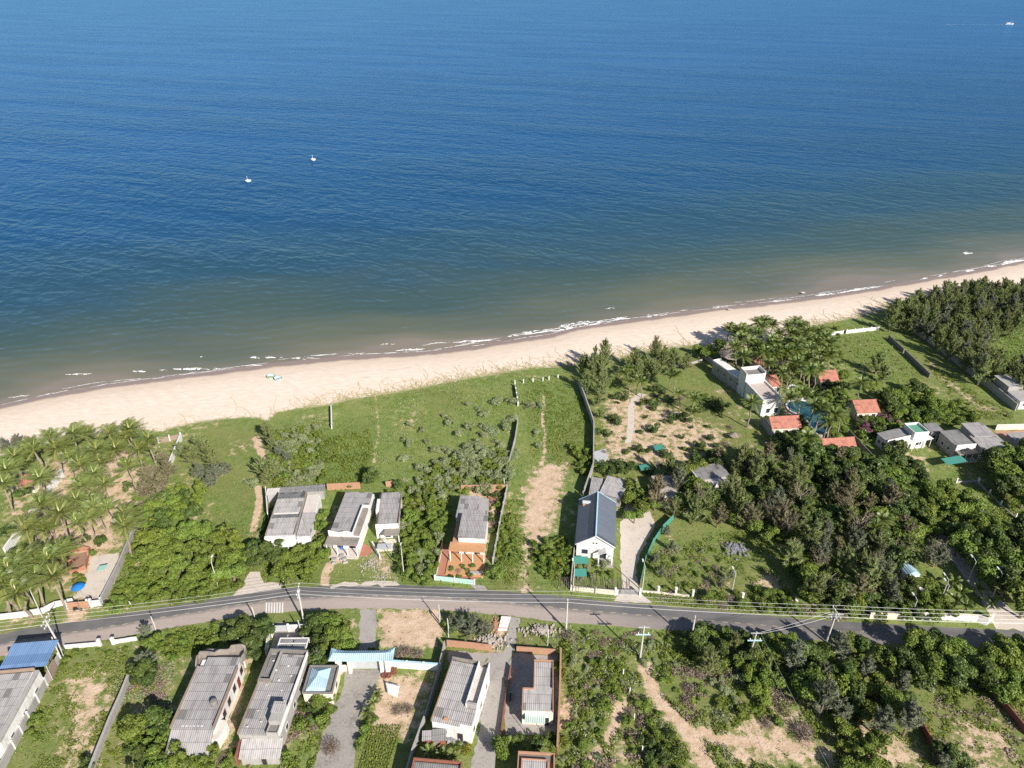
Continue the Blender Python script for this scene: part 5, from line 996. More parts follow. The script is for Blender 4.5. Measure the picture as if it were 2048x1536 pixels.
for (x, y, lb, mo, mi) in ((497, 364, 'white and mint round basket boat with a mast, floating nearer the beach', MNT, WH), (627, 321, 'white and rusty round basket boat with a mast, floating farther out', WH, RBR)):
    o = hull_bowl(mo, mi, 1.75, 'basket_boat', P(x, y, SEA_Z) - (0, 0, .18), lb, 'boat', 'basket boats'); o.scale = (1, 1, 1.5); MB().tube([(-.3, 0, .1), (-.45, 0, 2.6)], .09, 5).build('mast', WH, o); MB().tube([(.4, .1, .1), (.55, .1, 1.7)], .08, 5).build('rod', WOOD, o); MB().box(.5, 1.1, -.35, .3, .15, 1.0).build('crate', WH, o)
o = empty('fishing_boat', P(2018, 49, SEA_Z)); tag(o, 'white motor fishing boat trailing a pale wake far out at sea', 'boat'); 
hl = []; fs = []
for i, x in enumerate(np.linspace(-9, 10, 12)):
    t_ = (x + 9) / 19; hw = 2.6 * (1 - max(0, (t_ - .45) / .55) ** 2.2) * (.85 + .15 * min(1, t_ * 4)); sh = 1.6 + 1.5 * max(0, t_ - .5) ** 1.5 * 2.4
    hl += [(x - .6, -hw * .55, -.4), (x + .5 * t_, -hw, sh), (x + .5 * t_, hw, sh), (x - .6, hw * .55, -.4)]
for i in range(11):
    for k_ in range(4): k2 = (k_ + 1) % 4; fs.append((i * 4 + k_, i * 4 + k2, i * 4 + 4 + k2, i * 4 + 4 + k_))
fs += [(0, 3, 2, 1), (44, 45, 46, 47)]; MB().add(hl, fs).build('hull', WH, o)
c_ = MB().box(-5.5, 1.5, -1.7, 1.7, 1.7, 4.3).build('cabin', WH, o); MB().box(-6.2, 2.2, -2.0, 2.0, 4.302, 4.5).build('cabin_roof', PBL, c_); MB().box(-4.8, .9, -1.74, -1.702, 2.7, 3.6).build('window', GLS, c_)
MB().tube([(3.6, 0, 1.8), (3.8, 0, 9)], .14, 6).build('mast', WH, o); MB().tube([(-6.5, 0, 2), (-8.8, 0, 7)], .12, 6).build('boom', WH, o); MB().tube([(3.7, 0, 4), (8.5, 0, 7)], .1, 6).build('boom', WH, o)
o.rotation_euler.z = -.06
wk = P(2018, 49, SEA_Z); V = []; F = []; rg_ = np.random.default_rng(8)
for i in range(90):
    x = -9 - i * 1.6; hw = (1.2 + .05 * i) * rg_.uniform(.3, 1.2) * (1 if i < 12 else .55); yy = -.02 * x + rg_.normal(0, .5)
    V += [(wk[0] + x, wk[1] + yy - hw, SEA_Z + .06), (wk[0] + x, wk[1] + yy + hw, SEA_Z + .06)]
    if i and rg_.random() > (.1 if i < 25 else .45): F.append((2 * i - 2, 2 * i - 1, 2 * i + 1, 2 * i))
k = NT('wake foam'); k.base((.55, .66, .74)); k.set(.5); tag(link('boat_wake', mesh_np('boat_wake', np.array(V), np.array(F), k.m)), kind='stuff')
# ================================================================ yard things
def rubble(label, cx, cy, n, spread, size, mat, name='rubble_heap', h=.6):
    p = P(cx, cy); rr = np.random.default_rng(int(cx * 7 + cy)); m = MB()
    for i in range(n):
        a_, r_ = rr.uniform(0, 6.28), abs(rr.normal(0, .5)); q = np.array((r_ * spread[0] * math.cos(a_), r_ * spread[1] * math.sin(a_), max(0, h * (1 - r_)) * rr.random())); s_ = size * rr.uniform(.5, 1.3)
        ax = rr.normal(0, 1, (8, 3)); ax = ax / np.linalg.norm(ax, axis=1)[:, None] * s_ * rr.uniform(.7, 1, (8, 1)); c8 = np.array([(x, y, z) for z in (-1, 1) for x, y in ((-1, -1), (1, -1), (1, 1), (-1, 1))]) * s_ * .55 + ax * .3
        m.add(c8 + q + (0, 0, s_ * .3), [(3, 2, 1, 0), (4, 5, 6, 7), (0, 1, 5, 4), (1, 2, 6, 5), (2, 3, 7, 6), (3, 0, 4, 7)])
    return tag(m.build(name, mat, None, p), kind='stuff')
LIM2 = weathered('dusty limestone', (.42, .37, .32), (.2, .17, .14), .7, 2.0); LIM = weathered('white limestone', (.55, .51, .47), (.28, .25, .22), .6, 2.0)
rubble('heap of white stones beside the roadside above the brick plot', 1080, 1262, 260, (5.5, 1.8), .26, LIM2)
rubble('heap of white stones in front of the terrace-strip house wall', 980, 1284, 200, (3.6, 2.2), .27, LIM2)
rubble('pile of orange rubble at the end of the roadside bushes', 991, 1252, 160, (1.2, 2.4), .2, ORG, h=.4)
rubble('pale rubble spread before the smaller grey-roofed house', 745, 1128, 190, (4.2, 3.6), .17, LIM2, h=.2)
rubble('pale rubble strewn on the verge below the smaller grey-roofed house', 765, 1155, 90, (4.0, 2.2), .13, LIM2, h=.1)
rubble('heap of dark rubbish with white scraps in the scrub plot', 1470, 1098, 160, (3.2, 2.6), .36, weathered('grey rubbish', (.22, .22, .24), (.05, .05, .06), .8, 3), 'rubbish_heap', .5)
rr = np.random.default_rng(14)
for i in range(18):
    q = P(768 + (i % 5) * 5.2 + rr.normal(0, .6), 1340 + (i // 5) * 5.0 - (i % 5) * .6 + rr.normal(0, .5)); tag(MB().lathe([(.28, 0), (.46, .28), (.46, .40), (.36, .40), (.3, .25), (.05, .25)], 12).build('flower_pot', RBR, None, q), 'reddish round pot in the cluster below the pale blue wall', 'pot', 'red pots below the pale blue wall')
rubble('scattered rubbish behind the terrace-strip house', 905, 1478, 70, (5, 1.6), .35, weathered('mixed junk', (.30, .30, .30), (.08, .10, .12), .9, 4), 'junk_heap', .5)
rubble('scattered brick rubble behind the house with orange tiled porch', 985, 1000, 120, (4, 4), .3, BR, h=.3)
# fallen leaning slab and white tarp
m = MB(); gxx, gyy = np.meshgrid(np.linspace(0, 1, 9), np.linspace(0, 1, 7)); tz = .5 + .5 * fbm(gxx * 4, gyy * 4, 3)
A, B_, C, D = [P(*q) for q in ((771, 1368), (800, 1376), (795, 1400), (776, 1392))]; vs = [(A * (1 - u) * (1 - v) + B_ * u * (1 - v) + C * u * v + D * (1 - u) * v) + (0, 0, z) for u, v, z in zip(gxx.ravel(), gyy.ravel(), tz.ravel())]
o0 = vs[0].copy(); m.add([q - o0 for q in vs], [(i * 9 + j, i * 9 + 9 + j, i * 9 + 10 + j, i * 9 + j + 1) for i in range(6) for j in range(8)]); ob = m.build('white_tarp', weathered('white tarpaulin', (.80, .80, .80), (.4, .33, .3), .25, 1.5), None, o0, smooth=True); sm_ = ob.modifiers.new('thick', 'SOLIDIFY'); sm_.thickness = .04; tag(ob, 'crumpled white tarpaulin thrown over a heap beside the concrete drive', 'tarp')
m = MB(); A, B_, C, D = [P(*q) for q in ((1003, 1236), (1022, 1237), (1014, 1263), (996, 1262))]; n_ = 12
vs = [];
for i in range(n_ + 1):
    for j in range(5): u, v = j / 4, i / n_; vs.append((A * (1 - u) * (1 - v) + B_ * u * (1 - v) + C * u * v + D * (1 - u) * v) + (0, 0, .9 * (1 - v) * .4 + .12 * math.sin(i * 1.9) + .25))
o0 = vs[0].copy(); m.add([q - o0 for q in vs], [(i * 5 + j, i * 5 + 5 + j, i * 5 + 6 + j, i * 5 + j + 1) for i in range(n_) for j in range(4)]); ob = m.build('white_sheet', weathered('pale canvas', (.70, .62, .58), (.4, .32, .28), .4, 1.2), None, o0); sm_ = ob.modifiers.new('thick', 'SOLIDIFY'); sm_.thickness = .05; tag(ob, 'pale ribbed sheet spread beside the narrow concrete drive at roadside', 'sheet')
def umbrella(label, px, py, mat, r=1.3, H=2.2):
    o = empty('parasol', P(px, py)); tag(o, label, 'parasol'); MB().tube([(0, 0, -.05), (0, 0, H)], .04, 6).build('pole', STEEL, o); MB().lathe([(r, H - .45), (r * .55, H - .12), (.06, H + .08)], 10).build('canopy', mat, o)
umbrella('bright blue parasol just inside the palm grove gate', 161, 1186, BLU)
o = empty('sunshade', P(208, 1146)); tag(o, 'tilted small teal table canopy on the sandy yard of the palm grove', 'parasol'); MB().tube([(0, 0, -.05), (.2, 0, 1.6)], .05, 6).build('pole', STEEL, o); MB().slab([(-.9, -.7, 1.3), (.9, -.7, 1.7), (.9, .7, 1.8), (-.9, .7, 1.4)], .06).build('top', GRN, o)
def motorbike(label, px, py, rz, mat):
    o = empty('motorbike', P(px, py), rz); tag(o, label, 'motorbike')
    for x in (-.62, .62): w = MB().lathe([(.20, -.05), (.29, -.05), (.29, .05), (.20, .05)], 14).build('wheel', DRK, o, (x, 0, .29)); w.rotation_euler.x = math.pi / 2
    MB().add([(-.6, -.12, .45), (.45, -.1, .4), (.5, -.06, .85), (.05, -.14, .62), (-.75, -.12, .78), (-.6, .12, .45), (.45, .1, .4), (.5, .06, .85), (.05, .14, .62), (-.75, .12, .78)], [(0, 1, 2, 3, 4), (9, 8, 7, 6, 5), (0, 5, 6, 1), (1, 6, 7, 2), (2, 7, 8, 3), (3, 8, 9, 4), (4, 9, 5, 0)]).build('body', mat, o)
    MB().box(-.72, .0, -.14, .14, .79, .88).build('saddle', DRK, o); MB().tube([(.45, -.34, 1.02), (.5, 0, .95), (.45, .34, 1.02)], .03, 5).build('handlebar', STEEL, o); MB().tube([(.62, 0, .29), (.48, 0, .95)], .04, 5).build('fork', STEEL, o)
motorbike('dark motorbike parked outside the orange gate', 156, 1222, .1, DRK); motorbike('red motorbike parked just inside the palm grove gate', 176, 1203, 1.2, RED)
motorbike('dark motorbike standing in yard beside the L-shaped house', 1021, 1396, 1.5, DRK)
# grey block benches by the wavy parapet house
for i, (x, y, w_, d_) in enumerate([(652, 1096, 1.6, 1.2), (661, 1095, 1.3, 1.0), (669, 1123, 1.8, 1.1), (684, 1116, 1.5, 1.2), (690, 1122, 1.6, 1.0)]):
    o = empty('stone_table', P(x, y), .1 * i); tag(o, ['grey stone table at the path bend, beside its pair', 'grey stone table at the path bend, smaller of a pair', 'grey stone table on the grass beside the net fence, separate from the pair', 'grey stone table with pale top below the terracotta yard', 'grey stone table nearest the road below the terracotta yard'][i].replace('nearest', 'closer to'), 'table', 'grey stone tables')
    w_ *= .62; d_ *= .62; MB().box(-w_ / 2, w_ / 2, -d_ / 2, d_ / 2, .62, .78).build('table_top', GRY, o); MB().box(-w_ * .3, w_ * .3, -d_ * .3, d_ * .3, -.05, .62).build('base', GRY, o)
    for s_ in (-1, 1): MB().box(-w_ / 2, w_ / 2, s_ * (d_ / 2 + .35) - .15, s_ * (d_ / 2 + .35) + .15, -.05, .42).build('bench', GRY, o)
sheet('yard', [(676,1098),(728,1088),(746,1100),(735,1112),(690,1116),(672,1108)], weathered('terracotta yard', (0.40, .17, .11), (.24, .13, .09), .6, .8), z=.03)
wall('low white wall between the two grey-roofed houses and the rubble', [(745, 1092), (760, 1118)], 1.4, WH, th=.25)
t = empty('vine_trellis', P(1190, 1178)); tag(t, 'brown stick trellis over the front garden of the white gabled house', 'trellis'); rr = np.random.default_rng(4); t.rotation_euler.z = -.05
m = MB()
for i in range(46): x = -7.3 + i * .32; m.tube([(x + rr.normal(0, .1), -1.5, 1.6), (x + rr.normal(0, .3), 1.5, 1.65 + rr.normal(0, .04))], .045, 4, False)
m.build('sticks', WOOD, t)
for x in (-7, -3.5, 0, 3.5, 7):
    for y in (-1.3, 1.3): MB().tube([(x, y, -.05), (x, y, 1.6)], .06, 5).build('post', WOOD, t)
for i, (x, y, w_) in enumerate(((1161, 1130, 3.0), (1160, 1155, 2.6))):
    o = empty('shade_net', P(x, y), -.05); tag(o, ['teal shade net panel nearest the white gabled house facade', 'teal shade net panel between the garden plants and stick trellis'][i].replace('nearest', 'beside'), 'net'); MB().slab([(-w_ / 2, -.9, 1.2), (w_ / 2, -.9, 1.3), (w_ / 2, .9, 1.7), (-w_ / 2, .9, 1.6)], .03).build('net', TEAL, o)
    for sx in (-1, 1): MB().tube([(sx * w_ * .45, 0, -.05), (sx * w_ * .45, 0, 1.5)], .04, 5).build('post', WOOD, o)
for i, (x, y) in enumerate(((1316, 903), (1288, 943))):
    o = empty('shade_net', P(x, y), .2); tag(o, ['teal shade net over a bed in the sandy garden', 'teal shade net under trees behind the sandy garden'][i], 'net'); MB().slab([(-1.2, -1.0, 1.2), (1.2, -1, 1.3), (1.2, 1, 1.5), (-1.2, 1, 1.4)], .03).build('net', TEAL, o)
    for sx in (-1, 1): MB().tube([(sx * 1.0, 0, -.05), (sx * 1.0, 0, 1.35)], .04, 5).build('post', WOOD, o)
tag(MB().prism([(q[0] - P(1200, 915)[0], q[1] - P(1200, 915)[1]) for q in (P(1187, 905), P(1212, 898), P(1216, 915), P(1205, 930), P(1187, 925))], .02, .25).build('plastic_sheet', weathered('clear plastic', (.42, .43, .44), (.25, .24, .23), .6, 1.5), None, P(1200, 915)), 'crumpled grey plastic sheet beside the lot wall in the sandy garden', 'sheet')
for i, (x, y, s_) in enumerate([(90, 812, .5), (105, 842, .9), (357, 772, .5), (235, 815, .35), (1460, 620, 1.0), (1895, 562, .8), (1606, 586, .9), (415, 815, .3), (733, 756, 1.2), (285, 817, .5)]):
    m = MB(); rr = np.random.default_rng(i + 50); q8 = np.array([(a_, b_, c_) for c_ in (0, .35) for a_, b_ in ((-1, -.4), (1, -.5), (.8, .5), (-.9, .4))]) * s_ * .8 + rr.normal(0, .08 * s_, (8, 3)); m.add(q8, [(3, 2, 1, 0), (4, 5, 6, 7), (0, 1, 5, 4), (1, 2, 6, 5), (2, 3, 7, 6), (3, 0, 4, 7)])
    tag(m.build('beach_debris', LIM, None, P(x, y, -.3)), ['small pale scrap washed up on the sand near the water', 'pale flat scrap on open sand before the palm grove', 'tiny pale scrap on damp sand west of the basket boats', 'tiny scrap on sand above the palm grove', 'white block at the waterline before the resort', 'white scrap on the sand beyond the casuarina wood', 'pale float bobbing off the resort beach', 'tiny scrap on sand above the meadow corner', 'pale patch of debris on sand above the meadow wall stub', 'tiny pale scrap on sand between palms and water'][i], 'debris')
# ================================================================ vegetation: meshes
def leaf_mat(name, cols, trans=0.3, rough=0.55, spec=0.3):
    """cols: dark, mid, light leaf colours picked per leaf (tint) and shifted per plant"""
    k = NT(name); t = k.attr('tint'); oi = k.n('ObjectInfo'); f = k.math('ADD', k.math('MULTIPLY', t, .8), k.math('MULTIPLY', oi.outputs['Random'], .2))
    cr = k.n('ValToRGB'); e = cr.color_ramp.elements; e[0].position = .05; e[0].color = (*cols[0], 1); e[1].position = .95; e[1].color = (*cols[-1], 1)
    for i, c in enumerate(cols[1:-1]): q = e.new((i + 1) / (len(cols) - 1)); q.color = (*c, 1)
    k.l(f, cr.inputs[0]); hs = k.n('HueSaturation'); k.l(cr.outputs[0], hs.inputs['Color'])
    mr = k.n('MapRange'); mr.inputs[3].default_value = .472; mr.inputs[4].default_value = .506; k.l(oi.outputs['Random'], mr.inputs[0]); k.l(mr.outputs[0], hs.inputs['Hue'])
    k.base(hs.outputs[0]); k.set(rough, 0, spec)
    tr = k.n('BsdfTranslucent'); k.l(hs.outputs[0], tr.inputs[0]); mx = k.n('MixShader'); mx.inputs[0].default_value = trans
    out = k.t.nodes['Material Output']; k.l(k.b.outputs[0], mx.inputs[1]); k.l(tr.outputs[0], mx.inputs[2]); k.l(mx.outputs[0], out.inputs[0]); return k.m
LM = dict(
 wpalm=leaf_mat('wind-dried palm frond', [(.055, .090, .020), (.140, .195, .045), (.33, .34, .11)], .28, .42, .45),
 palm=leaf_mat('palm frond', [(0.05, 0.087, 0.02), (0.118, 0.18, 0.038), (0.248, 0.273, 0.075)], .3, .42, .45),
 cas=leaf_mat('casuarina needles', [(0.093, 0.127, 0.046), (0.186, 0.235, 0.081), (0.32, 0.348, 0.126)], .2),
 casb=leaf_mat('brown casuarina needles', [(0.117, 0.108, 0.059), (0.209, 0.198, 0.103), (0.3, 0.278, 0.156)], .2),
 casg=leaf_mat('grey casuarina needles', [(0.092, 0.109, 0.07), (0.169, 0.193, 0.122), (0.254, 0.273, 0.179)], .2),
 dark=leaf_mat('dark broad leaves', [(0.032, 0.06, 0.016), (0.069, 0.112, 0.024), (0.132, 0.178, 0.038)], .16, .45, .35),
 mid=leaf_mat('green leaves', [(0.061, 0.106, 0.019), (0.13, 0.199, 0.031), (0.229, 0.293, 0.054)], .2, .55),
 lite=leaf_mat('yellow green leaves', [(0.089, 0.133, 0.021), (0.163, 0.227, 0.036), (0.272, 0.315, 0.06)], .22, .55),
 grey=leaf_mat('grey green shrub leaves', [(0.15, 0.196, 0.087), (0.263, 0.314, 0.151), (0.421, 0.443, 0.245)], .25),
 twig=leaf_mat('dry twigs', [(0.156, 0.12, 0.09), (0.24, 0.192, 0.144), (0.336, 0.276, 0.216)], .1),
 pink=leaf_mat('bougainvillea', [(.05, .08, .02), (.10, .13, .035), (.36, .08, .24)], .25),
 yel=leaf_mat('yellow shrub leaves', [(.14, .15, .02), (.26, .27, .03), (.40, .38, .05)], .3),
 gras=leaf_mat('grass blades', [(0.099, 0.158, 0.026), (0.185, 0.244, 0.051), (0.33, 0.356, 0.112)], .3))
BARK = weathered('grey bark', (.19, .15, .12), (.09, .075, .06), .6, 1.5); PBARK = weathered('palm bark', (.27, .22, .17), (.14, .11, .09), .6, 1.5)
def unit(v): return v / (np.linalg.norm(v, axis=-1, keepdims=True) + 1e-9)
def rhombi(C, Nn, size, asp, rng, Tn=None, fold=.15):
    """leaf faces: centre, normal, length, width/length -> V, F"""
    n = len(C); Nn = unit(Nn)
    if Tn is None: Tn = rng.normal(0, 1, (n, 3))
    Tn = unit(Tn - (Tn * Nn).sum(1, keepdims=True) * Nn); B = np.cross(Nn, Tn); s = np.asarray(size)[:, None]; w = s * (asp if np.isscalar(asp) else np.asarray(asp)[:, None])
    V = np.stack((C - Tn * s / 2 - Nn * s * fold * .5, C + B * w / 2 + Nn * s * fold * .3, C + Tn * s / 2 - Nn * s * fold * .5, C - B * w / 2 + Nn * s * fold * .3), 1).reshape(-1, 3)
    return V, np.arange(4 * n).reshape(n, 4)
def broad(R, H, n, leaf, seed, base=.25, lobes=9, flat=.75, asp=.62):
    """leafy crown made of uneven clumps; origin at the ground, top at H"""
    rng = np.random.default_rng(seed); c0 = H * (base + (1 - base) * .45); rz = H * (1 - base) * .55
    lc = unit(rng.normal(0, 1, (lobes, 3))) * rng.uniform(.25, .86, (lobes, 1)); lc[:, 2] = lc[:, 2] * .8 + .05
    lr = rng.uniform(.22, .48, lobes); w = lr ** 2 / (lr ** 2).sum()
    k = rng.choice(lobes, n, p=w); d = unit(rng.normal(0, 1, (n, 3)) + np.array((0, 0, .35))); rad = rng.uniform(.55, 1.08, n) ** .6
    q = lc[k] + d * (lr[k] * rad)[:, None]; sub = noise2(q[:, 0] * 7 + 50, q[:, 1] * 7 + q[:, 2] * 5 + 50, seed) ; keep = sub > .29; q, d, k, rad = q[keep], d[keep], k[keep], rad[keep]
    C = q * np.array((R, R, rz)) + np.array((0, 0, c0)); C[:, 2] = np.maximum(C[:, 2], .08)
    Nn = d + rng.normal(0, .55, d.shape) + np.array((0, 0, .25)); lt = rng.uniform(-.18, .18, lobes)
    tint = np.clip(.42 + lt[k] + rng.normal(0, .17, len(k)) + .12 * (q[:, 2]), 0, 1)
    V, F = rhombi(C, Nn, leaf * rng.uniform(.6, 1.35, len(C)), asp, rng); return V, F, tint
def cas(R, H, nb, nt, seed, lean=(0, 0), thin=.13, up=1.0):
    """feathery casuarina: ascending plumes of drooping needle sprays"""
    rng = np.random.default_rng(seed); Cs = []; Ts = []; tn = []; br = []
    lean = np.array((*lean, 0.0))
    for i in range(nb):
        t = rng.uniform(.12, 1) ** .9; z0 = H * t * .82; az = rng.uniform(0, 6.283); el = R_ = None
        L = R * (1.15 - .75 * t) * rng.uniform(.65, 1.25); el = math.radians(rng.uniform(18, 50) + 25 * t * up)
        p0 = np.array((0, 0, z0)) + lean * t; dr = np.array((math.cos(az) * math.cos(el), math.sin(az) * math.cos(el), math.sin(el)))
        s = np.linspace(0, 1, 5)[:, None]; path = p0 + dr * L * s + np.array((0, 0, .22 * L)) * s ** 2 + lean * .25 * s ** 2; br.append(path)
        u = rng.uniform(.12, 1.0, nt); c = np.stack([np.interp(u, s[:, 0], path[:, j]) for j in range(3)], 1) + rng.normal(0, .10 * L * .55, (nt, 3)) * (1.15 - .6 * u[:, None])
        dv = dr * 1.0 + rng.normal(0, .55, (nt, 3)) + np.array((0, 0, .35)); Cs.append(c); Ts.append(dv); tn.append(np.full(nt, rng.normal(0, .13)) + .18 * (u - .5))
    nt2 = nt * 2; u = rng.uniform(.6, 1.02, nt2); Cs.append(np.stack((rng.normal(0, .22 * R * .5, nt2) * (1.15 - u), rng.normal(0, .22 * R * .5, nt2) * (1.15 - u), H * u), 1) + lean * u[:, None]); Ts.append(rng.normal(0, .35, (nt2, 3)) + np.array((0, 0, 1))); tn.append(np.zeros(nt2))
    C = np.concatenate(Cs); T_ = unit(np.concatenate(Ts)); Nn = rng.normal(0, 1, C.shape) + np.array((0, -.2, .5)); n = len(C)
    V, F = rhombi(C, Nn, rng.uniform(.45, 1.0, n) * (.75 + .04 * H), thin * .95, rng, T_, .05); return V, F, np.clip(.45 + np.concatenate(tn) + rng.normal(0, .16, n), 0, 1), br
def palm_crown(seed, nf=20, L=3.1, wind=(0, 0)):
    rng = np.random.default_rng(seed); Vs = []; Fs = []; Ti = []; nv = 0; wind = np.array((*wind, 0.))
    for i in range(nf):
        f = i / nf; az = i * 2.39996 + rng.normal(0, .2); el = math.radians(78 - 95 * f ** 1.1 + rng.normal(0, 7)); ln = L * rng.uniform(.85, 1.1) * (.8 + .25 * math.sin(math.pi * min(1, f + .2)))
        d = np.array((math.cos(az) * math.cos(el), math.sin(az) * math.cos(el), math.sin(el))) + wind * .55; d /= np.linalg.norm(d)
        s = np.linspace(0, 1, 9); P_ = d * ln * s[:, None] + (np.array((0, 0, -1)) * (.20 + .22 * (1 - f)) * ln + wind * .35 * ln)[None] * (s ** 2.2)[:, None]
        tg = unit(np.gradient(P_, axis=0)); side = unit(np.cross(tg, np.array((0, 0, 1.)))); upv = np.cross(side, tg)
        for j in range(8):
            w0, w1 = .06 * (1 - s[j]) + .035, .06 * (1 - s[j + 1]) + .035
            Vs += [P_[j] - side[j] * w0, P_[j] + side[j] * w0, P_[j + 1] + side[j + 1] * w1, P_[j + 1] - side[j + 1] * w1]; Fs.append((nv, nv + 1, nv + 2, nv + 3)); nv += 4; Ti.append(.95)
        yt = rng.normal(.42, .14) + (.40 if f > .85 else 0)
        for sgn in (-1, 1):
            for q in np.linspace(.10, .985, 15):
                c = np.array([np.interp(q, s, P_[:, a]) for a in range(3)]); j = min(8, int(q * 8)); ll = ln * .25 * math.sin(math.pi * (.12 + .83 * q)) ** .6 * rng.uniform(.85, 1.1)
                dl = unit(side[j] * sgn * 1.0 + tg[j] * .75 - upv[j] * .40 - np.array((0, 0, .25)) + wind * .3); e_ = c + dl * ll; wv = tg[j] * .062
                Vs += [c - wv, c + wv, e_ + wv * .3, e_ - wv * .3]; Fs.append((nv, nv + 1, nv + 2, nv + 3)); nv += 4; Ti.append(np.clip(yt + rng.normal(0, .1), 0, 1))
    return np.array(Vs), np.array(Fs), np.array(Ti)
def trunk_mesh(name, H, r, lean, seed, limbs=0, R=0, mat=None):
    rng = np.random.default_rng(seed); m = MB(); top = np.array((*lean, H)); pts = [np.array((0, 0, -.15)) if t == 0 else top * t + np.array((*(rng.normal(0, .05 * H * .4, 2) * math.sin(math.pi * t)), 0)) for t in np.linspace(0, 1, 6)]
    m.tube(pts, [r * (1.25 - .7 * t) for t in np.linspace(0, 1, 6)], 7)
    for i in range(limbs):
        t = rng.uniform(.45, .95); p0 = top * t; az = i * 2.4 + rng.normal(0, .3); L = R * rng.uniform(.5, .85); p1 = p0 + np.array((math.cos(az) * L, math.sin(az) * L, L * rng.uniform(.35, .8)))
        m.tube([p0, (p0 + p1) / 2 + np.array((0, 0, -.06 * L)), p1], [r * .5, r * .32, r * .15], 5)
    me = bpy.data.meshes.new(name); me.from_pydata(m.v, [], m.f); me.materials.append(mat or BARK); me.update(); return me
# prototypes: kind -> list of (trunk mesh | None, crown mesh, R, H)
PROTO = {}
def add_proto(kind, trunk, crown, R_, H_): PROTO.setdefault(kind, []).append((trunk, crown, R_, H_))
for i in range(4):
    H_ = (6.5, 7.2, 6.0, 7.0)[i]; lean = ((.5, .2), (-.6, .3), (.2, -.5), (-.2, .6))[i]
    for kd, wd, L in (('palm', (.05, .05), 3.0), ('windpalm', ((.25, .5), (-.3, .45), (.1, .55), (-.1, .4))[i], 3.3)):
        V, F, ti = palm_crown(100 + i + (50 if kd == 'palm' else 0), 26, L, wd); V = V + np.array((*lean, H_)); add_proto(kd, trunk_mesh('trunk', H_, .17, lean, i, mat=PBARK), mesh_np('crown', V, F, LM['palm' if kd == 'palm' else 'wpalm'], ti), 3.0, H_)
for i in range(2):
    V, F, ti = palm_crown(180 + i, 14, 1.9, (0, 0)); V = V + np.array((.1, 0, 1.6)); add_proto('smallpalm', trunk_mesh('trunk', 1.6, .12, (.1, 0), i, mat=PBARK), mesh_np('crown', V, F, LM['palm'], ti), 1.8, 2.6)
for kd, mt, var in (('cas', 'cas', 4), ('casb', 'casb', 2), ('casg', 'casg', 2)):
    for i in range(var):
        sd_ = hash(kd) % 1 + 300 + i + len(kd) * 10 + (20 if kd == 'casg' else 0); V, F, ti, br = cas(3.0, 8.0, 50, 58, sd_, ((.5, .2), (-.4, .3), (.2, -.3), (-.2, .5))[i], up=.75)
        m = MB(); m.tube([(0, 0, -.15), (.1, .05, 3), (.2, .05, 6), (.2, .1, 7.6)], [.2, .15, .09, .04], 6)
        for b_ in br[::2]: m.tube([b_[0], b_[2], b_[4]], [.06, .04, .015], 4, False)
        me = bpy.data.meshes.new('trunk'); me.from_pydata(m.v, [], m.f); me.materials.append(BARK); add_proto(kd, me, mesh_np('crown', V, F, LM[mt], ti), 3.0, 8.0)
for kd, mt, var, leaf, n in (('dark', 'dark', 4, .46, 4200), ('mid', 'mid', 4, .42, 4200), ('lite', 'lite', 3, .40, 4200)):
    for i in range(var):
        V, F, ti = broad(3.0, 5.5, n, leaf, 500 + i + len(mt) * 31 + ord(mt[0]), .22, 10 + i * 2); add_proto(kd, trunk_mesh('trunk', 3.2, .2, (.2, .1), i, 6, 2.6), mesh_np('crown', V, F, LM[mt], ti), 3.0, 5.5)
for kd, mt, var, leaf, n, lob in (('bush', 'mid', 4, .26, 1500, 8), ('dbush', 'dark', 3, .26, 1500, 8), ('lbush', 'lite', 3, .26, 1500, 8), ('gbush', 'grey', 4, .22, 1900, 9), ('pbush', 'pink', 2, .26, 1800, 9), ('ybush', 'yel', 1, .2, 900, 6)):
    for i in range(var):
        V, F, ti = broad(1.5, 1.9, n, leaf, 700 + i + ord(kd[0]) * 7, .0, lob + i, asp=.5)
        if kd == 'pbush': ti = np.where((ti > .5) & (noise2(V[::4, 0] * 1.5 + 9, V[::4, 1] * 1.5 + 9, i) > .45), 1.0, ti * .55)
        if kd == 'gbush': 
            rng = np.random.default_rng(i); 
        add_proto(kd, None, mesh_np(kd, V, F, LM[mt], ti), 1.5, 1.9)
BTW = weathered('pale dead wood', (.34, .29, .24), (.18, .15, .12), .6, 1.5)
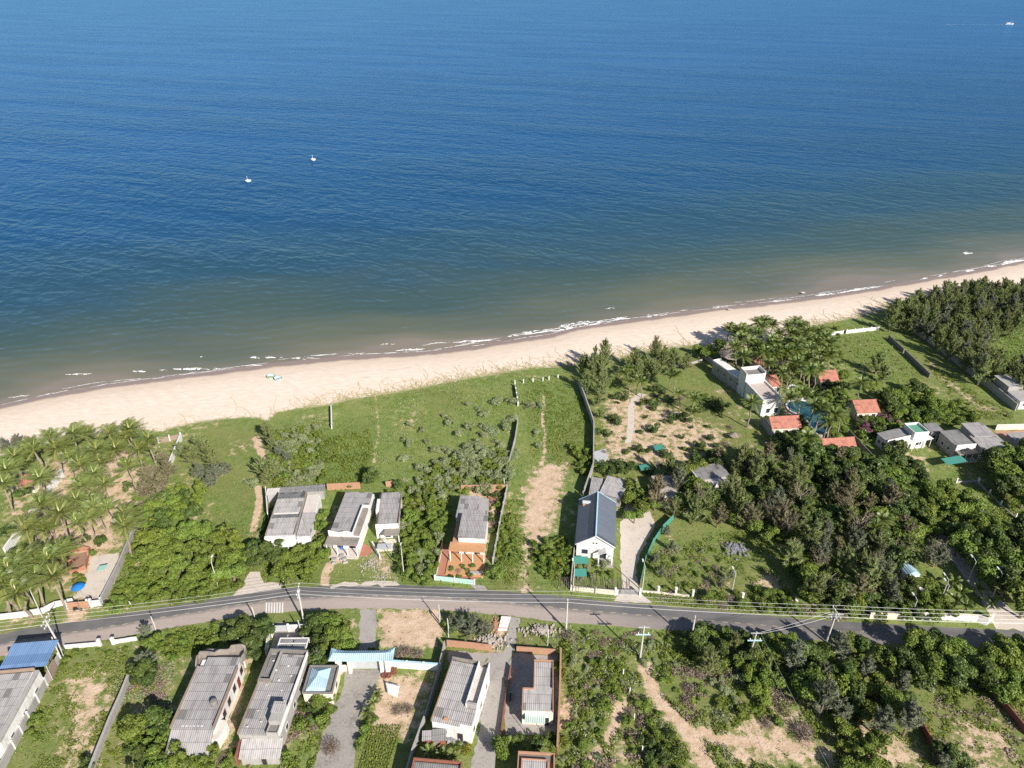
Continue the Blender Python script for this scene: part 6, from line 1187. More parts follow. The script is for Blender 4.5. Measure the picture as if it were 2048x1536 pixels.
for i in range(3):   # half-dead tree: pale forking limbs and sparse brown sprays
    rng = np.random.default_rng(950 + i); m = MB(); m.tube([(0, 0, -.1), (.2, .1, 2), (.3, .0, 4.2)], [.17, .13, .08], 6); tips = []
    for j in range(16):
        t = rng.uniform(.35, 1); p0 = np.array((.3 * t, .05, 4.2 * t)); az = rng.uniform(0, 6.28); L = rng.uniform(1.4, 2.8); d = np.array((math.cos(az), math.sin(az), rng.uniform(.5, 1.6))); d /= np.linalg.norm(d); p1 = p0 + d * L * .5; p2 = p0 + d * L + (0, 0, .3); m.tube([p0, p1, p2], [.06, .04, .015], 4, False)
        for q_ in range(4): d2 = d + rng.normal(0, .5, 3); p3 = p1 + (p2 - p1) * rng.random(); e3 = p3 + d2 * rng.uniform(.5, 1.1); m.tube([p3, e3], [.025, .01], 3, False); tips.append(e3)
    me = bpy.data.meshes.new('trunk'); me.from_pydata(m.v, [], m.f); me.materials.append(BTW); tips = np.array(tips); C = np.repeat(tips, 7, 0) + rng.normal(0, .25, (len(tips) * 7, 3)); V, F = rhombi(C, rng.normal(0, 1, C.shape), rng.uniform(.3, .7, len(C)), .12, rng, rng.normal(0, .6, C.shape) + (0, 0, .8), .03)
    add_proto('bare', me, mesh_np('crown', V, F, LM['casb'], rng.random(len(C))), 2.4, 6.2)
for i in range(2):   # bare twiggy shrub
    rng = np.random.default_rng(900 + i); n = 700; d = unit(rng.normal(0, 1, (n, 3)) * (1, 1, .6) + (0, 0, .55)); C = d * rng.uniform(.25, 1.3, (n, 1)); V, F = rhombi(C, rng.normal(0, 1, (n, 3)), rng.uniform(.4, .9, n), .06, rng, d + rng.normal(0, .35, (n, 3)), .02); add_proto('twig', None, mesh_np('twig', V, F, LM['twig'], rng.random(n)), 1.4, 1.4)
NAMES = {'palm': ('coconut_palm', 'palm', 'coconut palm'), 'windpalm': ('coconut_palm', 'palm', 'windswept palm'), 'smallpalm': ('small_palm', 'palm', 'low young palm'), 'cas': ('casuarina_tree', 'tree', 'olive casuarina'), 'casb': ('casuarina_tree', 'tree', 'brownish casuarina'), 'casg': ('casuarina_tree', 'tree', 'greyish casuarina'), 'dark': ('leafy_tree', 'tree', 'dark green broadleaf tree'), 'mid': ('leafy_tree', 'tree', 'green broadleaf tree'), 'lite': ('leafy_tree', 'tree', 'yellow-green broadleaf tree'), 'bush': ('bush', 'bush', 'green bush'), 'dbush': ('bush', 'bush', 'dark green bush'), 'lbush': ('bush', 'bush', 'light green bush'), 'gbush': ('shrub', 'shrub', 'grey-green shrub'), 'pbush': ('flowering_bush', 'bush', 'pink bougainvillea'), 'ybush': ('bush', 'bush', 'bright yellow-green bush'), 'bare': ('dead_tree', 'tree', 'half-dead pale-limbed tree'), 'twig': ('bare_shrub', 'shrub', 'bare twiggy shrub')}
PLANTS = []; PR = np.random.default_rng(77)
def T_(kind, px, py, R_, H_=None, at=.55):
    """plant whose crown (at fraction `at` of its height) shows at photo pixel px, py"""
    pr = PROTO[kind]; H_ = H_ if H_ else R_ * pr[0][3] / pr[0][2]; p = P(px, py, H_ * at); PLANTS.append((kind, p[0], p[1], R_, H_))
def fill(poly, kinds, r0, r1, hk=1.0, gap=.75, at=.5, n=4000, avoid=()):
    """scatter plants over a photo polygon, crowns just touching"""
    xs, ys = [q[0] for q in poly], [q[1] for q in poly]; done = []
    for _ in range(n):
        x, y = PR.uniform(min(xs), max(xs)), PR.uniform(min(ys), max(ys))
        if sdist(np.array([x]), np.array([y]), poly)[0] < 0: continue
        r = PR.uniform(r0, r1); kd = kinds[PR.integers(len(kinds))]; pr = PROTO[kd][0]; H_ = r * pr[3] / pr[2] * hk * PR.uniform(.85, 1.15); p = P(x, y, H_ * at)
        if any((p[0] - a) ** 2 + (p[1] - b_) ** 2 < (gap * (r + c)) ** 2 for a, b_, c in done): continue
        done.append((p[0], p[1], r)); PLANTS.append((kd, p[0], p[1], r, H_))
# ---- palms
def zoomed(ox, oy, sc, pts): return [(ox + a / sc, oy + b_ / sc) for a, b_ in pts]
for x, y in zoomed(0, 800, 4, [(590,350),(710,330),(860,310),(1050,330),(1200,370),(440,440),(540,500),(230,510),(640,590),(800,500),(930,460),(1100,450),(1050,580),(640,720),(760,640),(850,740),(340,730),(330,480),(370,940),(490,980),(620,860),(700,980),(790,890),(990,960),(370,1050),(200,1100),(980,1050),(60,640),(30,720),(60,1350),(220,1330),(430,1310),(180,1450),(440,1480),(60,1500),(170,1560),(10,1560),(120,1390),(150,560)]):
    T_('windpalm', x, y, PR.uniform(3.4, 4.8), PR.uniform(4.6, 7.0), 1.0)
for x, y in zoomed(1400, 620, 5.12, [(290,200),(430,230),(570,150),(720,170),(880,160),(1050,180),(430,310),(600,250),(760,290),(900,270),(980,220),(740,380),(870,430),(960,350),(1130,330),(1270,290),(1200,380),(460,480),(450,590),(700,560),(870,640),(880,510),(1060,540),(1000,450),(1320,430),(1340,510),(1150,640),(1180,560),(1640,780),(1150,1010),(530,960),(1350,1100),(1460,1110),(560,400),(650,340),(1130,250),(820,230),(1080,420),(1240,470),(1300,360),(1180,300),(1000,300),(830,420),(920,400),(1090,480),(1260,540),(1200,600),(1080,600),(960,560),(780,480),(620,460),(540,330),(360,250),(390,420),(1020,370),(1130,420),(1320,300),(1240,240),(960,130),(640,130),(480,190),(930,600),(780,620),(680,430),(800,340),(510,260),(660,180)]):
    T_('palm', x, y, PR.uniform(3.3, 4.1), PR.uniform(6.2, 8.5), 1.0)
for x, y in zoomed(1400, 620, 5.12, [(1680,1260),(1700,1340),(1050,1350),(780,1010),(1390,910),(720,960)]): T_('smallpalm', x, y, 1.8, 2.8, .8)
for x, y in zoomed(1150, 620, 4, [(440,590),(500,560),(380,520),(850,690),(960,690),(760,530),(960,830),(540,600),(420,480)]): T_('palm', x, y, 2.6, PR.uniform(3.5, 5), 1.0)
for x, y in [(1605,795),(1592,828),(1640,822),(1655,848),(1585,800),(1632,795),(1660,870),(1618,880)]: T_('palm', x, y, PR.uniform(3.4, 4.2), PR.uniform(5, 7), 1.0)
for x, y in [(1748,1055),(1766,1040),(1352,755),(1385,800)]: T_('palm', x, y, 3.0, 5.5, 1.0)
for x, y in zoomed(1650, 1100, 3.523, [(910,210),(970,280),(1000,380),(940,340),(1100,260),(1180,350)]): T_('smallpalm', x, y, 2.0, 3.2, .8)
for x, y in zoomed(780, 1152, 4, [(310,1390),(410,1420),(500,1430),(960,1330)]): T_('smallpalm', x, y, 1.7, 2.4, .8)
T_('ybush', 932, 1496, 1.5, 1.6)
for x, y in [(70,900),(110,888),(260,885),(205,930),(235,910),(20,940),(160,985),(185,1010),(225,1030),(245,1055),(160,1050),(120,1115),(25,1160),(75,1180),(80,1140)]: T_('windpalm', x, y, PR.uniform(3.2, 4.0), PR.uniform(4.2, 6.2), 1.0)
fill([(60,930),(290,890),(280,1030),(230,1160),(60,1180)], ['bush', 'lbush', 'smallpalm', 'dbush', 'twig'], .6, 1.3, .9, 4.0)
fill([(1500,690),(1680,650),(1690,760),(1560,770)], ['bush', 'lbush', 'dbush', 'smallpalm'], .8, 1.5, .9, 1.3)
# ---- casuarinas by the beach and in the garden
for x, y, r, h in [(1213,705,2.8,11.5),(1200,735,3.4,10.5),(1182,735,3.2,10),(1207,765,3.2,9),(1175,760,2.8,8.5),(1165,728,2.8,9),(1190,715,2.4,9.5),(1268,715,3,8),(1292,728,3.2,8),(1312,695,2.6,9),(1325,712,3,8),(1305,740,3,7),(1350,710,2.8,7),(1278,738,3,7),(1340,735,2.8,5.5),(1258,735,2.4,5),(1372,722,2.6,6),(1195,800,2.2,4.5),(1200,825,2,3.5),(1238,760,2.2,5)]: T_('cas', x, y, r, h)
for x, y, r, h in [(1408,705,2.4,5),(1425,702,2.4,5),(1395,700,2,4),(1440,690,2.4,5)]: T_('mid', x, y, r, h)
for x, y, r, h in [(10,890,2.4,5.5),(32,885,2.6,5.5),(24,905,2.4,4.5),(535,862,2.4,7),(540,885,2.2,5.5),(520,935,2.8,6.5),(548,935,2.8,6.5),(533,950,2.6,5.5),(400,888,2.6,6.5),(385,905,3,6.5),(415,905,3,6),(362,900,2.4,5),(430,925,2.8,5)]: T_('cas' if x > 100 else 'casg', x, y, r, h)
for x, y, r, h in [(400,940,3,5),(430,945,3,4.6),(450,935,2.6,4),(420,960,2.6,4),(560,900,2.2,4),(575,915,2.0,3.5)]: T_('casg', x, y, r, h)
for x, y, r, h in [(300,945,3,6),(322,960,3,6),(290,975,2.8,5.5),(315,985,2.8,5.5),(335,935,2.8,6),(325,915,2.4,5)]: T_('casb', x, y, r, h)
fill([(1790,612),(1850,590),(1895,580),(1960,570),(2060,572),(2060,640),(1990,660),(1965,700),(2060,735),(2060,765),(1995,760),(1960,740),(1890,690),(1840,655),(1770,640)], ['cas', 'cas', 'cas', 'casg'], 2.6, 3.6, 1.0, .52)
fill([(1785,606),(1835,600),(1840,622),(1790,628)], ['twig'], 1.3, 1.8, 1.0, .6); T_('twig', 1937, 590, 2.4, 2.2); T_('twig', 1925, 588, 2.2, 2.2); T_('twig', 1865, 592, 2.4, 2.0); T_('twig', 1852, 594, 2.0, 1.8)
# ---- mixed wood in the middle right
fill([(1350,935),(1420,915),(1560,905),(1640,905),(1760,940),(1800,1010),(1830,1090),(1840,1120),(1790,1130),(1730,1230),(1690,1225),(1640,1190),(1585,1120),(1590,1060),(1530,1035),(1420,1035),(1340,1020),(1310,990)], ['cas', 'cas', 'casb', 'cas', 'dark', 'cas', 'casg', 'mid', 'cas', 'casb', 'dark'], 2.2, 3.8, 1.05, .6)
for x, y, r, h in [(1340,930,2.4,8),(1362,955,2.6,8),(1355,985,2.4,7.5),(1370,1000,2.2,6.5),(1435,960,2.8,8.5),(1470,935,2.8,8.5),(1505,925,3,9),(1540,935,2.8,9),(1450,985,2.8,8),(1480,1005,2.8,8),(1590,930,2,8.5)]: T_('cas', x, y, r, h)
for x, y, r, h in [(1495,945,3.2,8),(1700,965,3.2,8.5),(1670,990,3,8)]: T_('casb', x, y, r, h)
for x, y, r, h in [(1725,1175,2.8,8),(1690,1190,2.6,7),(1765,1150,3,8),(1860,1100,2.8,7),(1880,1110,2.6,6),(1780,1180,2.6,7)]: T_('casg' if x > 1750 else 'casb', x, y, r, h)
for x, y, r, h in [(1698,1205,2.6,4.5),(1712,1185,2.4,5.5)]: T_('lite', x, y, r, h)
fill([(1615,910),(1700,905),(1770,960),(1800,980),(1840,985),(1830,1080),(1780,1070),(1700,960)], ['dark', 'dark', 'mid'], 2.4, 3.4, .95, .62)
fill([(1720,930),(1800,895),(1845,925),(1850,960),(1790,985),(1740,960)], ['dark', 'mid', 'dark'], 2.2, 3.2, .9, .62)
fill([(1850,985),(1890,965),(1930,1000),(1970,1040),(1960,1060),(1880,1065),(1850,1040)], ['lite', 'mid'], 2.6, 3.4, 1.0, .55)
fill([(1985,920),(2010,900),(2070,895),(2070,1000),(2010,990)], ['dark', 'mid'], 2.8, 3.8, 1.0, .58)
fill([(1905,1070),(1960,1055),(2010,1050),(2070,1055),(2070,1215),(2030,1200),(1985,1160),(1930,1110)], ['dark', 'dark', 'mid'], 3.0, 4.2, 1.1, .58)
fill([(1590,1110),(1640,1110),(1650,1180),(1610,1200)], ['mid', 'mid', 'lite'], 2.2, 3.0, .95, .6)
fill([(1470,1040),(1560,1040),(1600,1080),(1540,1070)], ['bush', 'mid', 'bush'], 1.4, 2.2, 1.0, .7)
fill([(1760,1190),(1800,1160),(1870,1170),(1900,1225),(1760,1230)], ['dark', 'mid', 'bush'], 1.6, 2.4, 1.0, .65)
for x, y in [(1440,1000),(1500,985),(1560,960),(1600,985),(1650,1020),(1690,1000),(1720,1040),(1745,1085),(1680,1080),(1640,1110),(1760,1120),(1580,1040),(1530,1010),(1400,985),(1790,1100),(1860,1080),(1880,1100),(1545,1010),(1620,1150),(1660,1160)]: T_('bare', x, y, PR.uniform(1.9, 2.6), PR.uniform(6, 8.5), .75) if (x // 10) % 3 else None
# ---- resort planting
fill([(1540,835),(1600,840),(1640,890),(1560,895)], ['dark', 'dbush'], 1.5, 2.4, 1, .6); fill([(1640,765),(1700,770),(1690,795),(1640,800),(1620,790)], ['dark', 'mid', 'bush'], 1.5, 2.2, .9, .6)
fill([(1715,835),(1790,825),(1800,850),(1770,870),(1720,868)], ['pbush', 'pbush', 'bush'], 1.8, 2.6, 1.1, .55)
fill([(1770,790),(1830,770),(1880,790),(1900,830),(1860,850),(1790,830),(1760,800)], ['dark', 'dark', 'mid', 'bush'], 2.0, 3.4, .8, .6)
fill([(1850,820),(1920,800),(1960,835),(1900,850)], ['bush', 'lbush', 'bush'], 1.4, 2.0, .9, .7); T_('cas', 1757, 725, 3.4, 7.5); T_('cas', 1768, 745, 2.8, 6); T_('lite', 1743, 770, 2.2, 4.5); T_('mid', 1690, 750, 2, 4)
fill([(1560,870),(1640,895),(1620,925),(1560,905)], ['dark', 'dbush', 'smallpalm'], 1.4, 2.4, .9, .6); fill([(1630,905),(1720,905),(1760,950),(1680,930)], ['dark'], 2, 2.8, .9, .6)
fill([(1652,790),(1690,792),(1692,860),(1668,872),(1660,830)], ['dark', 'mid', 'palm'], 1.4, 2.2, .9, .75); fill([(1590,770),(1640,770),(1640,800),(1615,790)], ['bush', 'dbush', 'smallpalm'], .9, 1.5, .9, .8); fill([(1570,835),(1600,845),(1625,875),(1600,890)], ['dark', 'dbush'], 1.2, 1.9, .9, .7)
fill([(1200,800),(1260,790),(1420,790),(1480,880),(1400,940),(1210,930)], ['dbush', 'dbush', 'bush', 'twig'], .7, 1.6, .9, 2.6)
# ---- sandy garden bushes
for x, y in [(1308,808),(1297,800),(1232,838),(1228,835),(1308,855),(1345,835),(1375,838),(1362,832),(1400,815),(1428,810),(1440,815),(1415,800),(1422,873),(1432,890),(1275,895),(1290,900),(1390,900),(1400,888),(1393,912),(1425,908),(1440,905),(1330,905),(1216,865),(1195,862),(1225,935),(1215,940),(1245,938),(1265,930),(1205,928),(1240,925),(1435,800),(1450,808),(1300,940),(1340,800),(1325,780),(1310,775),(1245,790)]: T_('dbush', x, y, PR.uniform(1.4, 2.3))
for x, y in [(1262,1000),(1280,985),(1270,1030),(1285,1015),(1255,975),(1300,1005)]: T_('mid', x, y, 2.4, 4.5)
# ---- meadow shrubs
for x, y in zoomed(700, 640, 3.724, [(440,770),(540,815),(420,890),(440,910),(580,900),(640,960),(700,950),(740,970),(810,840),(890,790),(960,660),(1000,690),(750,750),(720,770),(700,710),(880,620),(1010,790),(1000,850),(1060,830),(980,920),(1100,900),(1060,960),(1130,930),(1190,740),(1160,790),(1230,720),(1080,600),(1110,590),(1190,590),(1220,600),(400,1030),(520,1090),(560,1110),(640,1060),(720,1040),(700,1100),(760,1130),(900,1020),(960,1010),(860,1080),(940,1090),(1000,1060),(1080,1060),(1120,1080),(1020,1130),(900,1150),(1120,1160),(1240,980),(1220,1020),(650,1170),(700,1190),(560,1310),(640,1220),(1340,630),(1415,630),(1390,830),(1410,930),(1190,1130),(820,1130)]): T_('gbush', x, y, PR.uniform(1.1, 2.1), PR.uniform(1.2, 2.2))
for x, y in zoomed(340, 740, 4.452, [(1040,640),(1100,650),(1180,620),(1240,640),(1060,820),(1130,900),(1040,1000),(1160,960),(1260,870),(1240,930),(1100,740),(740,1000),(1160,590),(1300,900),(1330,860)]): T_('gbush', x, y, PR.uniform(1.2, 2.0), PR.uniform(1.3, 2.0))
for x, y in zoomed(340, 740, 4.452, [(1160,830),(1140,860),(1210,820),(1080,780),(1000,780),(960,720),(1460,780)]): T_('lbush', x, y, PR.uniform(1.4, 2.2), 1.6)
T_('dark', 742, 948, 1.9, 4.2); T_('dark', 735, 960, 1.6, 3.6); T_('dbush', 796, 966, 1.8, 2.6); T_('bush', 780, 985, 1.6, 2); T_('bush', 700, 970, 1.3, 1.6)
fill([(1150,895),(1185,890),(1185,930),(1165,950)], ['bush', 'lbush'], 1.2, 1.9, 1.1, .7); fill([(1060,1085),(1130,1075),(1145,1110),(1140,1150),(1090,1150)], ['bush', 'lbush', 'bush'], 1.3, 2.0, .9, .6)
fill([(815,985),(860,930),(950,885),(1022,905),(1015,975),(900,985),(850,1020)], ['gbush', 'gbush', 'gbush', 'lbush'], 1.2, 2.1, .95, .62)
fill([(540,860),(640,850),(655,960),(545,965)], ['gbush', 'lbush', 'bush'], 1.0, 1.8, .9, .75)
# ---- between the houses
fill([(805,1000),(890,985),(895,1030),(878,1090),(868,1160),(810,1165),(800,1090)], ['bush', 'bush', 'lbush', 'gbush', 'mid'], 1.2, 2.1, 1.0, .62)
fill([(1000,1040),(1020,1030),(1035,1100),(1000,1140),(990,1100)], ['lbush', 'bush'], .9, 1.5, .9, .8); T_('mid', 993, 1148, 2.3, 3.6); T_('gbush', 1018, 950, 1.2, 3.2)
for x, y, r, h in [(640,1000,1.8,4.5),(645,1030,1.7,4.2),(632,985,1.6,4),(640,1050,1.6,3.6)]: T_('mid', x, y, r, h)
for x, y, r, h in [(510,1095,3,5),(535,1080,2.6,4.5),(540,1110,3,5),(560,1125,2.8,4.5),(590,1110,2.8,4.2),(620,1115,2.6,4),(575,1145,2.6,4),(610,1140,2.6,4),(640,1085,2.2,3.4),(648,1110,1.8,3),(500,1120,2.2,4),(555,1095,2.6,4.4)]: T_('dark' if x < 560 else 'mid', x, y, r, h)
T_('dark', 768, 1060, 1.8, 4); T_('lbush', 640, 1075, 1.5, 2)
fill([(795,1090),(815,1080),(815,1165),(790,1140)], ['dbush', 'bush'], 1, 1.7, 1, .7); fill([(1150,1125),(1215,1120),(1228,1150),(1160,1165)], ['bush', 'dbush', 'gbush'], .8, 1.4, .9, .8); fill([(895,1130),(945,1130),(945,1150),(890,1155)], ['bush', 'twig'], .7, 1.1, .9, .9)
fill([(545,1010),(530,1030),(520,1060),(535,1075),(545,1060)], ['bush', 'dbush'], .8, 1.2, 1, .8)
fill([(1000,985),(970,990),(985,1060),(1000,1060)], ['bush', 'twig', 'dbush'], .8, 1.3, 1, .8)
# ---- hedge wood on the left
fill([(330,975),(400,970),(405,1020),(350,1040),(300,1050),(285,1035)], ['mid', 'lite', 'dark'], 1.8, 2.6, .8, .6)
fill([(300,1065),(400,1055),(470,1065),(485,1110),(470,1150),(380,1160),(330,1130),(300,1110)], ['lite', 'mid', 'mid'], 2.2, 3.2, .85, .58)
fill([(310,1130),(470,1150),(480,1165),(400,1195),(320,1205),(222,1215),(250,1150)], ['bush', 'mid', 'lbush', 'bush'], .9, 2.4, .75, .66)
fill([(255,1085),(300,1060),(310,1130),(250,1150)], ['lbush', 'bush'], 1.1, 1.8, .8, .7)
fill([(90,1080),(200,1070),(205,1100),(150,1110)], ['bush', 'dbush', 'smallpalm'], .8, 1.3, 1, 1.3); T_('dbush', 18, 1058, 2.4, 3); T_('dbush', 24, 1110, 2.0, 2.4); T_('dark', 45, 985, 2.2, 3.4); T_('dbush', 255, 970, 1.6, 2.4); T_('dbush', 198, 1080, 1.8, 2.6); T_('lbush', 155, 1155, 1.6, 1.6); T_('bush', 165, 1165, 1.2, 1.2); T_('bush', 60, 895, 1.4, 1.2); T_('lbush', 78, 888, 1.8, 1.0); T_('twig', 285, 1010, 2, 2); T_('twig', 300, 1010, 1.6, 1.6)
# ---- south of the road, left half
T_('mid', 352, 1478, 1.7, 3.6); T_('mid', 372, 1490, 1.7, 3.2); T_('dark', 338, 1462, 1.8, 3.8); T_('lite', 395, 1500, 1.3, 2.2); T_('dark', 290, 1340, 3.0, 4.2); T_('casg', 285, 1320, 2.6, 4); T_('mid', 300, 1285, 1.9, 2.6); T_('casg', 288, 1262, 1.8, 3.4); T_('bush', 315, 1290, 1.6, 1.6); T_('ybush', 277, 1368, .7, .7)
fill([(320,1300),(355,1270),(440,1255),(425,1285),(350,1320)], ['bush', 'lbush', 'bush'], 1.1, 1.8, .8, .62)
for x, y, r, h in [(465,1270,2.4,4),(490,1255,2.6,4.2),(510,1275,2.6,4.5),(525,1255,2.2,3.8),(500,1300,2.2,3.8),(475,1250,2.0,3.2)]: T_('dark', x, y, r, h)
for x, y, r, h in [(635,1250,2.4,4.2),(660,1240,2.6,4.2),(640,1280,2.6,4.6),(670,1270,2.8,4.8),(660,1295,2.6,4.6),(690,1285,2.4,4),(625,1310,2.6,4.6),(640,1320,2.4,4.2),(615,1262,1.8,3.2)]: T_('dark' if x < 650 else 'mid', x, y, r, h)
T_('casg', 632, 1318, 2.4, 4.4); T_('casg', 612, 1325, 2.0, 4); T_('bush', 690, 1245, 1.2, 1.4)
fill([(595,1395),(625,1380),(668,1400),(655,1450),(605,1450)], ['bush', 'mid', 'dbush', 'mid'], 1.2, 2.0, .9, .62)
fill([(255,1450),(335,1430),(365,1470),(345,1545),(250,1545)], ['mid', 'dark', 'mid'], 1.8, 2.6, .95, .58); fill([(350,1480),(400,1490),(425,1505),(415,1550),(350,1550)], ['lite', 'mid', 'bush'], 1.3, 2.2, .9, .62)
fill([(425,1510),(470,1500),(475,1550),(420,1550)], ['bush', 'twig', 'lbush'], .9, 1.4, .9, .8); T_('mid', 562, 1485, 2.0, 3.4); T_('bush', 567, 1510, 1.5, 2); T_('bush', 66, 1440, 1.5, 1.5); T_('dbush', 172, 1530, 1.8, 2); T_('bush', 60, 1465, 1.2, 1); T_('bush', 130, 1320, 1.3, 1.2); T_('bush', 150, 1305, 1, .9)
fill([(125,1300),(250,1295),(245,1320),(130,1335)], ['lbush', 'bush'], .5, .9, .7, 1.5)
for x, y, r, h in [(920,1250,2.2,3.8),(945,1245,2.4,4),(965,1255,2.4,4),(940,1262,2.2,3.4),(908,1242,1.8,3)]: T_('casg', x, y, r, h)
T_('dbush', 905, 1255, 1.6, 2); T_('bush', 895, 1245, 1.3, 1.5)
for x, y, k_ in [(755,1390,'smallpalm'),(748,1405,'smallpalm'),(735,1425,'smallpalm'),(745,1440,'bush'),(745,1305,'bush'),(800,1302,'twig'),(815,1300,'twig'),(835,1305,'twig'),(795,1418,'twig'),(815,1415,'twig'),(735,1455,'bush'),(720,1480,'bush'),(660,1490,'twig')]: T_(k_, x, y, PR.uniform(1.1, 1.7))
fill([(1005,1480),(1050,1470),(1100,1470),(1110,1500),(1050,1500),(1000,1500)], ['mid', 'dbush', 'bush'], 1.3, 2.2, .9, .62); fill([(850,1490),(920,1485),(945,1505),(850,1510)], ['bush', 'lbush'], .6, 1.0, .8, 1.2)
# ---- weedy slope and trees of the lower right
fill([(1120,1295),(1150,1260),(1215,1265),(1260,1290),(1255,1340),(1240,1400),(1190,1420),(1130,1390),(1120,1340)], ['bush', 'lbush', 'lbush', 'mid', 'gbush', 'twig'], .6, 2.0, .75, .9)
fill([(1130,1440),(1200,1430),(1220,1480),(1190,1545),(1120,1545)], ['bush', 'lbush', 'gbush', 'mid'], .7, 1.8, .75, .95)
fill([(1270,1290),(1330,1260),(1400,1270),(1410,1330),(1400,1400),(1330,1380),(1290,1340)], ['bush', 'lbush', 'gbush', 'lbush', 'twig'], .6, 1.8, .7, 1.0)
fill([(1395,1260),(1440,1255),(1490,1275),(1480,1330),(1410,1330),(1385,1300)], ['mid', 'dark', 'bush', 'cas'], 1.6, 2.4, .95, .58)
fill([(1425,1360),(1500,1350),(1520,1420),(1470,1430),(1430,1410)], ['gbush', 'lbush', 'gbush'], .9, 1.8, .75, .85); fill([(1250,1420),(1300,1400),(1340,1460),(1330,1540),(1260,1500)], ['bush', 'lbush', 'twig'], .7, 1.5, .8, 1.0); fill([(1290,1480),(1340,1460),(1370,1540),(1300,1545)], ['bush', 'dbush'], 1.2, 1.9, 1.0, .65)
fill([(1495,1300),(1540,1280),(1580,1280),(1580,1340),(1540,1360),(1500,1340)], ['dark', 'mid', 'mid'], 1.8, 2.8, 1.0, .58); T_('lite', 1525, 1385, 2.2, 3); T_('mid', 1515, 1350, 2.2, 3.4); fill([(1520,1400),(1570,1400),(1570,1460),(1530,1450)], ['bush', 'twig', 'bush'], .8, 1.4, .9, .8)
fill([(1580,1310),(1640,1290),(1700,1285),(1760,1300),(1810,1330),(1820,1400),(1820,1450),(1760,1460),(1700,1440),(1640,1400),(1590,1350)], ['dark', 'mid', 'mid', 'dark', 'lite', 'casg'], 1.8, 3.8, 1.0, .58)
fill([(1690,1460),(1760,1480),(1760,1540),(1700,1540)], ['mid', 'lite', 'mid'], 1.8, 2.6, 1.0, .6)
fill([(1800,1275),(1850,1270),(1900,1290),(1910,1340),(1860,1360),(1810,1350)], ['dark', 'mid', 'lite'], 2.2, 3.2, 1.05, .56)
fill([(1900,1285),(1960,1290),(2060,1275),(2060,1400),(2000,1390),(1960,1350)], ['dark', 'mid', 'lite', 'mid'], 2.2, 3.2, 1.0, .58); fill([(1820,1355),(1960,1345),(1980,1390),(1900,1400)], ['bush', 'lbush', 'gbush'], .9, 1.6, .8, .75)
T_('dark', 1905, 1515, 2.6, 3.6); T_('casg', 1885, 1520, 2.4, 3.4); T_('dbush', 1930, 1530, 1.6, 2); T_('twig', 1610, 1460, 2.2, 3); T_('twig', 1540, 1385, 2, 2.2)
fill([(1400,1195),(1470,1180),(1500,1215),(1420,1222)], ['bush', 'mid', 'twig'], 1.0, 1.7, .9, .7); fill([(1515,1180),(1575,1180),(1580,1222),(1520,1222)], ['mid', 'bush', 'lbush'], 1.1, 1.8, .9, .66); fill([(1300,1120),(1360,1090),(1460,1100),(1440,1170),(1330,1175)], ['gbush', 'lbush', 'twig', 'bush'], .6, 1.1, .8, 1.3)
for x, y in [(1335,1060),(1345,1090),(1310,1115),(1320,1140),(1460,1150),(1440,1165)]: T_('casg', x, y, 1.4, 3.4)
fill([(1600,1210),(1735,1215),(1735,1238),(1600,1232)], ['dbush', 'bush', 'twig'], .7, 1.2, .8, .9); fill([(1000,1288),(1115,1252),(1115,1290),(1045,1298)], ['bush', 'twig', 'lbush'], .4, .8, .8, 1.6)
fill([(1850,715),(1950,790),(2030,835),(1940,830)], ['bush', 'lbush', 'twig'], .4, .9, .8, 2.2); fill([(1680,680),(1760,680),(1840,745),(1740,760)], ['lbush', 'bush'], .4, .7, .6, 3.0)
# keep plants off the road and out of the houses
HOUSES = [(o.matrix_basis.translation.copy(), o) for o in COL.objects if o.type == 'EMPTY' and o.get('category') in ('house', 'bungalow', 'building', 'shed', 'outhouse', 'annex', 'outbuilding', 'hut')]
def footprint(o):
    xs = []; 
    for c in o.children:
        if c.type == 'MESH' and c.name.split('.')[0] in ('wall', 'rear_wing', 'side_wing', 'tower'):
            co = np.array([v.co for v in c.data.vertices])[:, :2]; a = co.min(0); b_ = co.max(0); xs.append((a, b_))
    return xs
FP = []
for _, o in HOUSES:
    cz, sz = math.cos(o.rotation_euler.z), math.sin(o.rotation_euler.z)
    for a, b_ in footprint(o): FP.append((o.location.x, o.location.y, cz, sz, a, b_))
def blocked(x, y, m):
    for ox, oy, cz, sz, a, b_ in FP:
        dx, dy = x - ox, y - oy; lx, ly = dx * cz + dy * sz, -dx * sz + dy * cz
        if a[0] - m < lx < b_[0] + m and a[1] - m < ly < b_[1] + m: return True
    i = np.argmin((RN[:, 0] - x) ** 2 + (RN[:, 1] - y) ** 2); 
    return np.interp(x, RN[:, 0], RN[:, 1]) - .2 < y < np.interp(x, RF[:, 0], RF[:, 1]) + .3
PLANTS = [q for q in PLANTS if not blocked(q[1], q[2], .25 if q[0] not in ('palm', 'windpalm') else .1)]
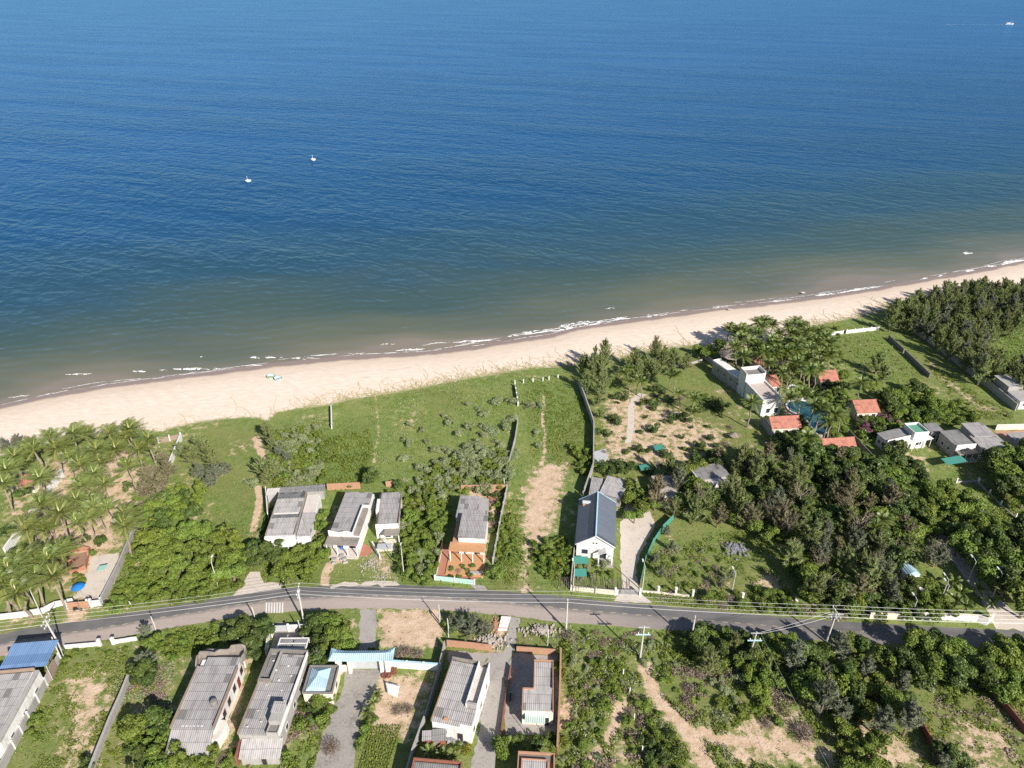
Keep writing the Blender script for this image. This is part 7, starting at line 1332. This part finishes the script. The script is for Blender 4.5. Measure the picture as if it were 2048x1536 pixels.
# ---- labels: each plant is told apart by the landmark it grows by and its order from it
MARKS = [(n, P(*q)[:2]) for n, q in {'the blue carport': (70, 1300), 'the scalloped house': (415, 1400), 'the stepped grey house': (545, 1390), 'the sky-blue gatehouse': (722, 1310), 'the terrace-strip house': (925, 1400), 'the L-shaped house': (1080, 1380), 'the twin-gabled house': (590, 1040), 'the wavy-parapet house': (700, 1040), 'the low-parapet house': (780, 1030), 'the orange-porch house': (940, 1080), 'the white gabled house': (1190, 1070), 'the pinkish outbuilding': (1330, 985), 'the half-hidden house': (1430, 960), 'the curved-roof block': (1820, 1150), 'the resort tower': (1515, 760), 'the large pool': (1615, 835), 'the thatched hut': (1461, 720), 'the thatched parasol': (1468, 878), 'the green roof terrace': (1835, 870), 'the white-parapet house': (1915, 890), 'the cement hut': (2020, 775), 'the meadow wall stub': (664, 840), 'the overgrown wall': (1025, 890), 'the brick ruin': (130, 1130), 'the orange grove gate': (160, 1215), 'the red hut roof': (58, 965), 'the beach-corner wall': (355, 890), 'the double-crossarm pole': (1652, 1270), 'the long crossarm pole': (1497, 1310), 'the blue crossarm pole': (1280, 1310), 'the rubbish heap': (1470, 1098), 'the rusty wall': (1855, 1475), 'the cream roadside wall': (1860, 1240), 'the garden path': (1262, 840), 'the white-posted fence': (1965, 1030), 'the long pale lot wall': (230, 1440), 'the resort beach wall': (1690, 668), 'the long shaded wall': (1900, 720), 'the zebra stripes': (548, 1215), 'the ploughed beds': (775, 1490), 'the marker posts': (1262, 1420), 'the meadow path': (500, 850)}.items()]
ORDW = ['', 'second', 'third', 'fourth', 'fifth', 'sixth', 'seventh', 'eighth', 'ninth', 'tenth', 'eleventh', 'twelfth', 'thirteenth', 'fourteenth', 'fifteenth', 'sixteenth', 'seventeenth', 'eighteenth', 'nineteenth', 'twentieth', 'twenty-first', 'twenty-second', 'twenty-third', 'twenty-fourth', 'twenty-fifth', 'twenty-sixth', 'twenty-seventh', 'twenty-eighth', 'twenty-ninth', 'thirtieth']
def lab(plants):
    keyed = {}
    for i, (kd, x, y, r, h) in enumerate(plants):
        dd = [((x - m[0]) ** 2 + (y - m[1]) ** 2) ** .5 for _, m in MARKS]; j = int(np.argmin(dd)); dx, dy = x - MARKS[j][1][0], y - MARKS[j][1][1]
        side = ('seaward of' if dy > 0 else 'inland of') if abs(dy) > abs(dx) else ('on the resort side of' if dx > 0 else 'on the palm-grove side of')
        med = PROTO[kd][0][3] / PROTO[kd][0][2] * r; sz = 'small' if r < PROTO[kd][0][2] * .62 else 'large' if r > PROTO[kd][0][2] * 1.08 else ''
        keyed.setdefault((NAMES[kd][2], sz, side, MARKS[j][0]), []).append((dd[j], i))
    out = [None] * len(plants)
    for (nm, sz, side, mk_), l in keyed.items():
        for o_, (_, i) in enumerate(sorted(l)): out[i] = ' '.join((sz + ' ' + nm + ' ' + side + ' ' + mk_).split()) + (', %s out' % (ORDW[o_] if o_ < len(ORDW) else 'number %d' % (o_ + 1)) if o_ else (', first out' if len(l) > 1 else ''))
    return out
LIMIT = 285; over = set()
for cat_ in set(v[0] for v in NAMES.values()):
    idx = [i for i, q in enumerate(PLANTS) if NAMES[q[0]][0] == cat_]
    if len(idx) > LIMIT: idx.sort(key=lambda i: -PLANTS[i][3] * PLANTS[i][4] / (PLANTS[i][2] + 40) ** 2); over |= set(idx[LIMIT:])
UG = {}
for i in sorted(over):
    kd, x, y, r, h = PLANTS[i]; tr, cr, R0, H0 = PROTO[kd][PR.integers(len(PROTO[kd]))]
    co = np.empty(len(cr.vertices) * 3, np.float32); cr.vertices.foreach_get('co', co); co = co.reshape(-1, 3); a_ = PR.uniform(0, 6.28); c_, s_ = math.cos(a_), math.sin(a_); sx = r / R0
    w = np.stack(((co[:, 0] * c_ - co[:, 1] * s_) * sx + x, (co[:, 0] * s_ + co[:, 1] * c_) * sx + y, co[:, 2] * h / H0), 1); ti = np.empty(len(cr.polygons), np.float32); cr.attributes['tint'].data.foreach_get('value', ti)
    UG.setdefault(cr.materials[0].name, []).append((w, ti))
def stuff_mesh(name, parts):
    """parts: [(V, tint, material)] of 4-corner leaves -> one stuff object with several material slots"""
    V = np.concatenate([q[0] for q in parts]); F = np.arange(len(V)).reshape(-1, 4); me = mesh_np(name, V, F, None, np.concatenate([q[1] for q in parts])); mi = []
    for j, q in enumerate(parts): me.materials.append(q[2]); mi.append(np.full(len(q[1]), j, np.int32))
    me.polygons.foreach_set('material_index', np.concatenate(mi)); return tag(link(name, me), kind='stuff')
if UG: stuff_mesh('undergrowth', [(np.concatenate([q[0] for q in l]), np.concatenate([q[1] for q in l]), bpy.data.materials[m_]) for m_, l in UG.items()])
PLANTS = [q for i, q in enumerate(PLANTS) if i not in over]
GROUP = {'palm': 'coconut palms', 'tree': 'trees', 'bush': 'bushes', 'shrub': 'shrubs'}
for (kd, x, y, r, h), lb in zip(PLANTS, lab(PLANTS)):
    nm, cat, desc = NAMES[kd]; tr, cr, R0, H0 = PROTO[kd][PR.integers(len(PROTO[kd]))]; sxy, szz = r / R0, h / H0
    if kd in ('palm', 'windpalm'): sxy = r / R0; szz = .5 * (h / H0 + sxy)
    rot = PR.uniform(0, 6.283) if kd != 'windpalm' else PR.normal(0, .25)
    if tr is None: o = link(nm, cr, None, (x, y, 0)); o.rotation_euler.z = rot
    else:
        o = empty(nm, (x, y, 0), rot); link('trunk', tr, o); link('crown', cr, o)
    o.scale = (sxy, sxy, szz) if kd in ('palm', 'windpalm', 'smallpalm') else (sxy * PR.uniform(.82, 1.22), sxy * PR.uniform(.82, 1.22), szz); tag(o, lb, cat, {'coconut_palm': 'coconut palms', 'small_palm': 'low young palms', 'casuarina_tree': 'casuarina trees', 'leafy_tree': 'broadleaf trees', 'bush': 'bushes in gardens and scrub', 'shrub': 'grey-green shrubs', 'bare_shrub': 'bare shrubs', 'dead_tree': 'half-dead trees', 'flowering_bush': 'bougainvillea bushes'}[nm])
print('PLANTS', len(PLANTS), {k_: sum(1 for q in PLANTS if q[0] == k_) for k_ in PROTO})
# ================================================================ ground cover (stuff)
def in_px(x, y, poly): q = PX(np.stack((x, y, np.zeros_like(x)), 1)); return sdist(q[:, 0], q[:, 1], poly) > 0
off_arr = gd
gi = lambda arr, x, y: arr[np.clip(np.searchsorted(gy, y), 0, len(gy) - 1), np.clip(np.searchsorted(gx, x), 0, len(gx) - 1)]
rg = np.random.default_rng(21); n = 420000
x = rg.uniform(-125, 235, n); y = rg.uniform(60, 300, n); q = PX(np.stack((x, y, np.zeros(n)), 1)); ok = (q[:, 0] > -60) & (q[:, 0] < 2110) & (q[:, 1] < 1580)
x, y = x[ok], y[ok]; v_, b_, d_, l_ = gi(veg, x, y), gi(bare, x, y), gi(dry, x, y), gi(lush, x, y)
pat = fbm(x * .16, y * .16, 5); dens = np.clip((.30 + .5 * l_ + .35 * (pat - .5)) * np.clip(v_ / 2, 0, 1) * (1 - np.clip(b_ * 1.25, 0, 1)), 0, 1)
road_ok = ~((np.interp(x, RN[:, 0], RN[:, 1]) - .3 < y) & (y < np.interp(x, RF[:, 0], RF[:, 1]) + .3)); dens = np.maximum(dens, .045 * (b_ > .3) * np.clip(v_ / 2, 0, 1)); ok = (rg.random(len(x)) < dens) & road_ok & (fbm(x * .7, y * .7, 9) > .40 - .2 * l_)
for o in [o for o in COL.objects if o.get('kind') == 'structure' and o.name.split('.')[0] in ('driveway', 'lane', 'garden_path', 'yard', 'pool_deck', 'ruin_floor')]:
    vs = [v.co[:2] for v in o.data.vertices]; ok &= ~(sdist(x, y, vs[len(vs) // 2:]) > 0)
for ox, oy, cz, sz, a, b2_ in FP:
    dx, dy = x - ox, y - oy; lx, ly = dx * cz + dy * sz, -dx * sz + dy * cz; ok &= ~((lx > a[0]) & (lx < b2_[0]) & (ly > a[1]) & (ly < b2_[1]))
x, y, l_, d_ = x[ok], y[ok], l_[ok], d_[ok]; n = len(x); print('tufts', n)
s_ = rg.uniform(.25, .6, n) * (1 + .7 * l_); C = np.stack((x, y, s_ * .30), 1); Tn = np.stack((rg.normal(0, .5, n), rg.normal(0, .5, n), np.ones(n) * .9), 1); Nn = rg.normal(0, 1, (n, 3))
V, F = rhombi(C, Nn, s_, .38, rg, Tn, .05); V[:, 2] = np.maximum(V[:, 2], .005); ti = np.clip(.48 - .25 * l_ + .3 * (fbm(x * .25, y * .25, 15) - .5) * 2 + .25 * d_ + rg.normal(0, .16, n), 0, 1)
tag(link('meadow_grass', mesh_np('meadow_grass', V, F, LM['gras'], ti)), kind='stuff')
VINE = leaf_mat('creeping vine', [(.20, .24, .06), (.36, .36, .14), (.52, .46, .26)], .2)
# creeping beach vines: runners over the sand at the vegetation edge
rg = np.random.default_rng(33); Vs = []; Fs = []; Ti = []; line = [P(a, b_)[:2] for a, b_ in VEG[1:-4]]; seg = [np.linalg.norm(line[i + 1] - line[i]) for i in range(len(line) - 1)]; nv = 0
wt = np.array([(s__ * (.22 if VEG[1 + i][0] < 600 else 1.5 if VEG[1 + i][0] < 1180 else 1.3)) for i, s__ in enumerate(seg)]); wt /= wt.sum()
for _ in range(1500):
    i = rg.choice(len(seg), p=wt); p = line[i] + (line[i + 1] - line[i]) * rg.random() - N * rg.uniform(0, 1); ang = math.atan2(N[1], N[0]) + rg.normal(0, .85); L = rg.gamma(2.0, 1.9) + 1; st = .3; w_ = rg.uniform(.03, .06)
    for j in range(int(L / st)):
        ang += rg.normal(0, .16); d2_ = np.array((math.cos(ang), math.sin(ang))); s2 = np.array((-d2_[1], d2_[0])); p2 = p + d2_ * st
        Vs += [(*(p - s2 * w_), .03), (*(p + s2 * w_), .03), (*(p2 + s2 * w_), .035), (*(p2 - s2 * w_), .035)]; Fs.append((nv, nv + 1, nv + 2, nv + 3)); nv += 4; Ti.append(1.0)
        if rg.random() < .7:
            c = p + s2 * rg.normal(0, .12); a_ = rg.uniform(0, 6.28); l2 = rg.uniform(.08, .16); e1 = np.array((math.cos(a_), math.sin(a_))) * l2; e2 = np.array((-e1[1], e1[0])) * .7
            Vs += [(*(c - e1), .06), (*(c + e2), .1), (*(c + e1), .06), (*(c - e2), .1)]; Fs.append((nv, nv + 1, nv + 2, nv + 3)); nv += 4; Ti.append(rg.uniform(.4, .9))
        p = p2
Vs = np.array(Vs); Vs[:, 2] += np.interp(off_land(Vs[:, 0], Vs[:, 1]), [0, 16], [SEA_Z, 0]) * 0 + np.where(off_land(Vs[:, 0], Vs[:, 1]) < 16, SEA_Z * (1 - np.clip(off_land(Vs[:, 0], Vs[:, 1]) / 16, 0, 1)) ** 1.6, 0)
tag(link('beach_vines', mesh_np('beach_vines', Vs, np.array(Fs), VINE, np.array(Ti))), kind='stuff')
# ploughed rows of low crop plants
rg = np.random.default_rng(6); A, B_, C_2, D = [P(*q_) for q_ in ((742, 1452), (805, 1452), (775, 1545), (715, 1545))]; Cc = []
for i in range(13):
    for j in range(26):
        for _ in range(7): u, v = (i + .5) / 13 + rg.normal(0, .012), (j + .5) / 26 + rg.normal(0, .012); Cc.append(A * (1 - u) * (1 - v) + B_ * u * (1 - v) + C_2 * u * v + D * (1 - u) * v + (0, 0, rg.uniform(.05, .4)))
Cc = np.array(Cc); V, F = rhombi(Cc, rg.normal(0, 1, Cc.shape) + (0, 0, .6), rg.uniform(.15, .35, len(Cc)), .5, rg); tag(link('crop_rows', mesh_np('crop_rows', V, F, LM['lite'], rg.random(len(Cc)))), kind='stuff')

# knee-high weeds on the waste ground
rg = np.random.default_rng(44); parts = []
WEEDS = [([(1120,1270),(1260,1262),(1420,1262),(1600,1330),(1700,1420),(1760,1560),(1100,1560)], 42000, ('mid', 'lite', 'grey', 'lite', 'twig'), .8), ([(1285,1110),(1480,1060),(1600,1130),(1700,1235),(1400,1225),(1280,1190)], 9000, ('lite', 'mid', 'twig'), .45), ([(790,975),(905,960),(890,1090),(868,1165),(800,1165)], 5000, ('mid', 'lite'), .6), ([(220,1215),(260,1090),(480,1090),(640,1150),(470,1185)], 7000, ('mid', 'lite'), .6), ([(1000,1000),(1050,1000),(1060,1180),(980,1170)], 3500, ('lite', 'mid'), .4), ([(230,1360),(350,1320),(345,1440),(250,1560),(200,1560)], 6000, ('lite', 'twig', 'grey'), .3), ([(70,1310),(255,1295),(250,1370),(190,1560),(60,1560)], 7000, ('lite', 'mid', 'gras'), .3), ([(1700,1370),(2060,1340),(2060,1560),(1700,1560)], 9000, ('lite', 'twig', 'mid'), .35), ([(560,1390),(690,1390),(640,1560),(480,1560)], 4000, ('mid', 'lite', 'twig'), .4), ([(640,880),(740,860),(760,960),(650,970)], 7000, ('lite', 'mid'), .8), ([(1050,780),(1180,780),(1180,950),(1100,930)], 4000, ('lite', 'mid'), .35), ([(1845,715),(1960,790),(2050,840),(1930,840)], 3500, ('lite', 'mid'), .4), ([(740,800),(1030,750),(1030,960),(880,1000),(730,980)], 9000, ('lite', 'grey', 'gras'), .25), ([(1050,760),(1170,790),(1185,900),(1060,930)], 3000, ('lite', 'gras'), .25), ([(1940,960),(2060,1010),(2060,1090),(1990,1060)], 2500, ('lite', 'mid'), .5), ([(530,850),(670,830),(660,970),(530,975)], 5000, ('lite', 'grey', 'mid'), .5), ([(320,1260),(450,1250),(420,1300),(330,1310)], 2500, ('mid', 'lite'), .5), ([(0,895),(170,872),(300,880),(290,925),(0,935)], 3500, ('lite', 'mid', 'gras'), .35)]
for pl, n, mats, hh in WEEDS:
    w = np.array(wpoly(pl)); lo, hi = w.min(0), w.max(0); x = rg.uniform(lo[0], hi[0], n * 4); y = rg.uniform(lo[1], hi[1], n * 4); cl = fbm(x * .45, y * .45, 3); fine = noise2(x * 1.6, y * 1.6, 8)
    ok = (sdist(x, y, w) > 0) & (cl > .46) & (fine > .25) & (gi(bare, x, y) < .5 + .35 * (cl - .5)) & ~((np.interp(x, RN[:, 0], RN[:, 1]) - .3 < y) & (y < np.interp(x, RF[:, 0], RF[:, 1]) + .3))
    for o in [o for o in COL.objects if o.get('kind') == 'structure' and o.name.split('.')[0] in ('driveway', 'lane', 'garden_path', 'yard', 'ruin_floor')]:
        vs = [v.co[:2] for v in o.data.vertices]; ok &= ~(sdist(x, y, vs[len(vs) // 2:]) > 0)
    for ox, oy, cz, sz, a, b2_ in FP:
        dx, dy = x - ox, y - oy; lx, ly = dx * cz + dy * sz, -dx * sz + dy * cz; ok &= ~((lx > a[0]) & (lx < b2_[0]) & (ly > a[1]) & (ly < b2_[1]))
    x, y, cl = x[ok][:n], y[ok][:n], cl[ok][:n]; m_ = len(x); kind = np.clip((fbm(x * .2, y * .2, 12) * 2.2 - .6) * len(mats), 0, len(mats) - .01).astype(int)
    z = np.abs(rg.normal(0, .5, m_)) * hh * np.clip((cl - .42) * 5, .2, 1.5) + .06; C = np.stack((x, y, z), 1); V, F = rhombi(C, rg.normal(0, .8, (m_, 3)) + (0, 0, .5), rg.uniform(.22, .48, m_), .42, rg, rg.normal(0, .6, (m_, 3)) + (0, 0, .7), .1); V[:, 2] = np.maximum(V[:, 2], .005); V = V.reshape(-1, 4, 3); ti = np.clip(.5 + .35 * (cl - .55) + rg.normal(0, .2, m_), 0, 1)
    for j in range(len(mats)): parts.append((V[kind == j].reshape(-1, 3), ti[kind == j], LM[mats[j]]))
bm_ = {}
for v, t_, m_ in parts: bm_.setdefault(m_.name, []).append((v, t_))
stuff_mesh('weeds', [(np.concatenate([q[0] for q in l]), np.concatenate([q[1] for q in l]), bpy.data.materials[m_]) for m_, l in bm_.items()])

# scraps of litter on verges and waste ground
rg = np.random.default_rng(58); parts = []
LIT = [(WH, 150), (weathered('faded blue scrap', (.25, .38, .5), (.3, .3, .3), .4, 3), 26), (weathered('brown scrap', (.2, .15, .11), (.1, .08, .06), .5, 3), 70)]
for mt, n in LIT:
    x = rg.uniform(-110, 190, n * 6); y = rg.uniform(75, 235, n * 6); q = PX(np.stack((x, y, np.zeros_like(x)), 1)); nearroad = np.abs(y - np.interp(x, RN[:, 0], RN[:, 1]) - 4) < 16
    ok = (q[:, 0] > 0) & (q[:, 0] < 2048) & (q[:, 1] < 1536) & ((gi(veg, x, y) > -6) & (gi(off_arr, x, y) > 14)) & (nearroad | (rg.random(len(x)) < .35)) & ~((np.interp(x, RN[:, 0], RN[:, 1]) - .2 < y) & (y < np.interp(x, RF[:, 0], RF[:, 1]) + .2))
    for ox, oy, cz, sz, a, b2_ in FP:
        dx, dy = x - ox, y - oy; lx, ly = dx * cz + dy * sz, -dx * sz + dy * cz; ok &= ~((lx > a[0] - .3) & (lx < b2_[0] + .3) & (ly > a[1] - .3) & (ly < b2_[1] + .3))
    x, y = x[ok][:n], y[ok][:n]; C = np.stack((x, y, np.full(len(x), .10)), 1); V, F = rhombi(C, rg.normal(0, .35, C.shape) + (0, 0, 1), rg.uniform(.14, .42, len(x)), rg.uniform(.5, 1, len(x)), rg, None, .25); parts.append((V, np.zeros(len(x)), mt))
stuff_mesh('litter', parts)
